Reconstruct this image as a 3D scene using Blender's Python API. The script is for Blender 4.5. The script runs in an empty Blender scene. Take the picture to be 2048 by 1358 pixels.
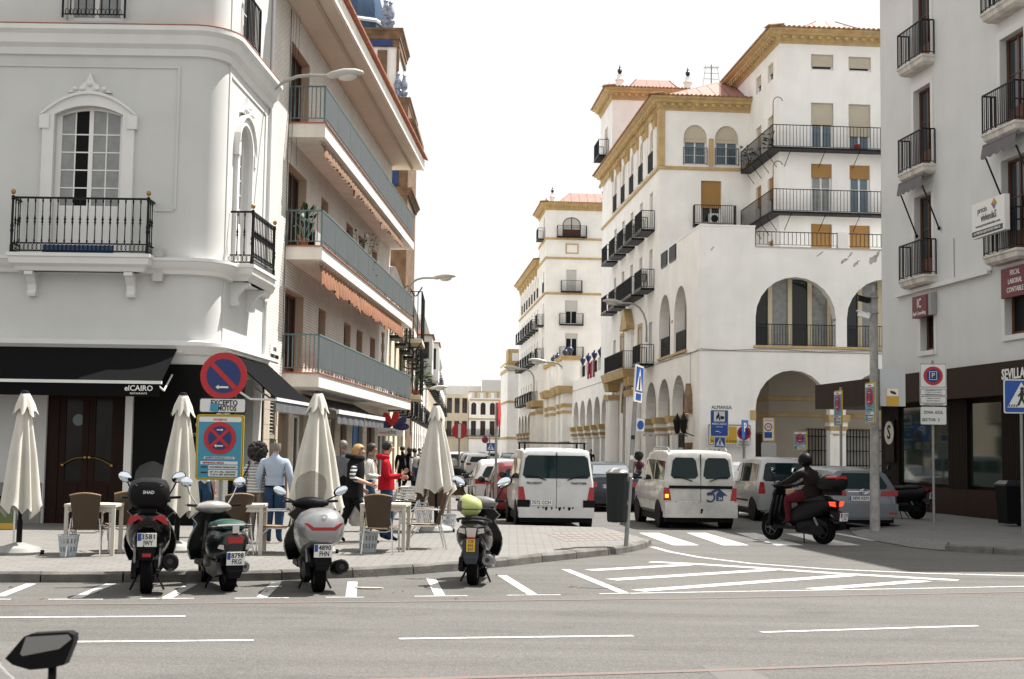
import bpy, math, random
from math import sin, cos, pi, radians, atan2, hypot, sqrt
from mathutils import Vector, Matrix
SC = bpy.context.scene
# ------------------------------------------------------------------ camera, sky, sun
F, H, ROLL = 2780., 1.78, .0145
PITCH = math.atan(219 / F)
cd = bpy.data.cameras.new('camera'); CAM = bpy.data.objects.new('camera', cd)
SC.collection.objects.link(CAM)
cd.sensor_width = 36; cd.lens = F / 2048 * 36; cd.clip_start = .1; cd.clip_end = 3000
CAM.matrix_world = Matrix.Translation((0, 0, H)) @ Matrix.Rotation(pi / 2 + PITCH, 4, 'X') @ Matrix.Rotation(ROLL, 4, 'Z')
cd.dof.use_dof = True; cd.dof.focus_distance = 26; cd.dof.aperture_fstop = 8
SC.camera = CAM
SUN = Vector((.45, .28, 1)).normalized()
W = bpy.data.worlds.new('World'); SC.world = W; W.use_nodes = True
nt = W.node_tree; nt.nodes.clear()
sky = nt.nodes.new('ShaderNodeTexSky'); sky.sky_type = 'NISHITA'; sky.sun_disc = False
sky.sun_elevation = math.asin(SUN.z); sky.sun_rotation = atan2(SUN.x, SUN.y)
sky.air_density = 1.2; sky.dust_density = 4.0; sky.ozone_density = .6
mx = nt.nodes.new('ShaderNodeMixRGB'); mx.inputs[0].default_value = .68   # thin bright cloud over the whole sky
mx.inputs[2].default_value = (9.5, 9.45, 9.3, 1)
nz = nt.nodes.new('ShaderNodeTexNoise'); nz.inputs['Scale'].default_value = 2.2; nz.inputs['Detail'].default_value = 5
mr = nt.nodes.new('ShaderNodeMapRange'); mr.inputs[3].default_value = .84; mr.inputs[4].default_value = .95
bg = nt.nodes.new('ShaderNodeBackground'); bg.inputs[1].default_value = .054
ow = nt.nodes.new('ShaderNodeOutputWorld')
nt.links.new(sky.outputs[0], mx.inputs[1]); nt.links.new(nz.outputs[0], mr.inputs[0]); nt.links.new(mr.outputs[0], mx.inputs[0])
nt.links.new(mx.outputs[0], bg.inputs[0]); nt.links.new(bg.outputs[0], ow.inputs[0])
sl = bpy.data.lights.new('sun', 'SUN'); sl.energy = 5.0; sl.angle = radians(.55); sl.color = (1, .96, .9)
so = bpy.data.objects.new('sun', sl); SC.collection.objects.link(so)
so.rotation_euler = (-SUN).to_track_quat('-Z', 'Y').to_euler(); so.location = (20, 10, 60)
SC.view_settings.view_transform = 'Standard'; SC.view_settings.look = 'None'
SC.view_settings.exposure = 1.12; SC.view_settings.gamma = 1
SC.cycles.max_bounces = 8; SC.cycles.diffuse_bounces = 4; SC.cycles.glossy_bounces = 3
SC.cycles.transparent_max_bounces = 8; SC.cycles.caustics_reflective = False; SC.cycles.caustics_refractive = False
# ------------------------------------------------------------------ pixel helpers
def ray(px, py):
    u, v = px - 1024, 679 - py
    c, s = cos(ROLL), sin(ROLL); u, v = u * c - v * s, u * s + v * c
    cp, sp = cos(PITCH), sin(PITCH)
    return (u, F * cp - v * sp, F * sp + v * cp)
def gp(px, py, z=0.):
    d = ray(px, py); t = (z - H) / d[2]; return (d[0] * t, d[1] * t)
def atY(px, py, Y):
    d = ray(px, py); t = Y / d[1]; return (d[0] * t, H + d[2] * t)
def online(px, py, P, D):
    d = ray(px, py); det = d[0] * (-D[1]) + d[1] * D[0]
    t = (P[0] * (-D[1]) + P[1] * D[0]) / det
    return ((t * d[0] - P[0]) * D[0] + (t * d[1] - P[1]) * D[1], H + d[2] * t)
def unit(a, b):
    l = hypot(a, b); return (a / l, b / l)
# ------------------------------------------------------------------ materials
MATS = {}
def lin(c):
    return tuple(((x / 12.92) if x <= .04045 else ((x + .055) / 1.055) ** 2.4) for x in c)
def mat(name, col, rough=.6, metal=0., var=0., vs=3., fine=0., fs=60., bump=0., bs=90., emit=None, alpha=1., spec=.5, trans=0., streak=0., coat=0., ior=1.45):
    """principled material; var = large blotches, streak = vertical rain streaks, fine = grain, bump = relief"""
    if name in MATS: return MATS[name]
    m = bpy.data.materials.new(name); m.use_nodes = True; MATS[name] = m
    n = m.node_tree.nodes; l = m.node_tree.links; b = n['Principled BSDF']
    b.inputs['Roughness'].default_value = rough; b.inputs['Metallic'].default_value = metal
    b.inputs['Specular IOR Level'].default_value = spec; b.inputs['IOR'].default_value = ior
    b.inputs['Transmission Weight'].default_value = trans; b.inputs['Coat Weight'].default_value = coat
    if alpha < 1: b.inputs['Alpha'].default_value = alpha
    c = tuple(col) + (1,)
    b.inputs['Base Color'].default_value = c
    if emit: b.inputs['Emission Color'].default_value = tuple(emit[:3]) + (1,); b.inputs['Emission Strength'].default_value = emit[3]
    src = None
    if var or fine or streak or bump:
        tc = n.new('ShaderNodeTexCoord')
    def noise(scale, detail, vec=None):
        q = n.new('ShaderNodeTexNoise'); q.inputs['Scale'].default_value = scale; q.inputs['Detail'].default_value = detail
        l.new(vec or tc.outputs['Object'], q.inputs['Vector']); return q.outputs['Fac']
    def mul(prev, fac, amp):
        r = n.new('ShaderNodeMapRange'); r.inputs[1].default_value = .3; r.inputs[2].default_value = .7
        r.inputs[3].default_value = 1 - amp; r.inputs[4].default_value = 1 + amp * .5; l.new(fac, r.inputs[0])
        x = n.new('ShaderNodeVectorMath'); x.operation = 'SCALE'
        if prev is None: x.inputs[0].default_value = c[:3]
        else: l.new(prev, x.inputs[0])
        l.new(r.outputs[0], x.inputs['Scale']); return x.outputs[0]
    if var: src = mul(src, noise(vs, 6), var)
    if streak:
        mp = n.new('ShaderNodeMapping'); mp.inputs['Scale'].default_value = (1, 1, .08); l.new(tc.outputs['Object'], mp.inputs[0])
        src = mul(src, noise(3.2, 7, mp.outputs[0]), streak)
    if fine: src = mul(src, noise(fs, 3), fine)
    if src is not None: l.new(src, b.inputs['Base Color'])
    if bump:
        bp = n.new('ShaderNodeBump'); bp.inputs['Strength'].default_value = bump; bp.inputs['Distance'].default_value = .01
        l.new(noise(bs, 4), bp.inputs['Height']); l.new(bp.outputs[0], b.inputs['Normal'])
    return m
def brickmat(name, c1, c2, mortar, w, h, msize, axes='xz', rough=.7, bump=.4, offset=.5, var=.1):
    """courses drawn in fine relief for joints too small to model"""
    m = bpy.data.materials.new(name); m.use_nodes = True; MATS[name] = m
    n = m.node_tree.nodes; l = m.node_tree.links; b = n['Principled BSDF']; b.inputs['Roughness'].default_value = rough
    tc = n.new('ShaderNodeTexCoord'); s = n.new('ShaderNodeSeparateXYZ'); k = n.new('ShaderNodeCombineXYZ')
    l.new(tc.outputs['Object'], s.inputs[0])
    l.new(s.outputs['XYZ'.index(axes[0].upper())], k.inputs[0]); l.new(s.outputs['XYZ'.index(axes[1].upper())], k.inputs[1])
    t = n.new('ShaderNodeTexBrick'); t.inputs['Scale'].default_value = 1; t.offset = offset
    t.inputs['Brick Width'].default_value = w; t.inputs['Row Height'].default_value = h; t.inputs['Mortar Size'].default_value = msize
    t.inputs['Color1'].default_value = tuple(c1) + (1,); t.inputs['Color2'].default_value = tuple(c2) + (1,); t.inputs['Mortar'].default_value = tuple(mortar) + (1,)
    l.new(k.outputs[0], t.inputs['Vector'])
    q = n.new('ShaderNodeTexNoise'); q.inputs['Scale'].default_value = 1.1; q.inputs['Detail'].default_value = 6; l.new(tc.outputs['Object'], q.inputs['Vector'])
    r = n.new('ShaderNodeMapRange'); r.inputs[1].default_value = .3; r.inputs[2].default_value = .7; r.inputs[3].default_value = 1 - var; r.inputs[4].default_value = 1 + var * .5
    l.new(q.outputs['Fac'], r.inputs[0])
    x = n.new('ShaderNodeVectorMath'); x.operation = 'SCALE'; l.new(t.outputs['Color'], x.inputs[0]); l.new(r.outputs[0], x.inputs['Scale'])
    l.new(x.outputs[0], b.inputs['Base Color'])
    bp = n.new('ShaderNodeBump'); bp.inputs['Strength'].default_value = bump; bp.inputs['Distance'].default_value = .01; bp.invert = True
    l.new(t.outputs['Fac'], bp.inputs['Height']); l.new(bp.outputs[0], b.inputs['Normal'])
    return m
# ------------------------------------------------------------------ mesh builder
class MB:
    def __init__(s): s.v = []; s.f = []; s.m = []; s.mi = 0; s.T = None
    def add(s, vs, fs):
        o = len(s.v)
        if s.T is not None: vs = [tuple(s.T @ Vector(p)) for p in vs]
        s.v += [tuple(p) for p in vs]; s.f += [tuple(i + o for i in f) for f in fs]; s.m += [s.mi] * len(fs); return s
    def quad(s, a, b, c, d): return s.add([a, b, c, d], [(0, 1, 2, 3)])
    def box(s, x0, x1, y0, y1, z0, z1):
        return s.add([(x, y, z) for z in (z0, z1) for y in (y0, y1) for x in (x0, x1)],
            [(0, 2, 3, 1), (4, 5, 7, 6), (0, 1, 5, 4), (2, 6, 7, 3), (0, 4, 6, 2), (1, 3, 7, 5)])
    def taper(s, x0, x1, y0, y1, z0, z1, dx, dy):   # box whose top is inset by dx, dy
        return s.add([(x0, y0, z0), (x1, y0, z0), (x0, y1, z0), (x1, y1, z0), (x0 + dx, y0 + dy, z1), (x1 - dx, y0 + dy, z1), (x0 + dx, y1 - dy, z1), (x1 - dx, y1 - dy, z1)],
            [(0, 2, 3, 1), (4, 5, 7, 6), (0, 1, 5, 4), (2, 6, 7, 3), (0, 4, 6, 2), (1, 3, 7, 5)])
    def rings(s, R, cap0=True, cap1=True, closed=True):
        n = len(R[0]); vs = [p for r in R for p in r]; fs = []
        for i in range(len(R) - 1):
            for j in range(n if closed else n - 1):
                k = (j + 1) % n; fs.append((i * n + j, i * n + k, (i + 1) * n + k, (i + 1) * n + j))
        if cap0: fs.append(tuple(range(n - 1, -1, -1)))
        if cap1: fs.append(tuple((len(R) - 1) * n + j for j in range(n)))
        return s.add(vs, fs)
    def cyl(s, a, b, r0, r1=None, n=10, caps=True):
        a, b = Vector(a), Vector(b); r1 = r0 if r1 is None else r1; d = (b - a).normalized()
        u = d.orthogonal().normalized(); w = d.cross(u)
        return s.rings([[p + (u * cos(2 * pi * i / n) + w * sin(2 * pi * i / n)) * r for i in range(n)] for p, r in ((a, r0), (b, r1))], caps, caps)
    def tube(s, pts, r, n=8, caps=True, rs=None):
        pts = [Vector(p) for p in pts]; R = []; u = None
        for i, p in enumerate(pts):
            d = (pts[min(i + 1, len(pts) - 1)] - pts[max(i - 1, 0)]).normalized()
            u = d.orthogonal().normalized() if u is None else (u - d * u.dot(d)).normalized()
            w = d.cross(u); q = rs[i] if rs else r
            R.append([p + (u * cos(2 * pi * j / n) + w * sin(2 * pi * j / n)) * q for j in range(n)])
        return s.rings(R, caps, caps)
    def lathe(s, prof, c=(0, 0, 0), n=12, axis='z', caps=True):
        R = []
        for r, z in prof:
            ring = []
            for i in range(n):
                a = 2 * pi * i / n; p = (r * cos(a), r * sin(a), z)
                if axis == 'y': p = (p[0], p[2], -p[1])
                if axis == 'x': p = (p[2], p[1], -p[0])
                ring.append((p[0] + c[0], p[1] + c[1], p[2] + c[2]))
            R.append(ring)
        return s.rings(R, caps, caps)
    def ell(s, c, rx, ry, rz, nu=12, nv=8, fn=None):
        R = []
        for j in range(1, nv):
            t = pi * j / nv; ring = []
            for i in range(nu):
                a = 2 * pi * i / nu; k = fn(a, t) if fn else 1
                ring.append((c[0] + rx * k * sin(t) * cos(a), c[1] + ry * k * sin(t) * sin(a), c[2] - rz * k * cos(t)))
            R.append(ring)
        o = len(s.v); s.rings(R, False, False); n0 = len(s.v)
        s.add([(c[0], c[1], c[2] - rz), (c[0], c[1], c[2] + rz)], [])
        for i in range(nu):
            k = (i + 1) % nu; s.f.append((n0, o + k, o + i)); s.m.append(s.mi)
            b = o + (nv - 2) * nu; s.f.append((n0 + 1, b + i, b + k)); s.m.append(s.mi)
        return s
    def prism(s, poly, d0, d1, axis='y'):
        """2-d outline extruded; axis = extrusion axis ('y': outline in x,z; 'z': in x,y; 'x': in y,z)"""
        g = {'y': lambda p, d: (p[0], d, p[1]), 'z': lambda p, d: (p[0], p[1], d), 'x': lambda p, d: (d, p[0], p[1])}[axis]
        return s.rings([[g(p, d0) for p in poly], [g(p, d1) for p in poly]])
    def sweep(s, path, prof, closed=False):
        """profile (out, z) carried along a plan path; out is to the right of travel"""
        R = []; n = len(path)
        for i, p in enumerate(path):
            a = path[i - 1] if (i or closed) else None; b = path[(i + 1) % n] if (i < n - 1 or closed) else None
            ds = []
            if a is not None: ds.append(unit(p[0] - a[0], p[1] - a[1]))
            if b is not None: ds.append(unit(b[0] - p[0], b[1] - p[1]))
            ns = [(d[1], -d[0]) for d in ds]
            m = unit(sum(q[0] for q in ns), sum(q[1] for q in ns)); k = 1 / max(.3, m[0] * ns[0][0] + m[1] * ns[0][1])
            R.append([(p[0] + m[0] * o * k, p[1] + m[1] * o * k, z) for o, z in prof])
        if closed: R.append(R[0])
        return s.rings(R, not closed, not closed)
    def build(s, name, mats, parent=None, smooth=False, loc=None, rot=None, label=None, kind=None):
        me = bpy.data.meshes.new(name); me.from_pydata(s.v, [], s.f)
        mats = mats if isinstance(mats, (list, tuple)) else [mats]
        for m in mats: me.materials.append(m)
        if len(mats) > 1: me.polygons.foreach_set('material_index', s.m)
        fixn(me)
        if smooth:
            me.polygons.foreach_set('use_smooth', [True] * len(me.polygons))
            me.set_sharp_from_angle(angle=smooth if smooth is not True else .7)
        return obj(name, me, parent, loc, rot, label, kind)
import bmesh
def fixn(me):
    bm = bmesh.new(); bm.from_mesh(me); bmesh.ops.remove_doubles(bm, verts=bm.verts, dist=.0004)
    bmesh.ops.recalc_face_normals(bm, faces=bm.faces); bm.to_mesh(me); bm.free()
def obj(name, me, parent=None, loc=None, rot=None, label=None, kind=None):
    o = bpy.data.objects.new(name, me); SC.collection.objects.link(o)
    if parent is not None: o.parent = parent
    if loc is not None: o.location = loc
    if rot is not None: o.rotation_euler = (0, 0, rot) if isinstance(rot, (int, float)) else rot
    if label: o['label'] = label
    if kind: o['kind'] = kind
    return o
def thing(name, label, cat, loc=(0, 0, 0), rotz=0., group=None):
    o = bpy.data.objects.new(name, None); SC.collection.objects.link(o); o.empty_display_size = .2
    o.location = loc if len(loc) == 3 else (loc[0], loc[1], 0); o.rotation_euler = (0, 0, rotz) if isinstance(rotz, (int, float)) else rotz
    o['label'] = label; o['category'] = cat
    if group: o['group'] = group
    return o
def tag(o, label, cat, group=None):
    o['label'] = label; o['category'] = cat
    if group: o['group'] = group
    return o
def copy_tree(o, parent=None):
    c = o.copy(); SC.collection.objects.link(c); c.parent = parent
    for ch in o.children: copy_tree(ch, c)
    return c
def text_mesh(txt, size, depth=.004, align='CENTER', bold=0.):
    cu = bpy.data.curves.new('lettering', 'FONT'); cu.body = txt; cu.size = size; cu.extrude = depth; cu.offset = bold
    cu.align_x = align; cu.align_y = 'CENTER'; cu.resolution_u = 2
    t = bpy.data.objects.new('lettering', cu); SC.collection.objects.link(t)
    me = bpy.data.meshes.new_from_object(t); bpy.data.objects.remove(t); bpy.data.curves.remove(cu)
    me.name = 'lettering'; return me
def text(txt, size, m, parent, loc, rot=(pi / 2, 0, 0), sx=1., depth=.004, align='CENTER', bold=0., name='lettering', width=None):
    """raised lettering; lies in the parent's x-z plane facing -y unless turned; width fits it to a length"""
    me = text_mesh(txt, size, depth, align, bold)
    if width:
        xs = [v.co.x for v in me.vertices]; w = max(xs) - min(xs); sx = width / w
    for v in me.vertices: v.co.x *= sx
    me.materials.append(m); return obj(name, me, parent, loc, rot)
# ------------------------------------------------------------------ walls with openings
def arc_pts(x0, x1, zs, zt, n=12):
    """points of an arch from (x0,zs) over the apex zt to (x1,zs)"""
    c = (x0 + x1) / 2; a = (x1 - x0) / 2
    if zt - zs < .6 * a: return [(c + a * (2 * i / n - 1), zs + (zt - zs) * (1 - (2 * i / n - 1) ** 2)) for i in range(n + 1)]
    return [(c - a * cos(pi * i / n), zs + (zt - zs) * sin(pi * i / n)) for i in range(n + 1)]
def wallbm(mb, x0, x1, z0, z1, holes, y=0., rev=.25, P=None):
    """flat wall at local y with openings; holes: (x0,x1,z0,z1[,spring]) ; with spring the head is an arch from spring to z1; rev = reveal depth"""
    P = P or (lambda x, yy, z: (x, yy, z))
    xs = sorted({x0, x1, *[h[i] for h in holes for i in (0, 1)]}); zs = sorted({z0, z1, *[h[i] for h in holes for i in (2, 3)]})
    xs = [x for x in xs if x0 <= x <= x1]; zs = [z for z in zs if z0 <= z <= z1]
    for i in range(len(xs) - 1):
        for j in range(len(zs) - 1):
            cx, cz = (xs[i] + xs[i + 1]) / 2, (zs[j] + zs[j + 1]) / 2
            if any(h[0] < cx < h[1] and h[2] < cz < h[3] for h in holes): continue
            mb.quad(P(xs[i], y, zs[j]), P(xs[i + 1], y, zs[j]), P(xs[i + 1], y, zs[j + 1]), P(xs[i], y, zs[j + 1]))
    for h in holes:
        a, b, c, d = h[:4]
        if len(h) > 4 and h[4] is not None:
            pts = arc_pts(a, b, h[4], d); n = len(pts) // 2
            o = len(mb.v)
            for q, cor in ((pts[:n + 1], (a, d)), (pts[n:], (b, d))):
                for i in range(len(q) - 1):
                    if abs(q[i][0] - q[i + 1][0]) + abs(q[i][1] - q[i + 1][1]) > 1e-5:
                        mb.add([P(cor[0], y, cor[1]), P(q[i][0], y, q[i][1]), P(q[i + 1][0], y, q[i + 1][1])], [(0, 1, 2)])
            loop = [(a, c)] + pts + [(b, c)]
        else: loop = [(a, c), (a, d), (b, d), (b, c)]
        for i in range(len(loop)):
            p, q = loop[i], loop[(i + 1) % len(loop)]
            mb.quad(P(p[0], y, p[1]), P(q[0], y, q[1]), P(q[0], y + rev, q[1]), P(p[0], y + rev, p[1]))
    return mb
def railing(mb, a, b, z0, z1, gap=.13, t=.016, foot=.06):
    """straight iron railing between plan points a and b"""
    a, b = Vector((a[0], a[1], 0)), Vector((b[0], b[1], 0)); L = (b - a).length; n = max(2, round(L / gap))
    d = (b - a).normalized(); w = Vector((-d.y, d.x, 0))
    def bar(p, q, h0, h1, th):
        c = [p - w * th, p + w * th, q - w * th, q + w * th]
        mb.add([(k.x, k.y, h) for h in (h0, h1) for k in c], [(0, 1, 3, 2), (4, 6, 7, 5), (0, 2, 6, 4), (1, 5, 7, 3), (0, 4, 5, 1), (2, 3, 7, 6)])
    bar(a, b, z1 - .035, z1, .02); bar(a, b, z0 + foot, z0 + foot + .02, .014)
    for i in range(n + 1):
        p = a + (b - a) * i / n; th = t if i in (0, n) else t * .6
        h0 = z0 if i in (0, n) else z0 + foot
        q0 = p - d * th; q1 = p + d * th
        bar(q0, q1, h0, z1 - .03, th)
    return mb
# ------------------------------------------------------------------ shared materials
R_ = random.Random(7)
def roadmat(name, col):
    m = mat(name, col, .88, var=.1, vs=.3, fine=.5, fs=48, bump=.5, bs=120); n = m.node_tree.nodes; l = m.node_tree.links; p = n['Principled BSDF']; src = p.inputs['Base Color'].links[0].from_socket; tc = n.new('ShaderNodeTexCoord')
    for sc, lo, hi, amp in (((.1, 1.6, 1), .42, .7, .22), ((.7, .9, 1), .55, .75, .28), ((14, 14, 1), .35, .75, .3)):
        mp = n.new('ShaderNodeMapping'); mp.inputs['Scale'].default_value = sc; l.new(tc.outputs['Object'], mp.inputs[0]); q = n.new('ShaderNodeTexNoise'); q.inputs['Scale'].default_value = 1; q.inputs['Detail'].default_value = 8; q.inputs['Roughness'].default_value = .65; l.new(mp.outputs[0], q.inputs['Vector'])
        r = n.new('ShaderNodeMapRange'); r.inputs[1].default_value = lo; r.inputs[2].default_value = hi; r.inputs[3].default_value = 1 + amp * .3; r.inputs[4].default_value = 1 - amp; l.new(q.outputs['Fac'], r.inputs[0]); x = n.new('ShaderNodeVectorMath'); x.operation = 'SCALE'; l.new(src, x.inputs[0]); l.new(r.outputs[0], x.inputs['Scale']); src = x.outputs[0]
    l.new(src, p.inputs['Base Color']); return m
m_asphalt = roadmat('asphalt', (.109, .105, .097))
m_pave = brickmat('paving', (.168, .16, .148), (.145, .139, .13), (.105, .1, .094), .3, .2, .012, 'xy', .8, .35)
m_kerb = mat('kerb_granite', (.135, .128, .115), .8, var=.5, vs=3, fine=.2, fs=60, bump=.6, bs=30)
def wornpaint(name, c, under, lo=.36, hi=.46):
    m = mat(name, c, .75, var=.12, vs=4, fine=.15, fs=45); n = m.node_tree.nodes; l = m.node_tree.links; p = n['Principled BSDF']; src = p.inputs['Base Color'].links[0].from_socket; tc = n.new('ShaderNodeTexCoord'); q = n.new('ShaderNodeTexNoise'); q.inputs['Scale'].default_value = 9; q.inputs['Detail'].default_value = 9; q.inputs['Roughness'].default_value = .75; l.new(tc.outputs['Object'], q.inputs['Vector'])
    r = n.new('ShaderNodeMapRange'); r.inputs[1].default_value = lo; r.inputs[2].default_value = hi; l.new(q.outputs['Fac'], r.inputs[0]); x = n.new('ShaderNodeMixRGB'); x.inputs[1].default_value = under + (1,); l.new(r.outputs[0], x.inputs[0]); l.new(src, x.inputs[2]); l.new(x.outputs[0], p.inputs['Base Color']); return m
m_paint = wornpaint('road_paint', (.52, .515, .5), (.13, .125, .117))
m_redline = wornpaint('worn_red_line', (.19, .105, .09), (.11, .106, .098), .42, .62)
m_patch = mat('asphalt_patch', (.117, .113, .105), .85, var=.1, vs=.8, fine=.3, fs=60, bump=.4, bs=120)
def ngon(pts, z): return [(p[0], p[1], z) for p in pts]
def structure(o): o['kind'] = 'structure'; return o
mb = MB(); mb.quad((-420, -40, 0), (420, -40, 0), (420, 900, 0), (-420, 900, 0))
road = structure(mb.build('road', m_asphalt))
def mark(px, m=m_paint, z=.004, name='lane_marking'):
    pts = [gp(*p) for p in px]; mb = MB(); mb.add(ngon(pts, z), [tuple(range(len(pts)))]); return mb.build(name, m, road)
def stroke(px, w, m=m_paint, z=.004, name='lane_marking', world=False):
    pts = [Vector(p if world else gp(*p)) for p in px]; L, Rr = [], []
    for i, p in enumerate(pts):
        d = (pts[min(i + 1, len(pts) - 1)] - pts[max(i - 1, 0)]).normalized(); n = Vector((-d.y, d.x)) * w / 2
        L.append(p + n); Rr.append(p - n)
    mb = MB(); mb.add([(p.x, p.y, z) for p in L + Rr], [(i, i + 1, len(pts) + i + 1, len(pts) + i) for i in range(len(pts) - 1)])
    return mb.build(name, m, road)
# long faint red lines and lane dashes across the avenue
stroke([(-200, 1211), (300, 1208), (860, 1203), (1400, 1197), (2048, 1184), (2300, 1178)], .1, m_redline)
stroke([(-200, 1372), (500, 1366), (900, 1357), (1400, 1342), (2048, 1318), (2300, 1308)], .11, m_redline)
for a, b in (((-120, 1236), (371, 1233)), ((60, 1285), (507, 1281)), ((798, 1278), (1266, 1272)), ((1522, 1265), (1955, 1252))): stroke([a, b], .09)
for a, b in (((-30, 1199), (22, 1199)), ((97, 1199), (206, 1199)), ((280, 1198), (388, 1197)), ((469, 1197), (578, 1196)), ((651, 1195), (728, 1195)), ((829, 1193), (935, 1192)), ((1014, 1191), (1121, 1190))): stroke([a, b], .06)
stroke([(1199, 1188), (1500, 1183), (1800, 1178), (2048, 1173), (2300, 1168)], .07)
for a, b in (((-2, 1193), (62, 1168)), ((150, 1197), (222, 1168)), ((334, 1196), (386, 1168)), ((524, 1195), (553, 1166)), ((702, 1194), (705, 1164)), ((880, 1192), (862, 1157)), ((1064, 1189), (1004, 1151)), ((1250, 1187), (1131, 1139))): stroke([a, b], .13)
# hatched wedge, its edge lines and the crossing
stroke([(1304, 1094), (1340, 1104), (1400, 1115), (1500, 1127), (1650, 1138), (1850, 1147), (2048, 1152), (2300, 1157)], .12)
stroke([(1300, 1124), (1385, 1128), (1500, 1135), (1670, 1147), (1916, 1161)], .26)
for a, b in (((1179, 1141), (1376, 1130)), ((1222, 1160), (1544, 1140)), ((1275, 1182), (1700, 1151)), ((1625, 1179), (1850, 1162))): stroke([a, b], .26, z=.0045)
for q in ([(1278, 1066), (1318, 1066), (1399, 1091), (1346, 1091)], [(1373, 1066), (1411, 1066), (1498, 1091), (1446, 1091)], [(1472, 1066), (1510, 1066), (1608, 1091), (1553, 1091)], [(1571, 1067), (1610, 1068), (1722, 1091), (1660, 1091)]): mark(q, name='crossing_stripe')
stroke([(1672, 1067), (1747, 1081), (1840, 1091)], .16); stroke([(1864, 1094), (2048, 1107), (2300, 1122)], .09)
mark([(1400, 1330), (1490, 1334), (1540, 1358), (1480, 1400), (1440, 1362)], m_patch, .002, 'asphalt_patch')
# ------------------------------------------------------------------ pavements
def offset(path, d):
    out = []
    for i, p in enumerate(path):
        a = path[max(i - 1, 0)]; b = path[min(i + 1, len(path) - 1)]; t = unit(b[0] - a[0], b[1] - a[1])
        out.append((p[0] - t[1] * d, p[1] + t[0] * d))
    return out
def resample(path, step):
    pts = [Vector(p) for p in path]; out = [pts[0]]; acc = 0.
    for a, b in zip(pts, pts[1:]):
        L = (b - a).length; u = 0.
        while acc + (L - u) >= step:
            u += step - acc; acc = 0.; out.append(a + (b - a) * (u / L))
        acc += L - u
    return out
def kerb(parent, path, h=.13, w=.16, step=1.0, seed=1):
    rr = random.Random(seed); pts = resample(path, step)
    for a, b in zip(pts, pts[1:]):
        d = (b - a).normalized(); n = Vector((-d.y, d.x)); L = (b - a).length - .012 - rr.random() * .012; mb = MB()
        j = lambda s: (rr.random() - .5) * s
        hh = h + j(.012)
        pr = [(0 + j(.01), -.02), (.004 + j(.012), hh - .03), (.03, hh), (w, hh), (w, -.02)]
        pr2 = [(p[0] + j(.012), p[1] + (j(.012) if 0 < i < 3 else 0)) for i, p in enumerate(pr)]
        mb.rings([[(p[0], x, p[1]) for p in q] for x, q in ((0, pr), (L * .5, pr2), (L, pr))])
        ang = atan2(d.y, d.x) - pi / 2
        mb.T = None
        o = mb.build('kerb_stone', m_kerb, parent, loc=(a.x, a.y, 0), rot=(0, 0, ang))
        o.data.transform(Matrix.Diagonal((-1, 1, 1, 1))); o.data.flip_normals()
KL = [gp(*p) for p in ((-260, 1166), (0, 1165), (200, 1165), (420, 1164), (600, 1160), (750, 1154), (900, 1144), (1000, 1135), (1100, 1123), (1200, 1113), (1255, 1106))]
ear = [gp(1292, 1097), gp(1303, 1089), gp(1298, 1080, .1), gp(1262, 1069, .1), gp(1218, 1058, .1)]
back = [(1.1, 30.35), (-.35, 30.6), (-.55, 32.2), (-1.9, 56), (-3.9, 90), (-9.2, 232)]
pl = KL + ear + back
structure_l = MB(); inner = offset(KL, .15) + [(p[0] - .12, p[1] + .02) for p in ear] + back
poly = inner + [(-70, 232), (-70, inner[0][1])]
structure_l.add(ngon(poly, .13), [tuple(range(len(poly)))])
n0 = len(inner)
structure_l.rings([ngon(inner, .13), ngon(inner, -.02)], False, False, False)
pave_l = structure(structure_l.build('pavement_left', m_pave))
kerb(pave_l, KL + ear[:2], step=1.02, seed=3)
kerb(pave_l, ear[1:] + back[:1], h=.11, step=.8, seed=5)
kerb(pave_l, [(back[1][0] + .14, back[1][1]), (back[2][0] + .14, back[2][1]), (back[3][0] + .14, back[3][1])], step=1.1, seed=6)
# ramp of tactile tiles on the corner
mt = mat('tactile_tile', (.185, .162, .15), .8, var=.12, vs=4)
rp = [gp(*p, .13) for p in ((1085, 1066), (1235, 1064), (1262, 1080), (1130, 1083))]
ct = MB()
for i in range(9):
    for j in range(4):
        def P(u, v):
            a = Vector(rp[0]).lerp(Vector(rp[1]), u); b = Vector(rp[3]).lerp(Vector(rp[2]), u); q = a.lerp(b, v); return (q.x, q.y)
        u0, u1, v0, v1 = i / 9 + .006, (i + 1) / 9 - .006, j / 4 + .012, (j + 1) / 4 - .012
        c = [P(u0, v0), P(u1, v0), P(u1, v1), P(u0, v1)]
        ct.rings([ngon(c, .128), ngon(c, .134)])
ct.build('tactile_tiles', mt, pave_l, kind='stuff')
KR = [gp(*p) for p in ((1716, 1074), (1760, 1084), (1820, 1095), (1890, 1102))]
KR2 = [gp(*p) for p in ((1890, 1102), (1960, 1107), (2048, 1111), (2200, 1116), (2420, 1118))]
rt = [(7.9, 46.4), (8.35, 40.5), (9.3, 33.2)] + [gp(1700, 1064)]
outer = rt + KR
inr = [(8.1, 46.6), (8.6, 40.5), (9.6, 33.2), (9.3, 30.6)] + [(p[0] + .35, p[1] + .9) for p in KR]
mb = MB(); k2 = offset(KR2, .15)
poly = inr[:-1] + [inr[-1]] + k2 + [(60, k2[-1][1]), (60, 52)]
mb.add(ngon(poly, .12), [tuple(range(len(poly)))])
mb.rings([[(p[0], p[1], .012 if i > 2 else .1) for i, p in enumerate(outer)], ngon(inr, .12)], False, False, False)
mb.rings([ngon(outer[:4], .1), ngon(outer[:4], -.02)], False, False, False)
m_pave2 = brickmat('paving_grey', (.15, .148, .145), (.13, .129, .127), (.09, .088, .086), .3, .2, .012, 'xy', .8, .35)
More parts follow.
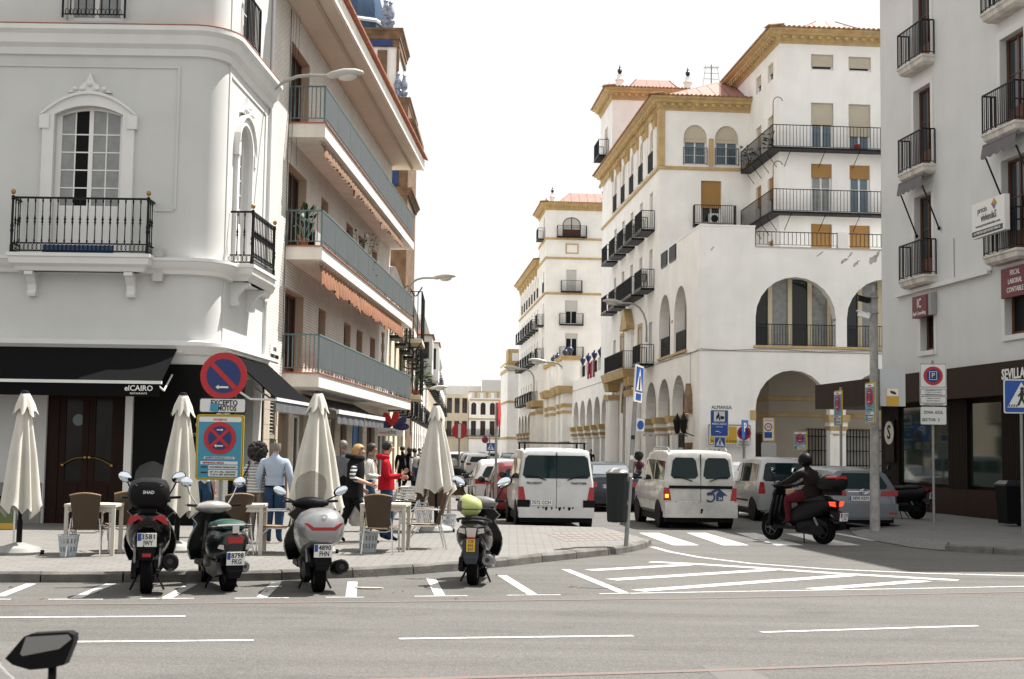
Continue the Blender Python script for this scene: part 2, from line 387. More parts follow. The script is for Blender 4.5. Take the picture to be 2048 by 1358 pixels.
pave_r = structure(mb.build('pavement_right', m_pave2))
kerb(pave_r, KR2, h=.125, step=.95, seed=9)
# pavement along the arcades (frame of the arcaded block)
MP = (8.67, 63.9); Mt = unit(-.0787, 1); Mr = (Mt[1], -Mt[0])
def Ml(x, y): return (MP[0] + Mr[0] * x + Mt[0] * y, MP[1] + Mr[1] * x + Mt[1] * y)
mb = MB(); poly = [Ml(*p) for p in ((-1.9, 168), (-1.9, .5), (-1.2, -1.2), (.5, -1.9), (45, -1.9), (45, 168))]
mb.add(ngon(poly, .13), [tuple(range(6))]); mb.rings([ngon(poly[:5], .13), ngon(poly[:5], -.02)], False, False, False)
pave_m = structure(mb.build('pavement_far', m_pave))
kerb(pave_m, [(p[0], p[1]) for p in [Ml(-2.05, 40), Ml(-2.05, .4), Ml(-1.3, -1.35), Ml(.5, -2.05), Ml(12, -2.05)]], step=1.1, seed=11)

# manhole covers, drain and a little litter
for px, py, r in ((1192, 1172, .34),):
    g = gp(px, py); b = MB(); b.lathe([(r, .001), (r, .005), (r * .9, .006), (r * .88, .003), (.01, .003)], (g[0], g[1], 0), 24); b.build('manhole_cover', mat('cast_iron', (.1, .095, .09), .7, .3, var=.3, vs=12), road)
rr = random.Random(8); m_lit = mat('dry_leaf', (.22, .13, .05), .8, var=.4, vs=30)
for k in range(26):
    g = gp(rr.uniform(0, 1300), rr.uniform(1172, 1200) - (30 if rr.random() < .2 else 0)); a = rr.random() * 6; s = .02 + .025 * rr.random(); q = []
    for u, v, z in ((1, 0, .004), (.2, .45, .016), (-1, 0, .006), (.1, -.45, .012)): q.append((s * (u * cos(a) - v * sin(a)), s * (u * sin(a) + v * cos(a)), z + .004))
    b = MB(); b.add(q, [(0, 1, 2), (0, 2, 3)]); o = b.build('fallen_leaf', m_lit, None, loc=(g[0], g[1], 0)); tag(o, 'small dry leaf lying in the gutter by the scooter bays', 'leaf', 'dry leaves in the gutter')
g = gp(738, 1178); b = MB(); b.rings([[(.16 * cos(t) * (1 + .3 * sin(3 * t)), .07 * sin(t) * (1 + .3 * cos(2 * t)), z) for t in [2 * pi * i / 12 for i in range(12)]] for z in (.005, .02)]); tag(b.build('crushed_paper', mat('paper_scrap', (.45, .42, .36), .9), loc=(g[0], g[1], 0)), 'crushed pale paper scrap on the road between the scooters', 'litter')
# ------------------------------------------------------------------ building vocabulary
m_white = mat('white_stucco', (.88, .87, .84), .85, var=.08, vs=.8, streak=.03, bump=.35, bs=40)
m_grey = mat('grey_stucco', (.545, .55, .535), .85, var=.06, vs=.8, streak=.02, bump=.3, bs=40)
m_trim = mat('white_trim', (.66, .66, .645), .7, var=.05, vs=2)
m_ochre = mat('ochre_paint', (.52, .375, .18), .8, var=.15, vs=2, streak=.15, bump=.3)
m_iron = mat('black_iron', (.008, .008, .01), .5, .2, spec=.25)
m_glass = mat('window_glass', (.018, .022, .024), .06, spec=.45)
m_glassb = mat('curtained_glass', (.23, .24, .235), .12, spec=.8, var=.25, vs=4)
m_glassd = mat('dark_room', (.006, .006, .007), .4, spec=.1)
m_wframe = mat('window_paint', (.72, .71, .69), .5)
m_wood = mat('brown_wood', (.10, .035, .018), .45, var=.3, vs=6, spec=.4)
m_blindc = mat('cream_blind', (.50, .45, .35), .7, var=.06)
m_blindo = mat('ochre_blind', (.36, .20, .06), .6, var=.08)
m_blindg = mat('grey_blind', (.55, .54, .52), .7, var=.06)
m_tile = mat('clay_tile', (.33, .125, .065), .8, var=.35, vs=4, bump=.4)
m_sheet = mat('red_metal_roof', (.33, .16, .13), .65, var=.08)
m_seam = mat('roof_seam', (.15, .06, .05), .6)
m_fasc = mat('black_fabric', (.008, .008, .009), .9, spec=.03)
WC = {}
def window(root, loc, rotz, w, h, fm=None, pm=None, leaves=2, rows=3, cols=1, blind=0., bm_=None, spring=None, kick=0., dark=(), name='window', ft=.06):
    """framed window standing at loc (bottom left), facing local -y: frame > panes, roller blind"""
    fm = fm or m_wframe; pm = pm or m_glass
    key = (round(w, 2), round(h, 2), fm.name, pm.name, leaves, rows, cols, blind, bm_ and bm_.name, spring, kick, dark)
    if key not in WC:
        fr = MB(); zt = spring if spring else h; t = ft
        fr.box(0, t, -.04, .04, 0, zt); fr.box(w - t, w, -.04, .04, 0, zt)
        if spring:
            o, i = arc_pts(0, w, spring, h), arc_pts(t, w - t, spring, h - t)
            for k in range(len(o) - 1):
                fr.rings([[(p[0], -.04, p[1]) for p in (o[k], o[k + 1], i[k + 1], i[k])], [(p[0], .04, p[1]) for p in (o[k], o[k + 1], i[k + 1], i[k])]])
        else: fr.box(t, w - t, -.04, .04, h - t, h)
        fr.box(t, w - t, -.04, .04, 0, t + kick)
        hb = h * (1 - blind); panes = []; lw = (w - 2 * t) / leaves; hh = (min(hb, h - t)) - t - kick
        def ztop(x):
            if not spring: return h - t
            pts = arc_pts(t, w - t, spring, h - t); 
            for a, b in zip(pts, pts[1:]):
                if a[0] - 1e-6 <= x <= b[0] + 1e-6: return a[1] + (b[1] - a[1]) * ((x - a[0]) / max(1e-6, b[0] - a[0]))
            return spring
        for l in range(leaves):
            x0 = t + l * lw; s = .045
            fr.box(x0, x0 + s, -.03, .03, t + kick, ztop(x0 + s * .5)); fr.box(x0 + lw - s, x0 + lw, -.03, .03, t + kick, ztop(x0 + lw - s * .5))
            fr.box(x0 + s, x0 + lw - s, -.03, .03, t + kick, t + kick + s)
            cw = (lw - 2 * s) / cols; base = t + kick + s; H_ = (h - t - s if not spring else spring) - base; rh = H_ / rows
            for r in range(1, rows): fr.box(x0 + s, x0 + lw - s, -.022, .022, base + r * rh - .013, base + r * rh + .013)
            for c in range(1, cols): fr.box(x0 + s + c * cw - .013, x0 + s + c * cw + .013, -.02, .02, base, ztop(x0 + s + c * cw))
            for c in range(cols):
                xa, xb = x0 + s + c * cw + (.013 if c else 0), x0 + s + (c + 1) * cw - (.013 if c < cols - 1 else 0)
                for r in range(rows):
                    za, zb = base + r * rh + (.013 if r else 0), base + (r + 1) * rh - .013
                    if za > hb: continue
                    pn = MB(); top = [(xa, zb), (xb, zb)]
                    if r == rows - 1: top = [(xa + (xb - xa) * k / 4, min(ztop(xa + (xb - xa) * k / 4), h) - .004) for k in range(5)]
                    lo = [(xa, za), (xb, za)]; pn.prism(lo + top[::-1], -.006, .006)
                    panes.append((pn.build('pane', m_glassd if (l * cols + c) in dark else pm), ))
        f = fr.build('window', fm); bl = None
        if blind:
            b = MB(); z0 = h * (1 - blind); n = max(3, int(h * blind / .06))
            if spring and z0 < spring - .01 or not spring: b.box(t * .4, w - t * .4, -.075, -.05, z0, (spring or h) - .01)
            if spring:
                p = arc_pts(t * .4, w - t * .4, max(spring, z0), h - .02); b.prism(p, -.075, -.05)
            for i in range(1, n):
                z = z0 + (h - z0) * i / n
                if z < (spring or h): b.box(t * .4, w - t * .4, -.079, -.075, z - .008, z + .002)
            b.box(t * .3, w - t * .3, -.085, -.05, z0 - .03, z0); bl = b.build('roller_blind', bm_ or m_blindc)
        WC[key] = (f, [p[0] for p in panes], bl)
        fo = f
        for p in WC[key][1]: p.parent = f
        if bl: bl.parent = f
    else: fo = copy_tree(WC[key][0])
    fo.name = name; fo.parent = root; fo.location = loc; fo.rotation_euler = (0, 0, rotz); return fo
def balcony(root, loc, rotz, w, dep, slab=.12, rail=1.05, gap=.12, sm=None, brackets=True, foot=.02, name='balcony', sub='railing', prof=None):
    """balcony standing out of a wall: slab (part) with an iron railing (sub-part); loc = left end at wall, slab top"""
    key = ('balc', round(w, 2), dep, slab, rail, gap, sm and sm.name, brackets)
    if key not in WC:
        s = MB(); s.box(0, w, -dep, .0, -slab, 0)
        if brackets == 'mould':
            s.v.clear(); s.f.clear(); s.m.clear()
            s.sweep([(0, 0), (0, -dep), (w, -dep), (w, 0)][::-1] if 0 else [(0, 0), (0, -dep), (w, -dep), (w, 0)], [(-.25, -.0), (0, 0), (.0, -.06), (-.03, -.09), (-.05, -.2), (-.14, -.27), (-.25, -.27)])
            s.box(.2, w - .2, -dep + .2, 0, -.27, -.001)
        so_ = s.build('balcony', sm or m_iron)
        r = MB()
        railing(r, (.03, -.02), (.03, -dep + .03), 0, rail, gap); railing(r, (.03, -dep + .03), (w - .03, -dep + .03), 0, rail, gap); railing(r, (w - .03, -dep + .03), (w - .03, -.02), 0, rail, gap)
        r.build('railing', m_iron, so_); WC[key] = so_; o = so_
    else: o = copy_tree(WC[key])
    o.name = name; o.parent = root; o.location = loc; o.rotation_euler = (0, 0, rotz); return o
def tile_rows(mb, a, b, zl, up, n_up=2, step=.24, r=.085):
    """curved tile ends along an eave from plan point a to b; 'up' = inward plan vector + rise"""
    a, b = Vector((a[0], a[1], zl)), Vector((b[0], b[1], zl)); L = (b - a).length; n = int(L / step); d = (b - a) / max(n, 1); u = Vector(up)
    e = d.normalized()
    for i in range(n + 1):
        p = a + d * i; ring = lambda q, k: [q + e * (r * k * cos(t)) + Vector((0, 0, r * k * sin(t))) for t in (0, pi * .25, pi * .5, pi * .75, pi)]
        mb.rings([ring(p, 1), ring(p + u, .85)], True, True)
    return mb
def stucco_text(*a, **k): return text(*a, **k)
# ------------------------------------------------------------------ corner restaurant building (left)
LP = (-5.82, 35.5); LD = unit(.0436, 1); LA = atan2(LD[1], LD[0])
def Lf(px, py, off=0.): return online(px, py, (LP[0] + off * LD[1], LP[1] - off * LD[0]), LD)
CX, CY = -6.12, 28.6
C_ = thing('corner_restaurant', 'grey rounded corner building with black awnings, ornate windows and iron balconies', 'building', (CX, CY, 0))
def cf(px, py, y=0.):
    x, z = atY(px, py, CY + y); return x - CX, z
def sideP(s, y, z): return (LP[0] + LD[0] * s - LD[1] * y - CX, LP[1] + LD[1] * s + LD[0] * y - CY, z)
arc = [(-.6 + .6 * sin(a), .6 - .6 * cos(a)) for a in [radians(i * 87.5 / 10) for i in range(11)]]
s_arc = (CY + arc[-1][1] - LP[1]) / LD[1]; s_end = -2.42
pe = sideP(s_end, 0, 0)
CPATH = [(-9, 0)] + arc + [(pe[0], pe[1])]
TOP = 13.6
w1 = (-3.48, -2.05, 5.66, 8.79, 8.6); w2 = (-3.34, -2.14, 10.62, 13.2); dr = (-3.42, -1.80, .1, 3.35)
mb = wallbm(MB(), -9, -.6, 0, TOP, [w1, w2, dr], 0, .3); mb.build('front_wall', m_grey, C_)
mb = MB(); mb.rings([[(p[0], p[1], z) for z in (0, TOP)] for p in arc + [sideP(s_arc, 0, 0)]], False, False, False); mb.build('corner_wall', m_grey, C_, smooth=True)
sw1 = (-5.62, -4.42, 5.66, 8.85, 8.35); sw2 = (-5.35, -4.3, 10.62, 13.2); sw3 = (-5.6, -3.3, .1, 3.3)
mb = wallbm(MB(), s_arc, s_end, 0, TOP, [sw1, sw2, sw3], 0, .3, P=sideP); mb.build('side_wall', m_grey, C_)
mb = MB(); mb.box(-9, -.4, .5, 6.6, 0, TOP - .1); mb.build('inner_block', m_glassd, C_)
mb = MB(); mb.box(-9.2, .45, -.25, 6.6, TOP, TOP + .2); mb.build('roof_slab', m_trim, C_)
co = MB(); co.sweep(CPATH, [(-.02, 5.26), (.1, 5.28), (.13, 5.36), (.2, 5.42), (.24, 5.52), (.27, 5.54), (.27, 5.60), (-.02, 5.60)]); co.build('cornice', m_trim, C_, smooth=.5)
co = MB(); co.sweep(CPATH, [(-.02, 9.86), (.06, 9.88), (.09, 10.02), (.18, 10.1), (.22, 10.28), (.3, 10.36), (.3, 10.46), (-.02, 10.52)]); co.build('cornice', m_trim, C_, smooth=.5)
co = MB(); co.sweep(CPATH, [(-.02, 10.52), (.305, 10.462), (.305, 10.485), (-.02, 10.545)]); co.build('cornice_tiles', m_tile, C_)
co = MB(); co.sweep(CPATH, [(-.02, 3.62), (.05, 3.63), (.12, 3.72), (.2, 3.8), (.2, 3.88), (-.02, 3.92)]); co.build('cornice', m_trim, C_, smooth=.5)
# raised frame lines of the wall panels
pz = 9.62; px1 = cf(357, 140)[0]; pb = cf(300, 418)[1]
mb = MB(); mb.box(-9, px1, -.025, 0, pz, pz + .05); mb.box(px1, px1 + .05, -.025, 0, pb, pz + .05); mb.box(-1.35, px1, -.025, 0, pb - .05, pb)
mb.build('wall_moulding', m_grey, C_)
sm_ = MB()
def sbox(m, s0, s1, y0, y1, z0, z1):
    v = [sideP(s, y, z) for z in (z0, z1) for y in (y0, y1) for s in (s0, s1)]
    return m.add(v, [(0, 2, 3, 1), (4, 5, 7, 6), (0, 1, 5, 4), (2, 6, 7, 3), (0, 4, 6, 2), (1, 3, 7, 5)])
sbox(sm_, s_arc + .15, -2.9, -.025, 0, pz, pz + .05); sbox(sm_, -2.95, -2.9, -.025, 0, 5.7, pz); sm_.build('wall_moulding', m_grey, C_)
def surround(P, a, b, z0, zs, zt, w=.24, t=.09, ear=.06):
    """moulded surround with an arched head and ears at the springing"""
    m = MB()
    for x0, x1 in ((a - w, a), (b, b + w)):
        v = [P(x, y, z) for z in (z0, zs) for y in (-t, .0) for x in (x0, x1)]
        m.add(v, [(0, 2, 3, 1), (4, 5, 7, 6), (0, 1, 5, 4), (2, 6, 7, 3), (0, 4, 6, 2), (1, 3, 7, 5)])
    o = arc_pts(a - w, b + w, zs, zt + w); i = arc_pts(a, b, zs, zt)
    for k in range(len(o) - 1):
        q = (o[k], o[k + 1], i[k + 1], i[k]); m.rings([[P(p[0], -t, p[1]) for p in q], [P(p[0], 0, p[1]) for p in q]])
    o2 = arc_pts(a - w - ear, b + w + ear, zs, zt + w + ear); 
    for k in range(len(o) - 1):
        q = (o2[k], o2[k + 1], o[k + 1], o[k]); m.rings([[P(p[0], -t * 1.6, p[1]) for p in q], [P(p[0], 0, p[1]) for p in q]])
    for x0, x1 in ((a - w - ear, a - w * .4), (b + w * .4, b + w + ear)):
        v = [P(x, y, z) for z in (zs - .3, zs) for y in (-t * 1.4, .0) for x in (x0, x1)]
        m.add(v, [(0, 2, 3, 1), (4, 5, 7, 6), (0, 1, 5, 4), (2, 6, 7, 3), (0, 4, 6, 2), (1, 3, 7, 5)])
    c = (a + b) / 2; zc = zt + w + ear    # leaf crest on the head
    pts = [(c - .46, zc - .02), (c - .36, zc + .07), (c - .24, zc + .06), (c - .16, zc + .16), (c - .09, zc + .2), (c, zc + .4), (c + .09, zc + .2), (c + .16, zc + .16), (c + .24, zc + .06), (c + .36, zc + .07), (c + .46, zc - .02)]
    m.rings([[P(p[0], -.09, p[1]) for p in pts], [P(p[0], 0, p[1]) for p in pts]])
    for k in (-.3, -.15, 0, .15, .3): 
        q = P(c + k, -.11, zc + .05 + (.1 if k == 0 else 0)); m.ell(q, .06, .05, .05, 8, 6)
    return m
idP = lambda x, y, z: (x, y, z)
surround(idP, w1[0], w1[1], 5.62, 8.6, 8.79).build('window_surround', m_trim, C_)
surround(sideP, sw1[0], sw1[1], 5.62, 8.35, 8.85, w=.18).build('window_surround', m_trim, C_)
window(C_, (w1[0], .16, 5.66), 0, w1[1] - w1[0], 3.13, pm=m_glassb, leaves=2, rows=5, cols=2, spring=2.94, kick=.95, dark=(1,), name='french_window')
window(C_, (w2[0], .16, 10.62), 0, 1.2, 2.58, pm=m_glassb, leaves=2, rows=3, cols=1, name='french_window')
window(C_, sideP(sw1[0], .16, 5.66), LA, 1.2, 3.19, pm=m_glassb, leaves=2, rows=5, cols=2, spring=2.69, kick=.95, name='french_window')
window(C_, sideP(sw2[0], .16, 10.62), LA, 1.05, 2.58, pm=m_glass, leaves=2, rows=3, name='french_window')
# restaurant door: two glazed wooden leaves, small panes above, brass pulls
m_door = mat('door_wood', (.016, .005, .003), .5, var=.35, vs=7, spec=.15)
m_brass = mat('brass', (.32, .2, .06), .35, .9)
m_inside = mat('dim_interior', (.012, .009, .007), .15, spec=.2, var=.6, vs=3)
dw, dh = dr[1] - dr[0], 3.0
mb = MB(); mb.box(dr[0], dr[0] + .24, .08, .2, .13, 3.35); mb.box(dr[1] - .16, dr[1], .08, .2, .13, 3.35); mb.box(dr[0] + .24, dr[1] - .16, .08, .2, 2.95, 3.02); mb.box(dr[0] + .24, dr[1] - .16, .06, .22, .1, .15)
df = mb.build('door_frame', m_door, C_)
x0, x1 = dr[0] + .24, dr[1] - .16; tw = (x1 - x0) / 7
for i in range(7):
    p = MB(); p.box(x0 + i * tw + .02, x0 + (i + 1) * tw - .02, .12, .14, 3.04, 3.3); p.build('transom_pane', mat('amber_glass', (.05, .032, .014), .15), df)
hw = (x1 - x0) / 2
for k in range(2):
    a = x0 + k * hw + .005; b = a + hw - .01; m = MB()
    m.box(a, a + .13, .1, .16, .15, 2.94); m.box(b - .13, b, .1, .16, .15, 2.94); m.box(a + .13, b - .13, .1, .16, 2.72, 2.94); m.box(a + .13, b - .13, .1, .16, .15, 1.0); m.box(a + .18, b - .18, .08, .1, .25, .9)
    d = m.build('door', m_door, C_)
    g = MB(); g.box(a + .13, b - .13, .125, .135, 1.0, 2.72); g.build('pane', m_inside, d)
    sg = 1 if k else -1; hx = (a if k else b) + sg * .04
    h = MB(); h.tube([(hx + sg * t * .46, .05 - .03 * sin(pi * t), 1.48 - .16 * t + .05 * sin(pi * t)) for t in [i / 8 for i in range(9)]], .012, 6)
    h.ell((hx, .05, 1.48), .035, .02, .035, 8, 6); h.ell((hx + sg * .46, .05, 1.32), .035, .02, .035, 8, 6); h.build('door_pull', m_brass, d)
    if k == 0:
        q = MB(); q.cyl((a + .38, .118, 2.25), (a + .38, .123, 2.25), .12, n=20); q.build('round_sticker', mat('grey_sticker', (.14, .17, .17), .6), d)
# black facing with the restaurant name, white door pillar, stone plinth
mb = MB(); mb.sweep([(-1.62, 0)] + arc[:9], [(0, .13), (.03, .13), (.03, 3.42), (0, 3.42)]); mb.build('black_facing', mat('black_facing', (.005, .005, .005), .6, spec=.08), C_)
mb = MB(); mb.box(dr[1] + .01, -1.64, -.06, 0, .13, 3.42); mb.build('door_pillar', m_trim, C_)
mb = MB(); mb.box(-9, dr[0] - .04, -.05, 0, .13, .95); mb.build('plinth', mat('plinth_stone', (.2, .19, .18), .7, var=.2), C_)
m_let = mat('white_letter', (.75, .75, .73), .5)
t0 = cf(362, 850); m_let2 = mat('grey_letter_paint', (.3, .3, .29), .5); text('el CA', .3, m_let2, C_, (t0[0], -.036, t0[1]), bold=.003, align='LEFT')
text('REST', .1, m_let2, C_, (t0[0] + .12, -.036, t0[1] - .2), align='LEFT')
# front awning with fringe board and lettering
aw = MB(); ax1 = -.76; yo, zo, zw = -1.32, 3.0, 3.80
aw.rings([[(-9, 0 - .02, zw), (-9, yo, zo), (-9, yo, zo - .03), (-9, -.02, zw - .04)], [(ax1, -.02, zw), (ax1, yo, zo), (ax1, yo, zo - .03), (ax1, -.02, zw - .04)]])
a1 = aw.build('awning', m_fasc, C_)
b = MB(); b.box(-9, ax1 + .02, yo - .05, yo + .02, zo - .05, zo + .01); b.build('awning_bar', m_trim, a1)
b = MB(); b.box(-9, ax1 - .02, yo - .02, yo - .012, zo - .3, zo - .05); b.build('valance', m_fasc, a1)
b = MB(); b.box(-9, ax1 + .03, -.16, -.01, zw - .02, zw + .06); b.build('awning_case', m_trim, a1)
b = MB(); b.tube([(ax1 - .1, -.03, 3.2), (ax1 - .12, -.6, 2.85), (ax1 - .1, yo, zo - .04)], .02, 6); b.box(ax1 - .02, ax1 + .1, -.1, 0, 3.66, 3.8); b.build('awning_arm', m_trim, a1)
text('elCAIRO', .15, m_let, a1, (cf(278, 775, yo)[0], yo - .022, zo - .14), bold=.002); text('RESTAURANTE', .05, m_let, a1, (cf(278, 775, yo)[0], yo - .022, zo - .24))
# side awning and lit pillar
o1 = 1.15
b = MB(); v = [sideP(s, y, z) for s in (-6.25, -2.3) for y, z in ((-.02, 3.78), (-o1, 2.78), (-o1, 2.75), (-.02, 3.74))]
b.rings([v[:4], v[4:]]); a2 = b.build('awning', m_fasc, C_)
b = MB(); 
sbox(b, -6.25, -2.3, -o1 - .03, -o1 + .02, 2.72, 2.79); b.build('awning_bar', m_trim, a2)
b = MB(); sbox(b, -6.23, -2.32, -o1 - .008, -o1, 2.5, 2.72); b.build('valance', mat('grey_canvas', (.10, .105, .115), .9, var=.3, vs=5), a2)
b = MB(); b.tube([sideP(-6.2, -.05, 3.1), sideP(-6.2, -.6, 2.75), sideP(-6.2, -o1, 2.74)], .025, 6); b.tube([sideP(-3.4, -.05, 3.1), sideP(-3.4, -.6, 2.75), sideP(-3.4, -o1, 2.74)], .025, 6); b.build('awning_arm', m_trim, a2)
b = MB(); sbox(b, -6.28, -2.25, -.14, 0, 3.72, 3.82); b.build('awning_case', m_trim, a2)
b = MB(); sbox(b, -6.05, -5.65, -.04, 0, .13, 3.4); b.build('side_pillar', m_trim, C_)
b = MB(); sbox(b, -5.58, -3.32, .2, .24, .13, 3.3); sbox(b, -4.5, -4.42, .14, .26, .13, 3.3); b.build('shop_glass', m_glass, C_)
# front balcony: moulded slab, brackets, individual turned balusters
by = -.5
x0 = cf(26, 405, by)[0]; x1 = cf(297, 405, by)[0]; zf, zr = 5.63, 6.78
s = MB(); s.sweep([(x0 - .05, 0), (x0 - .05, by - .04), (x1 + .05, by - .04), (x1 + .05, 0)][::1], [(-.4, 5.28), (-.14, 5.28), (-.1, 5.36), (-.02, 5.42), (0, 5.54), (.03, 5.56), (.03, zf), (-.4, zf)]); s.box(x0 + .2, x1 - .2, by + .2, 0, 5.28, zf - .002)
bal = s.build('balcony', m_trim, C_)
def bracket(P, x, w=.17):
    pr = [(0, 5.27), (-.4, 5.27), (-.4, 5.2), (-.3, 5.17), (-.16, 5.02), (-.13, 4.9), (-.17, 4.84), (-.15, 4.78), (0, 4.78)]
    m = MB(); m.rings([[P(x - w / 2 * k, y, z) for y, z in pr] for k in (1,)] + [[P(x + w / 2, y, z) for y, z in pr]]); return m
for x in (x0 + .33, x1 - .4): bracket(idP, x).build('bracket', m_trim, bal)
def bal_prof(h): return [(.012, 0), (.02, .05), (.012, .08), (.011, h * .4), (.018, h * .41), (.012, h * .43), (.026, h * .47), (.014, h * .5), (.028, h * .54), (.014, h * .58), (.018, h * .6), (.011, h * .62), (.011, h * .9), (.02, h * .95), (.012, h)]
zb = zf + .2; bm0 = MB().lathe(bal_prof(zr - zb - .04), n=7).build('baluster', m_iron, bal, smooth=True).data
bpy.data.objects.remove(bpy.data.objects['baluster'])
def ornate(parent, P, a, b, y0, mid=True, step=.158, posts=True):
    """iron front from a to b along x at y0: rails, ring frieze, balusters one by one"""
    m = MB()
    for z0, z1 in ((zr - .04, zr), (zb - .01, zb + .01), (zf + .03, zf + .05)):
        v = [P(x, y, z) for z in (z0, z1) for y in (y0 - .018, y0 + .018) for x in (a, b)]; m.add(v, [(0, 2, 3, 1), (4, 5, 7, 6), (0, 1, 5, 4), (2, 6, 7, 3), (0, 4, 6, 2), (1, 3, 7, 5)])
    k = int((b - a) / .085)
    for i in range(k):
        c = a + (i + .5) * (b - a) / k; zc = (zb + zf + .04) / 2; rr = .058
        m.tube([P(c + rr * cos(t), y0, zc + (zb - zf - .06) / 2 * sin(t)) for t in [2 * pi * j / 10 for j in range(11)]], .007, 4)
    m.build('rail_frieze', m_iron, parent, kind='stuff')
    n = round((b - a) / step)
    for i in range(1, n):
        q = P(a + (b - a) * i / n, y0, zb + .005); obj('baluster', bm0, parent, q)
    if posts:
        for x in (a, b):
            q = P(x, y0, zf); p = MB(); p.lathe([(.035, 0), (.035, .15), (.025, .17), (.028, .4), (.04, .45), (.028, .5), (.04, .55), (.028, .6), (.025, 1.05), (.035, 1.1), (.035, 1.16), (.012, 1.18)], q, 8); p.build('corner_post', m_iron, parent, smooth=True)
            f = MB(); f.ell((q[0], q[1], zr + .1), .05, .05, .055, 10, 8); f.build('brass_knob', m_brass, parent, smooth=True)
ornate(bal, idP, x0, x1, by)
for x in (x0, x1): ornate(bal, lambda u, v, z, x=x: (x + v, u, z), by + .02, -.02, 0, posts=False)
b = MB(); b.box(cf(100, 500)[0], cf(240, 500)[0], by + .03, by + .036, zf + .01, zf + .17); b.build('blue_board', mat('blue_board', (.03, .09, .2), .6), bal)
# top window grille, side balcony
g = MB(); railing(g, (w2[0] - .05, -.1), (w2[1] + .05, -.1), 10.66, 11.75, .16, .018); 
for i in range(14): c = w2[0] + .04 + i * .085; g.tube([(c + .04 * cos(t), -.1, 10.78 + .07 * sin(t)) for t in [2 * pi * j / 8 for j in range(9)]], .007, 4)
g.build('window_grille', m_iron, C_)
g = MB(); a_, b_ = sideP(sw2[0] - .1, -.12, 0), sideP(sw2[1] + .1, -.12, 0); railing(g, a_, b_, 10.66, 11.75, .14, .018); g.build('window_grille', m_iron, C_)
so0, so1 = -6.02, Lf(549, 470, .5)[0]
s = MB(); pp = [sideP(so0 - .05, 0, 0)[:2], sideP(so0 - .05, -.54, 0)[:2], sideP(so1 + .05, -.54, 0)[:2], sideP(so1 + .05, 0, 0)[:2]]
s.sweep(pp, [(-.25, 5.28), (-.14, 5.28), (-.1, 5.36), (-.02, 5.42), (0, 5.54), (.03, 5.56), (.03, zf), (-.25, zf)]); sbox(s, so0 + .1, so1 - .1, -.4, 0, 5.28, zf - .002)
bal2 = s.build('balcony', m_trim, C_)
for x in (so0 + .35, so1 - .35): bracket(sideP, x).build('bracket', m_trim, bal2)
ornate(bal2, sideP, so0, so1, -.5)
ornate(bal2, lambda u, v, z: sideP(so0 + v, u, z), -.48, -.02, 0, posts=False)
# two wall lamps beside the balcony
for py, z0 in ((508, 0), (556, 0)):
    x, z = cf(320, py); m = MB(); m.box(x - .1, x + .1, -.22, -.06, z - .09, z + .09); m.box(x - .16, x - .1, -.12, 0, z - .05, z + .05); m.build('floodlight', mat('floodlight', (.45, .44, .42), .5), C_)
# rain pipe and cable on the corner
m = MB(); m.tube([sideP(s_end - .12, -.05, z) for z in (13.2, 9, 5.75)], .04, 8); m.tube([sideP(s_end - .12, -.05, z) for z in (5.2, 3.9)], .04, 8); m.build('rain_pipe', m_trim, C_)
# ------------------------------------------------------------------ balcony apartment building (left)
m_brickw = brickmat('white_brick', (.80, .76, .70), (.74, .70, .64), (.50, .46, .41), .29, .075, .012, 'xz', .7, .6)
m_slab = mat('balcony_concrete', (.72, .69, .63), .8, var=.06, vs=1.2, streak=.12)
m_soff = mat('soffit_paint', (.62, .56, .47), .85, var=.06, vs=.7)
m_panel = mat('green_balcony_sheet', (.07, .084, .088), .55, var=.1, vs=1.2)
m_grail = mat('green_rail', (.10, .16, .165), .5)
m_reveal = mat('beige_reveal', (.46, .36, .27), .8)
m_awn = mat('orange_awning', (.27, .125, .07), .9, var=.18, vs=3)
m_awnt = mat('tan_awning', (.22, .135, .085), .9, var=.2, vs=3)
m_quarry = mat('red_edge_tile', (.36, .15, .10), .7, var=.2)
L_ = thing('apartment_building', 'white brick apartment building with long green-panelled balconies and tiled eave', 'building', (LP[0], LP[1], 0), LA)
S0, S1 = -2.4, 20.0
fl = [(3.65, 4.63), (6.90, 7.82), (10.10, 11.06)]; sb = [3.28, 6.54, 9.71]
wins = [(4.62, 5.78), (9.15, 10.5), (11.8, 13.1), (15.0, 16.3)]
holes = []
for i, (z, _) in enumerate(fl):
    holes.append((-.12, 2.35, z, z + 2.18)); holes += [(a, b, z + .85, z + 2.15) for a, b in wins]
mb = wallbm(MB(), S0, S1, 3.4, 13.1, holes, 0, .32); mb.build('brick_wall', m_brickw, L_)
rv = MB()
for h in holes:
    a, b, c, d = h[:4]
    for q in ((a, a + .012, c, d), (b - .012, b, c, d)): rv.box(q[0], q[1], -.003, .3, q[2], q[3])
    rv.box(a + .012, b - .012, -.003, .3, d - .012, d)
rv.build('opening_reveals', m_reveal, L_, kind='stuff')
mb = MB(); mb.box(S0, S1, .33, 9, 0, 13.05); mb.build('inner_block', m_glassd, L_)
mb = MB(); mb.box(S1, S1 + .02, 0, 9, 0, 13.1); mb.build('end_wall', m_white, L_)
for i, (z, _) in enumerate(fl):
    window(L_, (-.1, .26, z), 0, 2.43, 2.16, fm=m_wood, pm=m_glassd, leaves=3, rows=2, kick=.05, name='balcony_door')
    for a, b in wins: window(L_, (a + .02, .22, z + .86), 0, b - a - .04, 1.27, fm=m_wood, pm=m_glass, leaves=2, rows=1)
SB = []
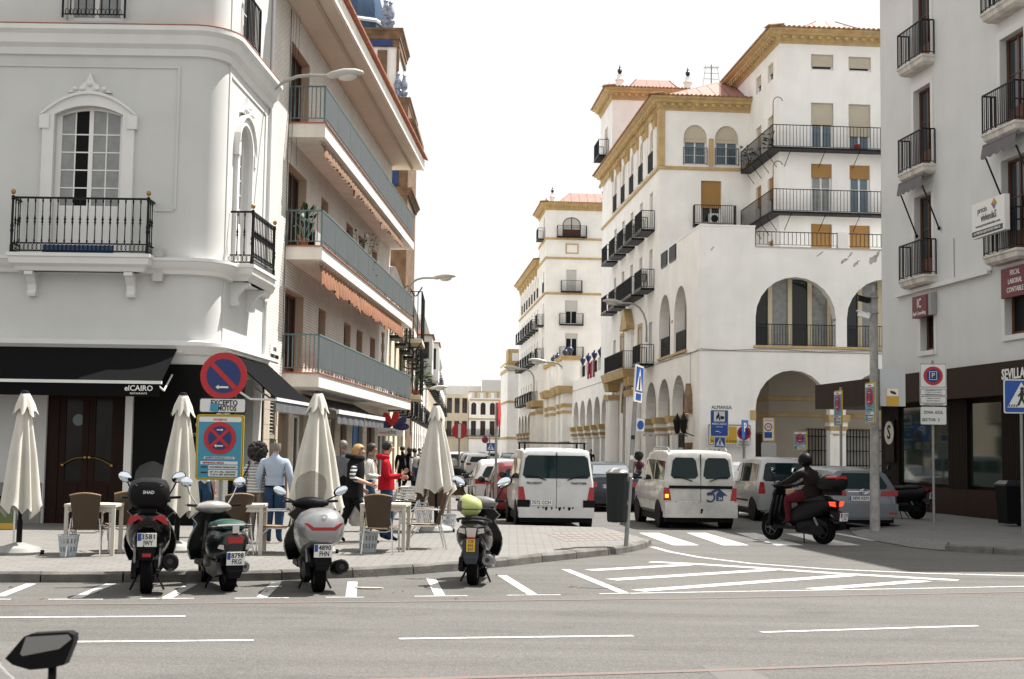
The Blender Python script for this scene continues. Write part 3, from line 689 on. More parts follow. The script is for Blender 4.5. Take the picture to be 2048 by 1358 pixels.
for i, (z, zr_) in enumerate(fl):
    dpt = .94; s = MB(); s.box(-.2, S1, -dpt, -.001, sb[i], z - .03)
    B = s.build('balcony', m_slab, L_); SB.append(B)
    e = MB(); e.box(-.24, S1 + .03, -dpt - .04, -.001, z - .03, z); e.build('edge_tiles', m_quarry, B)
    r = MB(); railing(r, (-.18, -.02), (-.18, -dpt + .03), z, zr_, .115, .02, .1); r.build('end_railing', m_grail, B)
    r = MB(); r.box(-.2, S1 - .02, -dpt - .005, -dpt + .05, zr_ - .04, zr_); r.build('top_rail', m_grail, B)
    n = 10; pw = (S1 + .1) / n
    pm0 = MB().box(.03, pw - .03, -.015, .015, .13, zr_ - z - .05).build('railing_panel', m_panel, B, loc=(-.15, -dpt + .02, z))
    po = MB().box(-.022, .022, -.02, .02, 0, zr_ - z - .04).build('rail_post', m_grail, B, loc=(-.15, -dpt + .02, z))
    for k in range(1, n):
        obj('railing_panel', pm0.data, B, (-.15 + k * pw, -dpt + .02, z)); obj('rail_post', po.data, B, (-.15 + k * pw, -dpt + .02, z))
    r = MB(); r.box(-.15, S1 - .05, -dpt + .012, -dpt + .03, z + .09, z + .115)
    for k in range(40): r.box(-.15 + k * .5, -.15 + k * .5 + .06, -dpt + .01, -dpt + .03, z, z + .09)
    r.build('bottom_rail', m_grail, B)
# rolled awnings with ragged fringe under the two upper balconies
def fringe(parent, x0, x1, y, z, h, m, seed, knots):
    rr = random.Random(seed); b = MB(); n = int((x1 - x0) / .07); top, bot = [], []
    for i in range(n + 1):
        x = x0 + (x1 - x0) * i / n; k = min(abs(x - q) for q in knots)
        top.append((x, y + .025 * sin(i * .9), z)); lo = h * (.9 + .1 * abs(sin(i * .55 + seed))) * (1 + .15 * rr.random()) + (.16 if k < .18 else 0)
        bot.append((x + rr.random() * .02, y - .09 + .05 * sin(i * .9 + .5), z - lo))
    mid = [((a[0] + c[0]) / 2, (a[1] + c[1]) / 2 - .03, (a[2] * .5 + c[2] * .5)) for a, c in zip(top, bot)]
    b.rings([top, mid, bot], False, False, False); o = b.build('awning_fringe', m, parent, smooth=.9)
    c = MB(); c.cyl((x0 - .1, y + .02, z + .02), (x1 + .1, y + .02, z + .02), .045, n=8); c.build('awning_roller', m_reveal, parent)
    return o
fringe(SB[2], 0.3, 16.9, -.78, sb[2] - .05, .33, m_awnt, 2, (5.3, 11.2))
fringe(SB[1], 0.25, 17.3, -.8, sb[1] - .05, .52, m_awn, 5, (2.6, 6.6, 12.7))
# eave with clay tiles
E0, E1 = S0 - .1, 20.85
mb = MB(); mb.box(E0, E1, -1.14, .5, 13.12, 13.2); ev = mb.build('eave', m_soff, L_)
mb = MB(); mb.box(E0, E1 + .02, -1.22, -1.14, 13.1, 13.5); mb.build('fascia', m_slab, ev)
mb = MB(); mb.rings([[(E0, -1.22, 13.51), (E0, 4.5, 15.6), (E0, 4.5, 13.2), (E0, -1.1, 13.2)], [(E1, -1.22, 13.51), (E1, 4.5, 15.6), (E1, 4.5, 13.2), (E1, -1.1, 13.2)]]); rf = mb.build('roof', m_tile, L_)
tl = MB(); tile_rows(tl, (E0, -1.36), (E1, -1.36), 13.52, (0, .5, .19), step=.2, r=.085); tl.build('roof_tiles', m_tile, rf, kind='stuff')
mb = MB(); mb.cyl((E0 + .2, -.75, 13.06), (E1 - .3, -.75, 13.06), .04, n=8); mb.build('awning_roller', m_reveal, ev)
# ground floor: stone piers, doors, louvre, shop openings
gh = [(-1.75, -1.05, 2.05, 3.0), (-1.75, -1.05, .13, 1.95), (-.75, .55, .13, 2.6), (1.15, 2.6, .13, 2.6), (3.3, 4.9, .13, 2.6), (6.0, 7.6, .13, 2.6), (8.6, 9.9, .13, 2.6), (11, 13.4, .13, 2.7), (14.3, 16.4, .13, 2.7), (17.2, 19.2, .13, 2.7)]
mb = wallbm(MB(), S0, S1, 0, 3.4, gh, -.03, .3); SF = mb.build('shop_front', mat('cladding_joint', (.26, .225, .18), .8), L_)
m_slabst = mat('beige_stone', (.47, .41, .325), .6, var=.14, vs=2.5, fine=.08, fs=30); sm0 = {}
for r_ in range(9):
    for c_ in range(32):
        a = S0 + c_ * .72 - (.36 if r_ % 2 else 0); b = min(a + .71, S1); a = max(a, S0); z0, z1 = .13 + r_ * .36, .13 + r_ * .36 + .352
        if b - a < .12: continue
        for h in gh:
            if h[0] < b and h[1] > a and h[2] < z1 and h[3] > z0:
                if h[0] - a > .1: b = h[0] - .004
                elif b - h[1] > .1: a = h[1] + .004
                else: a = b
        if b - a < .1: continue
        k = round(b - a, 2)
        if k not in sm0: o = MB().taper(0, k, -.022, 0, 0, .352, 0, 0).build('stone_slab', m_slabst, SF, loc=(a, -.032, z0)); sm0[k] = o.data
        else: obj('stone_slab', sm0[k], SF, (a, -.032, z0))
lv = MB()
for k in range(11): lv.add([(-1.75, .0, 2.07 + k * .085), (-1.05, .0, 2.07 + k * .085), (-1.05, .09, 2.15 + k * .085), (-1.75, .09, 2.15 + k * .085)], [(0, 1, 2, 3)])
lv.build('louvre', mat('louvre_grey', (.2, .19, .17), .6), L_, kind='stuff')
window(L_, (-1.75, .12, .13), 0, .7, 1.82, fm=m_trim, leaves=1, rows=1, kick=.5, name='service_door')
for k, (a, b, c, d) in enumerate(gh[2:]):
    if k == 0: mb = MB(); mb.box(a, b, .1, .15, c, d); mb.box(a + .1, a + .6, .08, .1, c + .2, d - .2); mb.box(b - .6, b - .1, .08, .1, c + .2, d - .2); mb.build('entrance_door', mat('tan_door', (.20, .13, .075), .5, var=.15), L_)
    elif k == 4: mb = MB(); mb.box(a, b, .1, .15, c, d); mb.build('entrance_door', m_wood, L_)
    elif k == 5: window(L_, (a, .12, c), 0, b - a, d - c, fm=mat('blue_door_paint', (.03, .10, .22), .5), pm=mat('blue_poster', (.04, .12, .25), .4), leaves=2, rows=1, name='shop_window')
    else: window(L_, (a, .12, c), 0, b - a, d - c, fm=m_wframe if k % 2 else m_wood, leaves=2, rows=1, kick=.3, name='shop_window')
for a, b in ((2.0, 6.9), (7.0, 11.3)):
    zq, zw_, yo_ = 2.72, 3.2, -1.05; m = MB(); n = 14; top = [(a + (b - a) * i / n, -.03, zw_) for i in range(n + 1)]; mid = [(a + (b - a) * i / n, -.55, (zw_ + zq) / 2 - .06 - .03 * sin(i * 1.7)) for i in range(n + 1)]; bo = [(a + (b - a) * i / n, yo_, zq) for i in range(n + 1)]
    m.rings([top, mid, bo], False, False, False); A = m.build('awning', mat('charcoal_canvas', (.03, .031, .034), .9, var=.3, vs=3), L_, smooth=.9)
    m = MB(); m.box(a, b, yo_ - .06, yo_ + .02, zq - .06, zq + .05); m.build('awning_bar', m_trim, A)
    m = MB(); lo = [(a + (b - a) * i / 28, yo_ - .02 - .02 * sin(i * 1.1), zq - .3 - .05 * (i % 2)) for i in range(29)]; hi = [(p[0], yo_ - .02, zq - .06) for p in lo]; m.rings([hi, lo], False, False, False); m.build('valance', mat('grey_canvas', (.1, .1, .1), .9), A)
# projecting flower sign over the shop
sg = MB(); sg.box(17.0, 17.06, -1.0, -.06, 2.2, 2.5); fs_ = sg.build('projecting_sign', m_let, L_)
text('chc', .24, mat('navy_letter', (.03, .035, .12), .5), fs_, (16.99, -.62, 2.36), (pi / 2, 0, -pi / 2)); text('energía', .12, mat('red_letter', (.6, .06, .04), .5), fs_, (16.99, -.28, 2.34), (pi / 2, 0, -pi / 2))
for k, (ang, cn, cc) in enumerate(((158, 'navy_petal', (.035, .04, .12)), (120, 'red_petal', (.55, .03, .035)), (75, 'red_petal', (.55, .03, .035)), (35, 'navy_petal', (.035, .04, .12)), (5, 'navy_petal', (.035, .04, .12)))):
    a = radians(ang); pt = MB(); d = (-cos(a) * -1, sin(a)); c0 = (-.62, 2.52); pts = []
    for i in range(14):
        t = 2 * pi * i / 14; u = .34 + .3 * cos(t); w = .13 * sin(t) * (1 + .3 * cos(t)); pts.append((c0[0] - d[0] * u * -1 * -1 - d[1] * w * -1, c0[1] + d[1] * u + d[0] * w))
    pt.prism(pts, 17.0, 17.05, 'x'); pt.build('petal', mat(cn, cc, .5), fs_)
# plants, cooler and loose cables on the balconies
m_leaf = mat('leaf_green', (.07, .12, .025), .6, var=.4, vs=9)
m_leafd = mat('leaf_dark', (.03, .06, .018), .6, var=.4, vs=9)
m_pot = mat('clay_pot', (.38, .15, .08), .8, var=.15)
def plant(name, label, loc, h, rad, n, seed, leaf=.16, m=None, pot=.16, group=None, cat='plant', upright=.3):
    rr = random.Random(seed); t = thing(name, label, cat, loc, 0, group)
    if pot:
        p = MB(); p.lathe([(pot * .7, 0), (pot * .75, .02), (pot, pot * 1.5), (pot * 1.1, pot * 1.5), (pot * 1.1, pot * 1.7), (pot * .9, pot * 1.7), (pot * .85, pot * 1.4)], n=10); p.build('pot', m_pot, t, smooth=True)
    st = MB(); lf = MB(); z0 = pot * 1.4
    for i in range(n):
        a = rr.random() * 2 * pi; q = rr.random() ** .5 * rad; z = z0 + h * (rr.random() ** .8)
        c = Vector((q * cos(a), q * sin(a), z)); d = Vector((cos(a + rr.random() - .5), sin(a + rr.random() - .5), upright + rr.random() - .6)).normalized(); w = d.cross(Vector((rr.random() - .5, rr.random() - .5, 1))).normalized(); L = leaf * (.6 + .8 * rr.random())
        lf.add([c, c + d * L * .5 + w * L * .22, c + d * L, c + d * L * .5 - w * L * .22], [(0, 1, 2, 3)])
        if i % 6 == 0: st.tube([(0, 0, z0 * .6), (c.x * .5, c.y * .5, z * .6), tuple(c)], .008, 4)
    st.build('stem', m_leafd, t); lf.build('leaves', m or m_leaf, t); return t
def Lw(s, y, z): return (LP[0] + LD[0] * s - LD[1] * y, LP[1] + LD[1] * s + LD[0] * y, z)
plant('potted_palm', 'leafy palm beside the door on the middle balcony of the brick building', Lw(.3, -.35, fl[1][0]), 0.8, .2, 60, 4, .26, m_leafd, .14, upright=.8)
plant('potted_shrub', 'bushy plant rising above the green panels of the middle balcony', Lw(9.2, -.5, fl[1][0]), 1.5, .5, 200, 8, .13, m_leafd, .2)
mc = MB(); T_ = thing('air_conditioner', 'grey air conditioner unit behind the middle balcony railing of the brick building', 'air conditioner', Lw(1.6, -.35, fl[1][0]), LA)
mc.box(-.4, .4, -.15, .15, .06, .62); mc.box(-.35, -.25, -.12, .12, 0, .06); mc.box(.25, .35, -.12, .12, 0, .06); mc.build('casing', m_blindg, T_)
mc = MB(); mc.box(-.406, -.40, -.12, .12, .1, .56); mc.build('grille', m_iron, T_)
cb = MB(); rr = random.Random(3)
for k in range(4):
    x = -.45 + k * .13; cb.tube([(x + .1 * sin(z * 1.3 + k), -.05 - .04 * k, z) for z in [13 - .5 * i for i in range(7 + 2 * (k % 2))]], .005, 4)
cb.tube([(-.4, -.03, z) for z in (13, 10, 7, 4)], .009, 5); cb.build('loose_cables', m_iron, L_, kind='stuff')
# street name tiles on the brick
nm = MB(); nm.box(-1.75, -.75, -.02, 0, 3.85, 4.25); pn_ = nm.build('name_plaque', mat('ceramic_white', (.75, .74, .7), .3), L_)
text('CALLE', .13, m_iron, pn_, (-1.25, -.024, 4.15)); text('PASTOR Y LANDERO', .13, m_iron, pn_, (-1.25, -.024, 3.97), width=.9)
# jar-shaped emblem on the end of the wall
jr = MB(); pf = [(.0, 4.2), (.35, 4.2), (.55, 4.45), (.6, 4.75), (.45, 5.0), (.2, 5.2), (.14, 5.4), (.3, 5.55), (.34, 5.7), (.2, 5.8), (.16, 6.0), (.3, 6.1), (.28, 6.2)]
pts = [(18.2 + r, z) for r, z in pf[1:]] + [(18.2 - r, z) for r, z in pf[1:][::-1]]
mb = MB(); mb.box(17.2, 19.4, -.012, 0, 4.0, 6.4); em = mb.build('mural_panel', m_white, L_); jr.prism(pts, -.05, -.012); jr.build('jar_emblem', mat('brown_emblem', (.2, .13, .07), .7), em)
# ------------------------------------------------------------------ arcaded building on the right of the street
MA = atan2(Mr[1], Mr[0])
def Ms(px, py): return online(px, py, MP, Mt)
def Mc(px, py, y): return online(px, py, Ml(0, y), Mr)
sP = lambda u, v, z: (v, -u, z)            # wall plane facing the street (-x); u = -y
def hip(parent, x0, x1, y0, y1, z, rise, inset=.9, seams=True, m=None):
    cx0, cx1 = x0, x1; w = min(x1 - x0, y1 - y0) / 2 * inset; mb = MB()
    a = [(x0, y0, z), (x1, y0, z), (x1, y1, z), (x0, y1, z)]; b = [(x0 + w, y0 + w, z + rise), (x1 - w, y0 + w, z + rise), (x1 - w, y1 - w, z + rise), (x0 + w, y1 - w, z + rise)]
    mb.rings([a, b]); r = mb.build('hip_roof', m or m_sheet, parent)
    if seams:
        s = MB()
        for k in range(4):
            p, q, P_, Q_ = Vector(a[k]), Vector(a[(k + 1) % 4]), Vector(b[k]), Vector(b[(k + 1) % 4]); L = (q - p).length; n = max(3, int(L / .75)); d = (q - p).normalized(); run = ((P_ - p) - d * (P_ - p).dot(d)); t0 = (P_ - p).dot(d)
            s.cyl(p, P_, .035, n=5)
            for i in range(1, n):
                t = L * i / n; f = min(1, t / t0 if t0 > 1e-3 else 1, (L - t) / t0 if t0 > 1e-3 else 1); s.cyl(p + d * t, p + d * t + run * f, .022, n=4)
        s.build('roof_seams', m_seam, r, kind='stuff')
    return r
def eave(parent, x0, x1, y0, y1, z, sides='fl', out=.55, h=.78, dent=True, sc=1.):
    """ochre moulded cornice with dentils, a row of clay tiles on the seen sides"""
    prof = [(-.06, z), (.05, z), (.06, z + .16 * h), (.12, z + .22 * h), (.16, z + .45 * h), (out * .62, z + .58 * h), (out * .66, z + .72 * h), (out, z + .86 * h), (out, z + h), (-.06, z + h)]
    mb = MB(); mb.sweep([(x0, y0), (x1, y0), (x1, y1), (x0, y1)], prof, True); c = mb.build('cornice', m_ochre, parent)
    if dent:
        d = MB(); st = .45
        for i in range(int((x1 - x0) / st)): x = x0 + .1 + i * st; d.box(x, x + .2, y0 - out * .58, y0 - .05, z + .3 * h, z + .52 * h)
        for i in range(int((y1 - y0) / st)): y = y0 + .1 + i * st; d.box(x0 - out * .58, x0 - .05, y, y + .2, z + .3 * h, z + .52 * h)
        d.build('dentils', m_ochre, c, kind='stuff')
    t = MB(); e = out + .1
    if 'f' in sides: tile_rows(t, (x0 - e, y0 - e), (x1 + e, y0 - e), z + h, (0, .75, .1), step=.25, r=.09)
    if 'l' in sides: tile_rows(t, (x0 - e, y0 - e), (x0 - e, y1 + e), z + h, (.75, 0, .1), step=.25, r=.09)
    t.build('eave_tiles', mat('eave_clay', (.30, .17, .09), .85, var=.4, vs=5), c, kind='stuff')
    mb = MB(); mb.box(x0 - out, x1 + out, y0 - out, y1 + out, z + h - .002, z + h + .05); mb.build('eave_board', m_tile, c)
    return c
def finial(parent, x, y, z, s=1.):
    p = MB(); p.lathe([(.42 * s, 0), (.42 * s, .2 * s), (.32 * s, .25 * s), (.32 * s, .8 * s), (.4 * s, .86 * s), (.4 * s, .95 * s), (.26 * s, 1.0 * s), (.2 * s, 1.3 * s), (.24 * s, 1.36 * s), (.1 * s, 1.4 * s)], (x, y, z), 8); q = p.build('finial', m_white, parent)
    u = MB(); u.lathe([(.06 * s, 1.4 * s), (.14 * s, 1.5 * s), (.2 * s, 1.68 * s), (.16 * s, 1.82 * s), (.06 * s, 1.9 * s), (.09 * s, 2.0 * s), (.03 * s, 2.1 * s), (.005, 2.3 * s)], (x, y, z), 8); u.build('urn', mat('dark_ceramic', (.012, .012, .02), .3), q, smooth=True)
def stringc(parent, path, z, h=.16, o=.07, m=None, name='string_course'):
    mb = MB(); mb.sweep(path, [(-.02, z), (o, z + .02), (o, z + h), (-.02, z + h + .02)]); return mb.build(name, m or m_ochre, parent)
COLS = {}
def column(parent, x, y, r=.36, ztop=3.57, square=True):
    """arcade column: round shaft with ring, two-step ochre capital, base"""
    if r not in COLS:
        s = MB(); s.lathe([(r * 1.25, .1), (r * 1.25, .3), (r * 1.05, .36), (r, .42), (r * .93, 2.7), (r * .93, 2.74)], n=14); a = s.build('column', m_white, None, smooth=True)
        k = MB(); k.lathe([(r * 1.02, 2.62), (r * 1.02, 2.68)], n=14); w = r * 1.05; k.taper(-w, w, -w, w, 2.84, 3.04, -.06, -.06); w = r * 1.3; k.taper(-w, w, -w, w, 3.24, ztop, -.05, -.05); k.build('capital', m_ochre, a)
        k = MB(); w = r * 1.0; k.box(-w, w, -w, w, 2.72, 2.84); w = r * 1.15; k.box(-w, w, -w, w, 3.04, 3.24); k.build('neck_block', m_white, a)
        COLS[r] = a; o = a
    else: o = copy_tree(COLS[r])
    o.parent = parent; o.location = (x, y, 0); return o
def arch_wall(root, P, u0, u1, z0, z1, holes, name, m=None, rev=.55):
    mb = wallbm(MB(), u0, u1, z0, z1, holes, 0, rev, P); return mb.build(name, m or m_white, root)
# ---- near block
A = thing('arcaded_building', 'big white arcaded building with ochre cornices, towers and iron balconies on the near corner', 'building', (MP[0], MP[1], 0), MA)
SPR, APX = 3.57, 5.55; AW = 3.2
ga = [4.95, 8.78]; gm = [12.55]; gf = [26.2, 29.9]
def ah(c, w=AW, z0=.13, zt=APX, sp=4.05): return (-c - w / 2, -c + w / 2, z0, zt, sp)
hp = [ah(c) for c in ga] + [(-c - 1.55, -c + 1.55, 6.66, 9.97, 8.42) for c in (4.6, 8.72)]
arch_wall(A, sP, -10.43, 0, 0, 12.24, hp, 'street_wall')
cols_y = [12.9 + 3.25 * k for k in range(5)]
floors = [6.56, 10.70, 13.95]
hm = [ah(c) for c in gm + gf] + [ah(20.5, 3.6, .13, 5.9, 4.1)]
for y in cols_y:
    hm += [(-y - .5, -y + .5, 10.7, 12.95), (-y - .5, -y + .5, 13.95, 16.15), (-y - .62, -y + .62, 17.35, 19.75, 19.1)]
    if abs(y - 19.4) > .5: hm += [(-y - .5, -y + .5, 6.56, 8.9)]
arch_wall(A, sP, -32, -10.43, 0, 20.3, hm, 'street_wall')
# camera-facing podium wall with the two-storey arches
c1a, c1b = Mc(1511, 830, 0)[0], Mc(1660, 830, 0)[0]; c2a = 6.93
fh = [(c1a, c1b, .13, 5.6, 3.75), (c1b + .75, c1b + .75 + 3.6, .13, 5.6, 3.75), (c1a, 6.41, 6.72, 9.95, 8.04), (c2a, c2a + 3.83, 6.72, 9.95, 8.04)]
arch_wall(A, idP, 0, 2.58, 0, 12.24, [], 'corner_wall'); arch_wall(A, idP, 2.58, 13, 0, 11.36, fh, 'podium_wall')
pr0, pr1 = Mc(1676, 470, 0)[0], Mc(1697, 470, 0)[0]
mb = MB(); mb.box(pr0, pr1, 0, .4, 11.36, 12.12); mb.build('parapet_pier', m_white, A)
mb = MB(); mb.box(-.03, 2.6, -.03, .4, 12.24, 12.32); mb.box(-.03, .4, .4, 5.2, 12.24, 12.32); mb.build('parapet_coping', m_white, A)
mb = MB(); mb.box(2.58, 13, -.03, .4, 11.3, 11.36); mb.build('parapet_ledge', mat('grey_ledge', (.5, .47, .43), .8, var=.2), A)
for a, b in ((2.62, pr0), (pr1, 13)):
    r = MB(); railing(r, (a, .1), (b, .1), 11.36, 12.08, .2, .02, .1); r.build('terrace_railing', m_iron, A)
for a, b in ((5.7, 7.3), (8.0, 9.6)):
    r = MB(); railing(r, (-.02, a), (-.02, b), 11.5, 12.25, .14, .03, .02); r.build('terrace_railing', m_iron, A)
    mb = MB(); mb.box(-.03, -.004, a, b, 11.42, 12.2); mb.build('niche_shade_panel', mat('niche_shadow_paint', (.16, .16, .17), .8), A)  # flat grey panel on the wall; its colour stands in for recess shade
mb = MB(); mb.box(.3, 13, .3, 10.4, 10.0, 10.15); mb.box(.55, 13, .55, 10.4, 6.15, 6.5); mb.build('gallery_floor', m_white, A)
stringc(A, [(0, 32), (0, 0), (13, 0)], 6.42, .05, .04, mat('grey_ledge', (.5, .47, .43)))
stringc(A, [(0, 10.3), (0, 2.9)], 6.56, .12, .1); stringc(A, [(c1a - .1, 0), (12, 0)], 6.6, .12, .1)
# arcade interior: shops behind, ochre bands
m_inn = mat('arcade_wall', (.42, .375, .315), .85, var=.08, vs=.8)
ih = [(5.2, 6.1, .13, 2.6), (7.4, 8.6, .13, 2.5), (5.6, 6.9, 4.3, 5.9)]
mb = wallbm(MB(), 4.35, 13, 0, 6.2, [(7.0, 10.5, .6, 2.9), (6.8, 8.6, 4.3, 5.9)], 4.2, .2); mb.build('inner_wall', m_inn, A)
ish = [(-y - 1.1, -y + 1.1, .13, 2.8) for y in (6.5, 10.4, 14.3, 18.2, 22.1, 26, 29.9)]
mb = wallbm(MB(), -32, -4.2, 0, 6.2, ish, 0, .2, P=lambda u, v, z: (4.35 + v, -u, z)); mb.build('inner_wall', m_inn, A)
for y in (6.5, 10.4, 14.3, 18.2, 22.1, 26, 29.9): window(A, (4.45, y + 1.1, .13), -pi / 2, 2.2, 2.67, fm=m_wood, pm=m_glassd, leaves=2, rows=1, name='shop_window')
stringc(A, [(4.35, 32), (4.35, 4.2), (13, 4.2)], 3.55, .2, .05); stringc(A, [(4.35, 32), (4.35, 4.2), (13, 4.2)], 4.35, .2, .05)
window(A, (6.8, 4.32, 4.3), 0, 1.8, 1.6, fm=m_iron, pm=m_glass, leaves=2, rows=1)
g = MB()
for k in range(28): x = 6.3 + k * .16; g.box(x, x + .045, 4.05, 4.09, .5, 3.0)
for z in (.55, 1.2, 1.9, 2.6, 2.95): g.box(6.2, 10.9, 4.06, 4.1, z, z + .04)
g.build('window_bars', m_iron, A); mb = MB(); mb.box(6.9, 10.6, 4.3, 4.33, .6, 2.9); mb.build('barred_window', m_blindg, A)
for y in [(ga[0] + ga[1]) / 2, (ga[1] + gm[0]) / 2, 3.0, 14.5]: column(A, .28, y)
for y in (24.3, 28.05, 31.8): column(A, .28, y)
column(A, c1b + .38, .28)
mb = MB(); mb.box(c1a - .25, c1a + .02, -.06, .5, 3.3, 3.72); mb.build('impost', m_ochre, A)
# upper gallery glazing: cream posts one by one, glass, railings
def gallery(P, a, b, rot, base):
    n = 4; w = (b - a) / n
    for i in range(1, n + 1):
        m = MB(); x = a + i * w - .12; v = [P(q, y, z) for z in (6.7, 9.95) for y in (.9, 1.0) for q in (x, x + .2)]
        m.add(v, [(0, 2, 3, 1), (4, 5, 7, 6), (0, 1, 5, 4), (2, 6, 7, 3), (0, 4, 6, 2), (1, 3, 7, 5)]); m.build('gallery_post', mat('cream_post', (.62, .54, .38), .6), A)
    for i in range(n):
        m = MB(); v = [P(q, y, z) for z in (6.7, 9.95) for y in (1.02, 1.05) for q in (a + i * w - .1, a + (i + 1) * w - .1)]
        m.add(v, [(0, 2, 3, 1), (4, 5, 7, 6), (0, 1, 5, 4), (2, 6, 7, 3), (0, 4, 6, 2), (1, 3, 7, 5)]); m.build('gallery_glass', m_glass if i % 2 == 0 else m_glassb, A)
    r = MB(); p, q = P(a, .12, 0), P(b, .12, 0); railing(r, p[:2], q[:2], 6.72, 7.75, .13, .016, .06); r.build('gallery_railing', m_iron, A)
gallery(idP, c1a, 6.41, 0, 0); gallery(idP, c2a, c2a + 3.83, 0, 0)
for c in (4.6, 8.72): gallery(sP, -c - 1.55, -c + 1.55, 0, 0)
def smallcol(x, y, z0, z1):
    m = MB(); m.lathe([(.2, z0), (.2, z0 + .1), (.16, z0 + .15), (.14, z1 - .15), (.2, z1 - .05), (.2, z1)], (x, y, 0), 10); c = m.build('gallery_column', m_white, A, smooth=True); k = MB(); k.box(x - .26, x + .26, y - .24, y + .24, z1, z1 + .14); k.build('capital', m_ochre, c)
smallcol(6.67, .25, 6.72, 7.95); smallcol(.25, 6.66, 6.7, 8.3)
# main block front towards the camera
mf = [(*[Mc(p, 300, 10.43)[0] for p in q], 17.3, 19.5, 18.75) for q in ((1367, 1414), (1430, 1477))] + [(Mc(1402, 380, 10.43)[0], Mc(1443, 380, 10.43)[0], 14.1, 16.45)]
mb = wallbm(MB(), 0, 5.4, 9.9, 20.3, mf, 10.43, .3); mb.build('front_wall', m_white, A)
for q in mf[:2]: window(A, (q[0], 10.62, 17.3), 0, q[1] - q[0], 2.2, pm=mat('bluish_glass', (.08, .13, .17), .08, spec=.8), leaves=2, rows=3, blind=.42, bm_=m_blindc, spring=1.45)
q = mf[2]; window(A, (q[0], 10.62, 14.1), 0, q[1] - q[0], 2.35, leaves=2, rows=2, blind=.62, bm_=m_blindo)
balcony(A, (q[0] - .45, 10.43, 14.0), 0, 2.3, .45, rail=1.05)
ac = thing('air_conditioner', 'white air conditioner with round fan on the small balcony under the ochre blind', 'air conditioner', Ml((q[0] + q[1]) / 2 + .2, 10.2) + (14.0,), MA); m = MB(); m.box(-.38, .38, -.15, .15, .04, .6); m.build('casing', m_wframe, ac); m = MB(); m.cyl((-.1, -.155, .32), (-.1, -.165, .32), .2, n=14); m.build('fan_grille', m_iron, ac)
for q in mf[:2]:
    r = MB(); railing(r, (q[0], 10.38), (q[1], 10.38), 17.3, 18.25, .13); r.build('window_railing', m_iron, A)
stringc(A, [(0, 32), (0, 10.43), (5.3, 10.43)], 17.0, .18, .08)
mb = MB(); mb.box(-.09, .28, 10.36, 10.44, 17.2, 20.3); mb.box(-.09, -.002, 10.44, 10.75, 17.2, 20.3); mb.build('corner_pilaster', m_ochre, A)
x = (mf[0][1] + mf[1][0]) / 2; mb = MB(); mb.box(x - .13, x + .13, 10.36, 10.42, 17.25, 18.75); mb.build('pilaster', m_ochre, A)
eave(A, 0, 9, 10.43, 32, 20.25, 'fl', h=.7); hip(A, .2, 8.8, 10.7, 31.6, 21.1, 1.9)
# street windows, balconies and top floor arches
for k, y in enumerate(cols_y):
    for fi, (z, h) in enumerate(((10.7, 2.25), (13.95, 2.2))):
        window(A, (.2, y + .5, z), -pi / 2, 1.0, h, leaves=2, rows=2, blind=(.15, .45, .75, .3, .6)[(k * 3 + fi * 2) % 5], bm_=m_blindg if (k + fi) % 3 else m_blindc)
        if not (fi == 0 and k in (1, 2)): balcony(A, (0, y + 1.15, z - .02), -pi / 2, 2.3, .75)
    window(A, (.2, y + .62, 17.35), -pi / 2, 1.24, 2.4, leaves=2, rows=2, blind=.35, bm_=m_blindc, spring=1.75)
    r = MB(); railing(r, (-.06, y - .62), (-.06, y + .62), 17.35, 18.4, .1, .03, .02); r.build('window_railing', m_iron, A)
    for d in (-1.62, -1.15, 1.15):
        if k and d == -1.62 and 0: continue
        m = MB(); m.box(-.1, -.002, y + d - .12, y + d + .12, 17.3, 19.5); pl_ = m.build('pilaster', m_white, A)
        m = MB(); m.taper(-.14, -.002, y + d - .14, y + d + .14, 19.5, 19.9, -.06, -.06); m.box(-.3, -.002, y + d - .14, y + d + .14, 19.9, 20.2); m.build('capital', m_ochre, pl_)
    if abs(y - 19.4) > .5: window(A, (.2, y + .5, 6.58), -pi / 2, 1.0, 2.3, leaves=2, rows=2)
balcony(A, (0, 20.6, 10.68), -pi / 2, 5.6, .75)
balcony(A, (0, 14.1, 6.54), -pi / 2, 2.4, .8)
m = MB(); m.taper(-.95, .0, 16.2, 24.6, 6.0, 6.5, -.1, -.2); m.build('portal_entablature', m_ochre, A); balcony(A, (0, 24.0, 6.54), -pi / 2, 7.2, .95)
for y in (16.0, 17.0, 24.0, 25.0):
    m = MB(); m.lathe([(.48, .13), (.48, .5), (.4, .56), (.36, 4.9), (.42, 4.95)], (-.3, y, 0), 12); c = m.build('portal_column', m_white, A, smooth=True)
    m = MB(); m.taper(-.72, .1, y - .42, y + .42, 4.95, 5.25, -.05, -.05); m.taper(-.68, .1, y - .38, y + .38, 5.5, 6.0, -.12, -.12); m.build('capital', m_ochre, c)
m = MB(); ap = arc_pts(-20.5 - 2.0, -20.5 + 2.0, 4.1, 6.1); ai = arc_pts(-20.5 - 1.8, -20.5 + 1.8, 4.1, 5.9)
for k in range(len(ap) - 1):
    q = (ap[k], ap[k + 1], ai[k + 1], ai[k]); m.rings([[sP(p[0], -.1, p[1]) for p in q], [sP(p[0], 0, p[1]) for p in q]])
m.build('portal_arch', m_ochre, A)
m = MB(); m.prism([(18.2, 9.0), (20.6, 9.0), (20.6, 9.25), (19.4, 10.3), (18.2, 9.25)], -.5, 0, 'x'); pd_ = m.build('pediment', m_ochre, A); m = MB(); m.box(-.14, 0, 18.6, 20.2, 6.6, 9.0); m.build('pediment_niche', m_white, pd_)
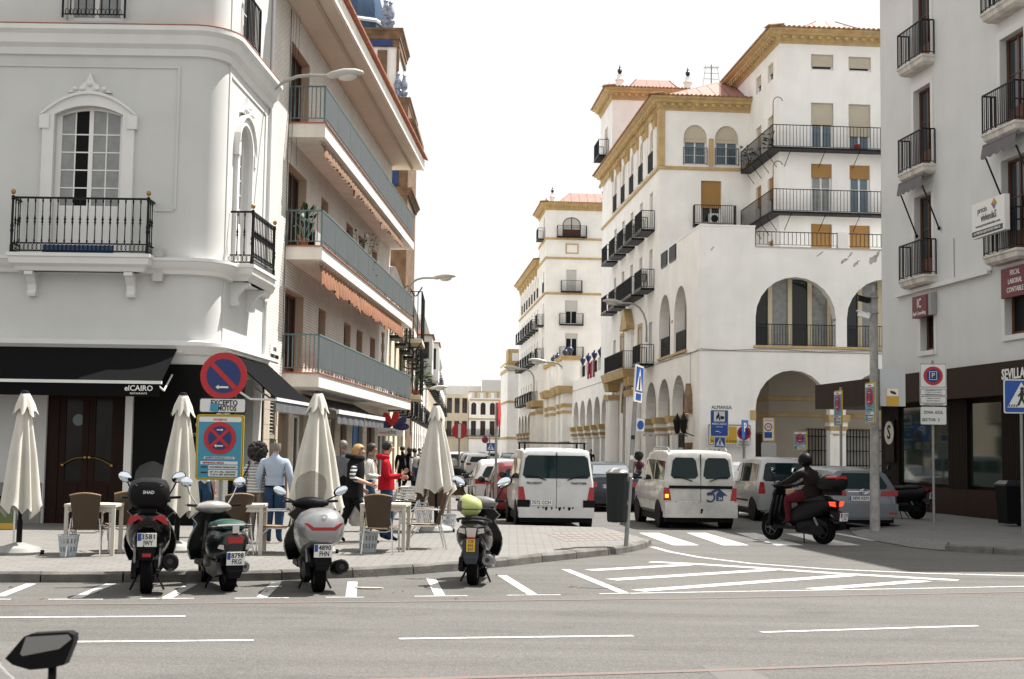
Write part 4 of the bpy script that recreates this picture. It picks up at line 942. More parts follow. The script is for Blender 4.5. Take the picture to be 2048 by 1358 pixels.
for y in (16.15, 22.65):
    m = MB(); m.box(-.05, -.002, y - .72, y - .52, 6.58, 9.1); m.box(-.05, -.002, y + .52, y + .72, 6.58, 9.1); m.box(-.05, -.002, y - .52, y + .52, 8.92, 9.1); m.build('ochre_surround', m_ochre, A)
# rear body so that light does not leak
mb = MB(); mb.box(4.6, 13, 4.5, 10.3, 6.3, 9.9); mb.box(.6, 9, 10.8, 31.8, 6.3, 20.2); mb.build('inner_block', m_glassd, A)
# terrace tower
TX, TY = Mc(1556, 300, 4.5)[0], 4.5
TX = 4.98
tw_ = lambda a, b, t, u: (Mc(a, t, TY)[0], Mc(b, t, TY)[0], Mc(a, u, TY)[1], Mc(a, t, TY)[1])
th = [tw_(1622, 1667, 108, 140), tw_(1697, 1742, 113, 143), tw_(1622, 1667, 205, 296), tw_(1697, 1741, 208, 300), tw_(1622, 1664, 327, 424), tw_(1699, 1740, 330, 427), tw_(1622, 1664, 447, 520), tw_(1699, 1740, 450, 523)]
mb = wallbm(MB(), TX, 13, 10, 22.45, th, TY, .28); mb.build('tower_wall', m_white, A)
lh = [(-y - .55, -y + .55, z, z + h) for y in (6.2, 8.6) for z, h in ((16.95, 2.1), (13.75, 2.1), (20.9, .9), (10.6, 2.0))]
mb = wallbm(MB(), -14, -TY, 10, 22.45, lh, 0, .28, P=lambda u, v, z: (TX + v, -u, z)); mb.build('tower_wall', m_white, A)
mb = MB(); mb.box(TX + .35, 12.9, TY + .35, 13.9, 10, 22.4); mb.build('tower_core', m_glassd, A)
eave(A, TX, 13, TY, 14, 22.4, 'fl', out=.6, h=.66); hip(A, TX + .5, TX + 5.6, TY + .1, TY + 8, 22.95, 1.35, .8)
gb = mat('bluish_glass', (.08, .13, .17), .08)
for k, q in enumerate(th):
    w, h = q[1] - q[0], q[3] - q[2]; o = (q[0], TY + .18, q[2])
    if k < 2: window(A, o, 0, w, h, leaves=1, rows=1, blind=.7, bm_=m_blindc)
    elif k < 4: window(A, o, 0, w, h, pm=gb, leaves=2, rows=2, blind=.46 if k == 2 else .68, bm_=m_blindc)
    elif k < 6: window(A, o, 0, w, h, pm=m_glassb if k == 4 else gb, leaves=2, rows=2, blind=.27, bm_=m_blindo)
    else: window(A, o, 0, w, h, leaves=2, rows=2, blind=.9, bm_=m_blindo)
for y in (6.2, 8.6):
    for z, h in ((16.95, 2.1), (13.75, 2.1), (20.9, .9), (10.6, 2.0)): window(A, (TX + .18, y + .55, z), -pi / 2, 1.1, h, leaves=2, rows=1, blind=.5, bm_=m_blindc if z > 16 else m_blindo)
for z in (16.95, 13.72):
    m = MB(); m.box(TX - .55, 13, TY - .75, TY, z - .1, z); m.box(TX - .55, TX, TY, 10.3, z - .1, z); B = m.build('balcony', m_iron, A)
    r = MB(); railing(r, (TX - .52, TY - .72), (13, TY - .72), z, z + 1.12, .17, .018, .03); railing(r, (TX - .52, TY - .72), (TX - .52, 10.3), z, z + 1.12, .17, .018, .03); r.build('railing', m_iron, B)
    s = MB()
    for i in range(5): x = TX + .4 + i * 1.75; s.cyl((x, TY - .7, z - .1), (x - .15, TY, z - .85), .018, n=5)
    for i in range(4): y = TY + .5 + i * 1.5; s.cyl((TX - .5, y, z - .1), (TX, y, z - .8), .018, n=5)
    s.build('brackets', m_iron, B, kind='stuff')
    s = MB(); s.tube([(TX - .52, TY - .72, z + 1.1), (TX - .52, TY - .72, z + 2.2)] + [(TX - .52 + .25 - .25 * cos(t), TY - .72, z + 2.2 + .3 * sin(t)) for t in (.6, 1.2, 1.57, 2.2, 2.8)], .02, 5); s.build('lamp_hook', m_iron, B)
# far tower of the block, antenna
T1z = 25.2
mb = wallbm(MB(), 0, 5.7, 20, T1z, [(2.3, 3.6, 21.9, 23.9)], 27.7, .2); mb.build('tower_wall', m_white, A)
mb = wallbm(MB(), -33.2, -27.7, 20, T1z, [(-31.1, -29.8, 21.9, 23.9)], 0, .2, P=sP); mb.build('tower_wall', m_white, A)
window(A, (2.3, 27.85, 21.9), 0, 1.3, 2.0, leaves=2, rows=1, blind=.9, bm_=m_blindg); window(A, (.15, 31.1, 21.9), -pi / 2, 1.3, 2.0, leaves=2, rows=2, blind=.3, bm_=m_blindc)
mb = MB(); mb.box(.4, 5.6, 28.1, 33, 20, T1z); mb.build('tower_core', m_glassd, A)
balcony(A, (0, 31.6, 21.8), -pi / 2, 2.4, .7); balcony(A, (1.8, 27.7, 21.8), 0, 2.4, .6)
stringc(A, [(0, 33.2), (0, 27.7), (5.7, 27.7)], 21.4, .2, .1); stringc(A, [(0, 33.2), (0, 27.7), (5.7, 27.7)], 20.2, .2, .1)
eave(A, 0, 5.7, 27.7, 33.2, T1z, 'fl', out=.55, h=.75); hip(A, .9, 5.2, 28.6, 32.6, 25.95, 1.2, .5)
for x, y in ((.55, 28.2), (5.2, 28.2), (.5, 32.8), (5.2, 32.8)): finial(A, x, y, 25.95, .8)
an = MB(); an.cyl((7.0, 29, 22), (7.0, 29, 28.2), .04, n=6)
for z in (27.2, 27.6, 28.0): an.cyl((6.5, 29, z), (7.5, 29, z), .02, n=4)
for i in range(6): an.cyl((6.55 + i * .18, 28.6, 28.0), (6.55 + i * .18, 29.4, 28.0), .015, n=4)
an.cyl((6.4, 29, 26.6), (6.6, 29, 28.1), .015, n=4); an.cyl((7.4, 29, 28.1), (7.6, 29, 26.9), .015, n=4); an.build('aerial', mat('aerial_metal', (.25, .24, .23), .5, .6), A)
# cables and niche shrine on the corner, lettering of the street
m = MB(); m.prism([(1.55, 3.6), (2.35, 3.6), (2.25, 4.5), (1.95, 5.0), (1.65, 4.5)], -.25, 0, 'x'); sh = m.build('corner_shrine', mat('shrine_stone', (.25, .16, .1), .8, var=.4, vs=5), A); m = MB(); m.prism([(1.5, 2.2), (2.4, 2.2), (2.1, 1.6), (1.95, 1.2), (1.8, 1.6)], -.3, 0, 'x'); m.build('shrine_corbel', mat('shrine_stone', (.25, .16, .1)), sh)
for y in (1.2, 2.7):
    m = MB(); m.lathe([(.02, 2.6), (.12, 2.7), (.2, 3.2), (.22, 3.25), (.08, 3.45), (.02, 3.6)], (-.5, y, 0), 6); m.cyl((-.5, y, 2.7), (0, y, 2.5), .025, n=5); m.build('shrine_lantern', m_iron, sh)
m = MB(); railing(m, (-.45, 1.3), (-.45, 2.6), 1.9, 2.6, .12); m.build('shrine_grille', m_iron, sh)
tp = Mc(1443, 815, 0); text('ALMANSA', .24, mat('black_letter', (.012, .012, .012), .6), A, (tp[0], -.012, tp[1]), width=.95)
# plaster patches
rr = random.Random(12); m_peel = mat('bare_plaster', (.46, .43, .38), .9, var=.25, vs=8)
for px, py, w, h in ((1688, 522, .5, .09), (1712, 527, .35, .12), (1745, 520, .55, .2), (1755, 508, .3, .15), (1700, 510, .25, .06), (1425, 497, .2, .05), (1640, 508, .4, .05)):
    x, z = Mc(px, py, 0); m = MB(); n = 14; m.prism([(x + w * .5 * cos(2 * pi * i / n) * (.5 + .8 * rr.random()), z + h * sin(2 * pi * i / n) * (.4 + .9 * rr.random()) + .12 * cos(2 * pi * i / n)) for i in range(n)], -.004, -.001); m.build('peeled_patch', m_peel, A)

for k, (x, z, lb, n_, l_) in enumerate(((TX - .3, 16.95, 'trailing potted plants at the street corner of the upper tower balcony', 160, .2), (TX + .1, 16.95, 'spiky potted plant beside the lamp hook of the upper tower balcony', 60, .3))):
    q = Ml(x, 9.3 - k * 3.4); plant('potted_plant', lb, (q[0], q[1], z), .9, .45, n_, 31 + k, l_, m_leafd, .16)
q = Ml(Mc(1717, 290, 3.9)[0], 4.1); pt_ = thing('flower_pot', 'small red flower pot on the upper tower balcony', 'pot', (q[0], q[1], 16.95)); m = MB(); m.lathe([(.1, 0), (.16, .24), (.17, .28), (.13, .28), (.1, .2)], n=10); m.build('pot', mat('red_pot', (.35, .02, .02), .5), pt_); m = MB(); m.lathe([(.12, .22), (.01, .25)], n=8); m.build('soil', m_wood, pt_)
# ------------------------------------------------------------------ low gallery and far arcaded block
G_ = thing('arcade_gallery', 'low white arcade with terrace railings and blue urns between the arcaded buildings', 'building', Ml(0, 32) + (0,), MA)
gy = [33.7 - 32, 37.6 - 32, 41.5 - 32, 45.4 - 32]
mb = wallbm(MB(), -38, 0, 0, 7.3, [ah(c) for c in gy], 0, .55, P=sP); mb.build('street_wall', m_white, G_)
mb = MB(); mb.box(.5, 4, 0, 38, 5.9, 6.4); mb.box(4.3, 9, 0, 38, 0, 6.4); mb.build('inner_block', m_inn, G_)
for y in (3.65, 7.55, 11.45, 15.3): column(G_, .28, y)
stringc(G_, [(0, 38), (0, 0)], 6.42, .05, .04, mat('grey_ledge', (.5, .47, .43)))
def urn(parent, x, y, z, s=1.):
    m = MB(); m.lathe([(.16 * s, 0), (.08 * s, .1 * s), (.2 * s, .35 * s), (.26 * s, .5 * s), (.2 * s, .65 * s), (.08 * s, .72 * s), (.05 * s, .85 * s)], (x, y, z), 10); m.build('urn', mat('blue_urn', (.012, .02, .075), .25), parent, smooth=True)
for y in (1.5, 4.7, 7.9, 11.1):
    m = MB(); m.box(-.02, .4, y - .22, y + .22, 7.3, 8.25); m.build('parapet_pier', m_white, G_); urn(G_, .2, y, 8.25, .9)
for y in (1.5, 4.7, 7.9):
    m = MB(); railing(m, (.15, y + .25), (.15, y + 2.95), 7.3, 8.2, .14, .02); m.build('terrace_railing', m_iron, G_)
for y in (2.9, 4.4, 5.8):
    m = MB(); n = 8; m.rings([[(-.03 - .02 * sin(i * 2.), y + i * .09, 8.2) for i in range(n)], [(-.06 - .04 * sin(i * 2.3), y + i * .09 + .05, 7.0) for i in range(n)]], False, False, False); m.build('hanging_cloth', mat('crimson_cloth', (.30, .02, .06), .9, var=.2, vs=4), G_)
for y0 in (16.2, 25.2):     # paired pilasters with stepped entablature
    for y in (y0, y0 + 3.2):
        m = MB(); m.box(-.75, 0, y, y + 1.5, 0.13, 5.2); q = m.build('pilaster', m_white, G_)
        m = MB(); m.box(-.85, 0, y - .1, y + 1.6, 5.2, 5.5); m.box(-.8, 0, y - .05, y + 1.55, 4.7, 4.95); m.taper(-1.1, 0, y - .3, y + 1.8, 6.3, 6.9, -.15, -.15); m.build('capital', m_ochre, q)
        m = MB(); m.box(-.75, 0, y, y + 1.5, 5.5, 6.3); m.box(-.8, .6, y - .1, y + 1.6, 6.9, 9.0); m.build('pedestal', m_white, q)
        m = MB(); m.box(-.95, .7, y - .2, y + 1.7, 9.0, 9.35); m.build('pedestal_cap', m_ochre, q); urn(q, -.1, y + .75, 9.35, 1.1)
    if y0 > 20: break
for y in (23.5, 27.6, 31.7, 35.5): urn(G_, .2, y, 7.7, .9)
bt = thing('clipped_tree', 'dark clipped tree on the arcade terrace beside the crimson cloths', 'tree', Ml(1.7, 36) + (6.4,), 0)
m = MB(); m.cyl((0, 0, 0), (0, 0, 1.9), .08, .05, 6); m.tube([(0, 0, 1.2), (.2, .1, 1.8), (.4, .1, 2.3)], .03, 5); m.build('trunk', m_wood, bt)
rr = random.Random(5); lf = MB()
for i in range(900):
    k = i % 3; c0 = ((0, 0, 2.0), (.25, .1, 2.9), (-.1, -.05, 2.3))[k]; rad = (.85, .75, .7)[k]
    d = Vector((rr.gauss(0, 1), rr.gauss(0, 1), rr.gauss(0, .8))).normalized() * rad * (rr.random() ** .4); c = Vector(c0) + d; u = Vector((rr.gauss(0, 1), rr.gauss(0, 1), rr.gauss(0, 1))).normalized(); w = u.orthogonal().normalized(); L = .16
    lf.add([c - u * L * .5, c + w * L * .25, c + u * L * .5, c - w * L * .25], [(0, 1, 2, 3)])
lf.build('crown', mat('dark_foliage', (.025, .05, .015), .6, var=.4, vs=6), bt)
# far block
Bf = thing('far_arcaded_building', 'distant white arcaded building with ochre-banded corner tower beyond the low gallery', 'building', Ml(0, 70) + (0,), MA)
def Bc(px, py): return online(px, py, Ml(0, 70), Mr)
tz = 25.0
bh = [(Bc(1125, 450)[0], Bc(1162, 450)[0], 22.45, 24.35, 23.6), (Bc(1131, 540)[0] + .1, Bc(1155, 540)[0] - .1, 17.1, 19.2), (Bc(1130, 620)[0], Bc(1155, 620)[0], 13.9, 16.2), (Bc(1130, 700)[0], Bc(1155, 700)[0], 10.65, 13.0)]
mb = wallbm(MB(), 0, 8, 0, tz, bh, 0, .25); mb.build('tower_wall', m_white, Bf)
window(Bf, (bh[0][0], .15, bh[0][2]), 0, bh[0][1] - bh[0][0], 1.9, fm=m_wood, pm=m_blindg, leaves=2, rows=2, spring=1.15, kick=.6)
for q, bl in zip(bh[1:], (.97, .45, .2)): window(Bf, (q[0], .15, q[2]), 0, q[1] - q[0], q[3] - q[2], leaves=2, rows=1, blind=bl, bm_=m_blindg)
for q in bh: balcony(Bf, (q[0] - .55, 0, q[2] - .03), 0, q[1] - q[0] + 1.1, .5)
fr_ = [Bc(1131, 500)[0], Bc(1157, 500)[0], 20.75, 21.75]; m = MB(); t = .12
m.box(fr_[0], fr_[1], -.05, 0, fr_[2], fr_[2] + t); m.box(fr_[0], fr_[1], -.05, 0, fr_[3] - t, fr_[3]); m.box(fr_[0], fr_[0] + t, -.05, 0, fr_[2] + t, fr_[3] - t); m.box(fr_[1] - t, fr_[1], -.05, 0, fr_[2] + t, fr_[3] - t); m.build('framed_panel', m_ochre, Bf)
for z in (22.1, 20.2, 16.75): stringc(Bf, [(0, 30), (0, 0), (8, 0)] if z < 18 else [(0, 7), (0, 0), (8, 0)], z, .2, .1)
yh = []
for y in (2.0,): yh += [(-y - .5, -y + .5, z, z + 2.1) for z in (10.6, 13.9, 17.1, 22.4)]
ys = [7.6 + 3.0 * k for k in range(7)]
for y in ys: yh += [(-y - .45, -y + .45, z, z + 2.1) for z in (6.6, 10.6, 13.9, 17.2)]
fa = [4, 7.9, 11.8, 15.7, 19.6, 23.5, 27.4]
mb = wallbm(MB(), -7, 0, 0, tz, [h for h in yh if h[1] > -7] , 0, .25, P=sP); mb.build('street_wall', m_white, Bf)
mb = wallbm(MB(), -30, -7, 0, 20.3, [h for h in yh if h[1] < -7] + [ah(c) for c in fa[2:]], 0, .4, P=sP); mb.build('street_wall', m_white, Bf)
for h in yh: window(Bf, (.15, -h[0], h[2]), -pi / 2, h[1] - h[0], 2.1, leaves=2, rows=1, blind=.4, bm_=m_blindg)
for h in yh:
    if h[2] < 17 or h[2] > 22: balcony(Bf, (0, -h[0] + .5, h[2] - .03), -pi / 2, 1.9, .7)
    else:
        r = MB(); railing(r, (-.06, -h[1]), (-.06, -h[0]), h[2], h[2] + 1, .15, .03, .02); r.build('window_railing', m_iron, Bf)
for y in ys:
    m = MB(); m.box(-.1, -.002, y + 1.35, y + 1.6, 17.2, 19.6); p = m.build('pilaster', m_white, Bf); m = MB(); m.taper(-.2, 0, y + 1.25, y + 1.7, 19.6, 20.2, -.12, -.1); m.build('capital', m_ochre, p)
eave(Bf, 0, 8, 0, 7, tz, 'fl', out=.55, h=.7); hip(Bf, 1.0, 7.4, .9, 6.4, 25.75, 1.4, .55)
for x, y in ((.6, .5), (5.6, .5), (.6, 6.4), (5.6, 6.2)): finial(Bf, x, y, 25.7, .75)
eave(Bf, 0, 8, 7, 30, 20.25, 'l', out=.55, h=.78)
mb = MB(); mb.box(.5, 8, .4, 6.9, 6.3, tz - .1); mb.box(.5, 8, 7.1, 29.9, 6.3, 20.2); mb.box(4.4, 8, 0, 30, 0, 6.3); mb.build('inner_block', m_glassd, Bf)
for y in fa[2:]: column(Bf, .28, y + 1.95)
for y in (1.0, 2.8, 5.2, 7.0):
    m = MB(); m.box(-.6, 0, y, y + 1.2, 0.13, 5.2); q = m.build('pilaster', m_white, Bf); m = MB(); m.box(-.7, 0, y - .1, y + 1.3, 5.2, 5.5); m.taper(-.9, 0, y - .2, y + 1.4, 5.9, 6.5, -.15, -.15); m.build('capital', m_ochre, q)
# end tower of the arcade row
Et = thing('arcade_end_tower', 'slim white tower with ochre framed top at the far end of the arcades', 'building', Ml(-.35, 112) + (0,), MA)
mb = MB(); mb.box(0, 5, 0, 12, 0, 12.2); mb.build('wall', m_white, Et)
for z, h in ((3.0, .3), (7.6, .25), (11.6, .4), (12.6, .2)): stringc(Et, [(0, 12), (0, 0), (5, 0)], z, h, .12)
m = MB(); m.box(0, 3.4, 0, 3.4, 12.2, 14.4); m.build('belvedere', m_ochre, Et)
for x in (.5, 1.6):
    m = MB(); m.box(x, x + .8, -.06, -.002, 12.9, 13.9); m.build('opening', m_white, Et)
# ------------------------------------------------------------------ shaded house on the right with the dark shop
RP = (11.78, 44.1); RD = unit(.1325, -.991); RA = atan2(RD[1], RD[0])
def Rf(px, py): return online(px, py, RP, RD)
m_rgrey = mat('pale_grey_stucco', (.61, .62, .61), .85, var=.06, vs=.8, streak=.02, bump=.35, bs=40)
m_brown = mat('brown_fascia', (.03, .018, .013), .6, var=.1, spec=.1)
m_flute = mat('dark_brown_panel', (.012, .007, .005), .6, spec=.1)
m_redb = mat('red_brown_tile', (.022, .008, .005), .5, var=.25, vs=3, spec=.1)
R = thing('shaded_corner_house', 'pale grey house with small iron balconies above a dark brown shop', 'building', (RP[0], RP[1], 0), RA)
RH = 17.0; RE = 17.7; rfl = (7.02, 10.28, 13.54)
c1, c2 = (2.56, 3.74), (8.02, 9.3)
rh = [(a, b, z, z + 2.5) for a, b in (c1, c2, (13.4, 14.6)) for z in rfl] + [(2.92, 3.84, 4.84, 6.5), (8.1, 9.6, 4.9, 6.55)]
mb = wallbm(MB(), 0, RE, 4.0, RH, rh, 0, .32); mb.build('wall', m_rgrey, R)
mb = MB(); mb.box(0, RE, .36, 12, 0, RH - .05); mb.box(0, .02, .0, .4, 0, RH); mb.build('inner_block', m_rgrey, R)
mb = MB(); mb.box(-.3, RE + .3, -.35, 12, RH, RH + .2); mb.build('roof_slab', m_trim, R)
m_bal = mat('worn_balcony_plaster', (.58, .55, .50), .8, var=.2, vs=3, streak=.2)
for a, b in (c1, c2, (13.4, 14.6)):
    for z in rfl:
        window(R, (a + .02, .2, z), 0, b - a - .04, 2.48, fm=m_wood, pm=m_glass, leaves=2, rows=2, kick=.5, name='balcony_door')
        m = MB(); t = .17
        m.box(a - t, a, -.025, 0, z, z + 2.5); m.box(b, b + t, -.025, 0, z, z + 2.5); m.box(a - t, b + t, -.025, 0, z + 2.5, z + 2.72); m.build('door_surround', m_trim, R)
        balcony(R, (a - .3, 0, z), 0, 1.8, .42, rail=1.05, gap=.11, sm=m_bal, brackets='mould')
    z = 6.95
for a, b, z0, z1 in ((2.92, 3.84, 4.84, 6.5), (8.1, 9.6, 4.9, 6.55)):
    window(R, (a, .22, z0), 0, b - a, z1 - z0, fm=m_wood, pm=m_glassd, leaves=2, rows=1)
    m = MB(); t = .17; m.box(a - t, a, -.025, 0, z0 - .14, z1 + .4); m.box(b, b + t, -.025, 0, z0 - .14, z1 + .4); m.box(a, b, -.025, 0, z1, z1 + .4); m.box(a, b, -.06, 0, z0 - .14, z0); m.build('window_surround', m_trim, R)
m_mar = mat('maroon_sign', (.13, .018, .028), .5)
x0, x1 = 2.85, 3.85; m = MB(); m.box(x0, x1, -.24, -.05, 5.82, 6.46); s = m.build('office_sign', [m_mar], R); m = MB(); m.box(x1, x1 + .2, -.2, -.03, 5.84, 6.5); m.build('sign_box_end', mat('grey_metal', (.3, .3, .3), .5), s)
text('IC', .4, m_let, s, (x0 + .5, -.246, 6.22), sx=.8); text('Ayal Consulting', .16, m_let, s, (x0 + .5, -.246, 5.94), width=.9)
m = MB(); m.box(8.2, 10.6, -.16, -.02, 5.85, 6.62); s = m.build('office_sign', m_mar, R)
for k, w in enumerate(('FISCAL', 'LABORAL', 'CONTABLE')): text(w, .19, m_let, s, (8.95, -.166, 6.47 - k * .22), sx=.9)
# for-sale style banner on the balcony
m = MB(); m.box(7.5, 9.3, -.6, -.46, 7.5, 8.42); s = m.build('balcony_banner', m_wframe, R)
gt = mat('grey_letter', (.12, .12, .12), .6)
text('precio', .24, gt, s, (8.1, -.606, 8.2), sx=.85); text('viviendaS', .27, gt, s, (8.45, -.606, 7.98), bold=.005, sx=.85); text('www.precioviviendas.com', .1, gt, s, (8.4, -.606, 7.79), width=1.35)
m = MB(); m.box(7.52, 9.2, -.606, -.6, 7.54, 7.68); m.build('banner_strip', mat('slate_strip', (.06, .06, .075), .6), s); text('AL PRECIO QUE USTED MARCA', .09, m_let, s, (8.36, -.61, 7.61), width=1.45)
for k, (dx, dz, c) in enumerate(((0, .08, (.55, .3, .03)), (.08, 0, (.1, .3, .08)), (-.08, 0, (.5, .08, .05)), (0, -.08, (.1, .12, .35)))):
    q = MB(); x, z = 8.75 + dx, 8.26 + dz; q.prism([(x - .07, z), (x, z - .07), (x + .07, z), (x, z + .07)], -.608, -.6); q.build('logo_tile', mat('logo_%d' % k, c, .5), s)
# awning valances under the balconies
for (a, b), z in ((c1, 9.92), (c2, 9.92)):
    n = 20; xa, xb = a - .25, b + .3; m = MB()
    hi = [(xa + (xb - xa) * i / n, -.42, z) for i in range(n + 1)]; lo = [(p[0], -.47, z - .3 - .06 * abs(sin(i * pi / 4))) for i, p in enumerate(hi)]
    m.rings([hi, lo], False, False, False); v = m.build('awning_valance', mat('grey_awning', (.14, .13, .135), .9, var=.15), R)
    m = MB(); m.cyl((xa, -.36, z + .03), (xb, -.36, z + .03), .06, n=8); m.build('awning_roll', mat('grey_awning', (.1, .1, .1)), v)
    for x in (xa + .15, xb - .05):
        m = MB(); m.cyl((x, -.4, z - .3), (x + .35, -.06, z - 1.6), .025, n=6); m.ell((x + .35, -.06, z - 1.6), .05, .05, .06, 8, 6); m.build('awning_arm', m_iron, v)
m = MB(); m.box(1.3, 7.4, -.14, -.02, 6.62, 6.74); m.tube([(7.4, -.1, 6.7), (7.6, -.1, 6.72), (7.7, -.1, 6.95)], .04, 6); m.build('cable_duct', m_trim, R)
# shop: brown fascia, fluted piers, shop windows, tiled base
m = MB(); m.box(-4.6, RE, -.55, .3, 3.32, 4.16); m.box(-4.6, 0, .3, 5, 3.32, 4.16); m.build('shop_fascia', m_brown, R)
text('SEVILLA', .36, m_let, R, (9.56, -.57, 3.82), bold=.01, width=1.19)
sw = [(1.35, 4.75), (5.95, 7.9), (10.2, 13.0)]
m = MB(); m.box(.0, RE, .1, .3, .85, 3.32); m.build('shop_back', m_flute, R)
for a, b in sw:
    m = MB(); m.box(a, b, .04, .06, .95, 3.2); m.build('shop_window', mat('greenish_glass', (.012, .024, .02), .05, spec=.3), R)
xs = [0] + [v for p in sw for v in p] + [RE]
for i in range(0, len(xs), 2):
    a, b = xs[i], xs[i + 1]; m = MB(); n = int((b - a) / .09)
    for k in range(n): x = a + (b - a) * k / n; m.box(x + .012, x + .075, -.05, .1, .85, 3.32)
    m.build('fluted_pier', m_flute, R, kind='stuff')
m = MB(); m.box(0, RE, -.04, .36, .0, .86); m.build('tiled_base', m_redb, R)
m = MB(); m.box(.5, 1.15, -.12, -.08, 1.55, 2.85); s = m.build('shop_plate', m_flute, R); m = MB(); m.cyl((.8, -.125, 2.45), (.8, -.13, 2.45), .36, n=20); m.build('round_logo', mat('cream_logo', (.5, .48, .42), .5), s); text('S', .6, m_flute, s, (.8, -.135, 2.45), bold=.01)
# ------------------------------------------------------------------ church tower with blue tiles
m_cst = mat('tower_stone', (.19, .115, .068), .85, var=.45, vs=2, streak=.2, bump=.5, bs=20)
m_ctile = mat('blue_azulejo', (.012, .035, .17), .3, var=.3, vs=4)
m_cdome = mat('blue_dome_tile', (.03, .075, .15), .35, var=.35, vs=5, fine=.25, fs=30)
m_cer = mat('blue_white_ceramic', (.28, .32, .42), .35, var=.75, vs=9)
YT = 74.; cxp = atY(703, 300, YT)[0]
K = thing('church_tower', 'ornate brown stone church tower with blue tiled dome and ceramic urns behind the flats', 'church', (cxp, YT + 2.5, 0), 0)
def kz(py, px=790): return atY(px, py, YT)[1]
def kw(px, py): return atY(px, py, YT)[0] - cxp
def kbox(name, hw, z0, z1, m, dy=0, parent=K):
    b = MB(); b.box(-hw, hw, -hw + dy, hw - dy, z0, z1); return b.build(name, m, parent)
hs, hu = kw(817, 380), kw(793, 150)
kbox('lower_shaft', hs, 0, kz(262), m_cst)
for (pa, pb, ya, yb) in ((787, 799, 340, 374),):
    b = MB(); b.box(kw(pa, ya), kw(pb, ya), -hs - .05, -hs - .002, kz(yb), kz(ya)); b.build('blue_panel', m_ctile, K)
def kcorn(hw, z0, z1, o):
    b = MB(); h = z1 - z0; b.sweep([(-hw, -hw), (hw, -hw), (hw, hw), (-hw, hw)], [(-.05, z0), (o * .3, z0), (o * .35, z0 + h * .3), (o * .6, z0 + h * .5), (o * .7, z0 + h * .7), (o, z0 + h * .8), (o, z1), (-.05, z1)], True); b.build('cornice', m_cst, K)
kcorn(hs, kz(395), kz(380), .25); kcorn(hs, kz(285), kz(245), kw(834, 250) - hs)
hp_ = kw(818, 220); kbox('pedestal_stage', hp_, kz(246), kz(203), m_cst); kcorn(hp_, kz(212), kz(200), .12)
b = MB(); b.box(kw(788, 220), kw(800, 220), -hp_ - .04, -hp_ - .002, kz(232), kz(213)); b.build('blue_panel', m_ctile, K)
kbox('upper_shaft', hu, kz(204), kz(92), m_white)
for a, b_ in ((754, 773),):
    b = MB(); b.box(kw(a, 150), kw(b_, 150), -hu - .15, -hu, kz(190), kz(100)); b.build('pilaster', m_cst, K)
b = MB(); b.box(kw(792, 150), kw(797, 150), -hu - .1, -hu + .4, kz(200), kz(95)); b.build('pilaster', m_cst, K)
b = MB(); b.box(kw(733, 150), kw(747, 150), -hu - .06, -hu - .002, kz(140), kz(110)); b.build('blue_panel', m_ctile, K)
kbox('frieze', hu + .12, kz(93), kz(78), m_cst); b = MB(); b.box(-hu, kw(785, 86), -hu - .2, -hu - .122, kz(92), kz(81)); b.build('blue_frieze', m_ctile, K)
kcorn(hu + .1, kz(78), kz(57), .22)
d = MB(); zb_ = kz(57); rd = kw(762, 30); d.lathe([(rd * 1.0, zb_), (rd * 1.02, zb_ + .3), (rd * .98, zb_ + .8), (rd * .9, zb_ + 1.0), (rd * .95, zb_ + 1.1), (rd * .9, zb_ + 1.8), (rd * .7, zb_ + 2.8), (rd * .35, zb_ + 3.6), (.3, zb_ + 4)], n=8); d.build('dome', m_cdome, K, smooth=.3)
d = MB(); d.lathe([(rd * 1.03, zb_ + .78), (rd * 1.05, zb_ + .9), (rd * 1.0, zb_ + 1.02)], n=8); d.build('dome_rib', m_trim, K)
def curn(x, y, z, s):
    u = MB(); u.lathe([(.3 * s, 0), (.3 * s, .15 * s), (.2 * s, .2 * s), (.2 * s, .35 * s), (.3 * s, .5 * s), (.3 * s, .62 * s), (.15 * s, .75 * s), (.26 * s, .95 * s), (.28 * s, 1.15 * s), (.16 * s, 1.5 * s), (.1 * s, 1.75 * s), (.16 * s, 1.85 * s), (.05 * s, 2.0 * s)], (x, y, z), 10); u.build('ceramic_urn', m_cer, K, smooth=True)
for px, py, s in ((796, 197, .8), (808, 197, .75)): curn(kw(px, py), -hp_ + .4, kz(203), s)
for px, s in ((769, .9), (779, .85)): curn(kw(px, 50), -hu + .3, kz(57), s)
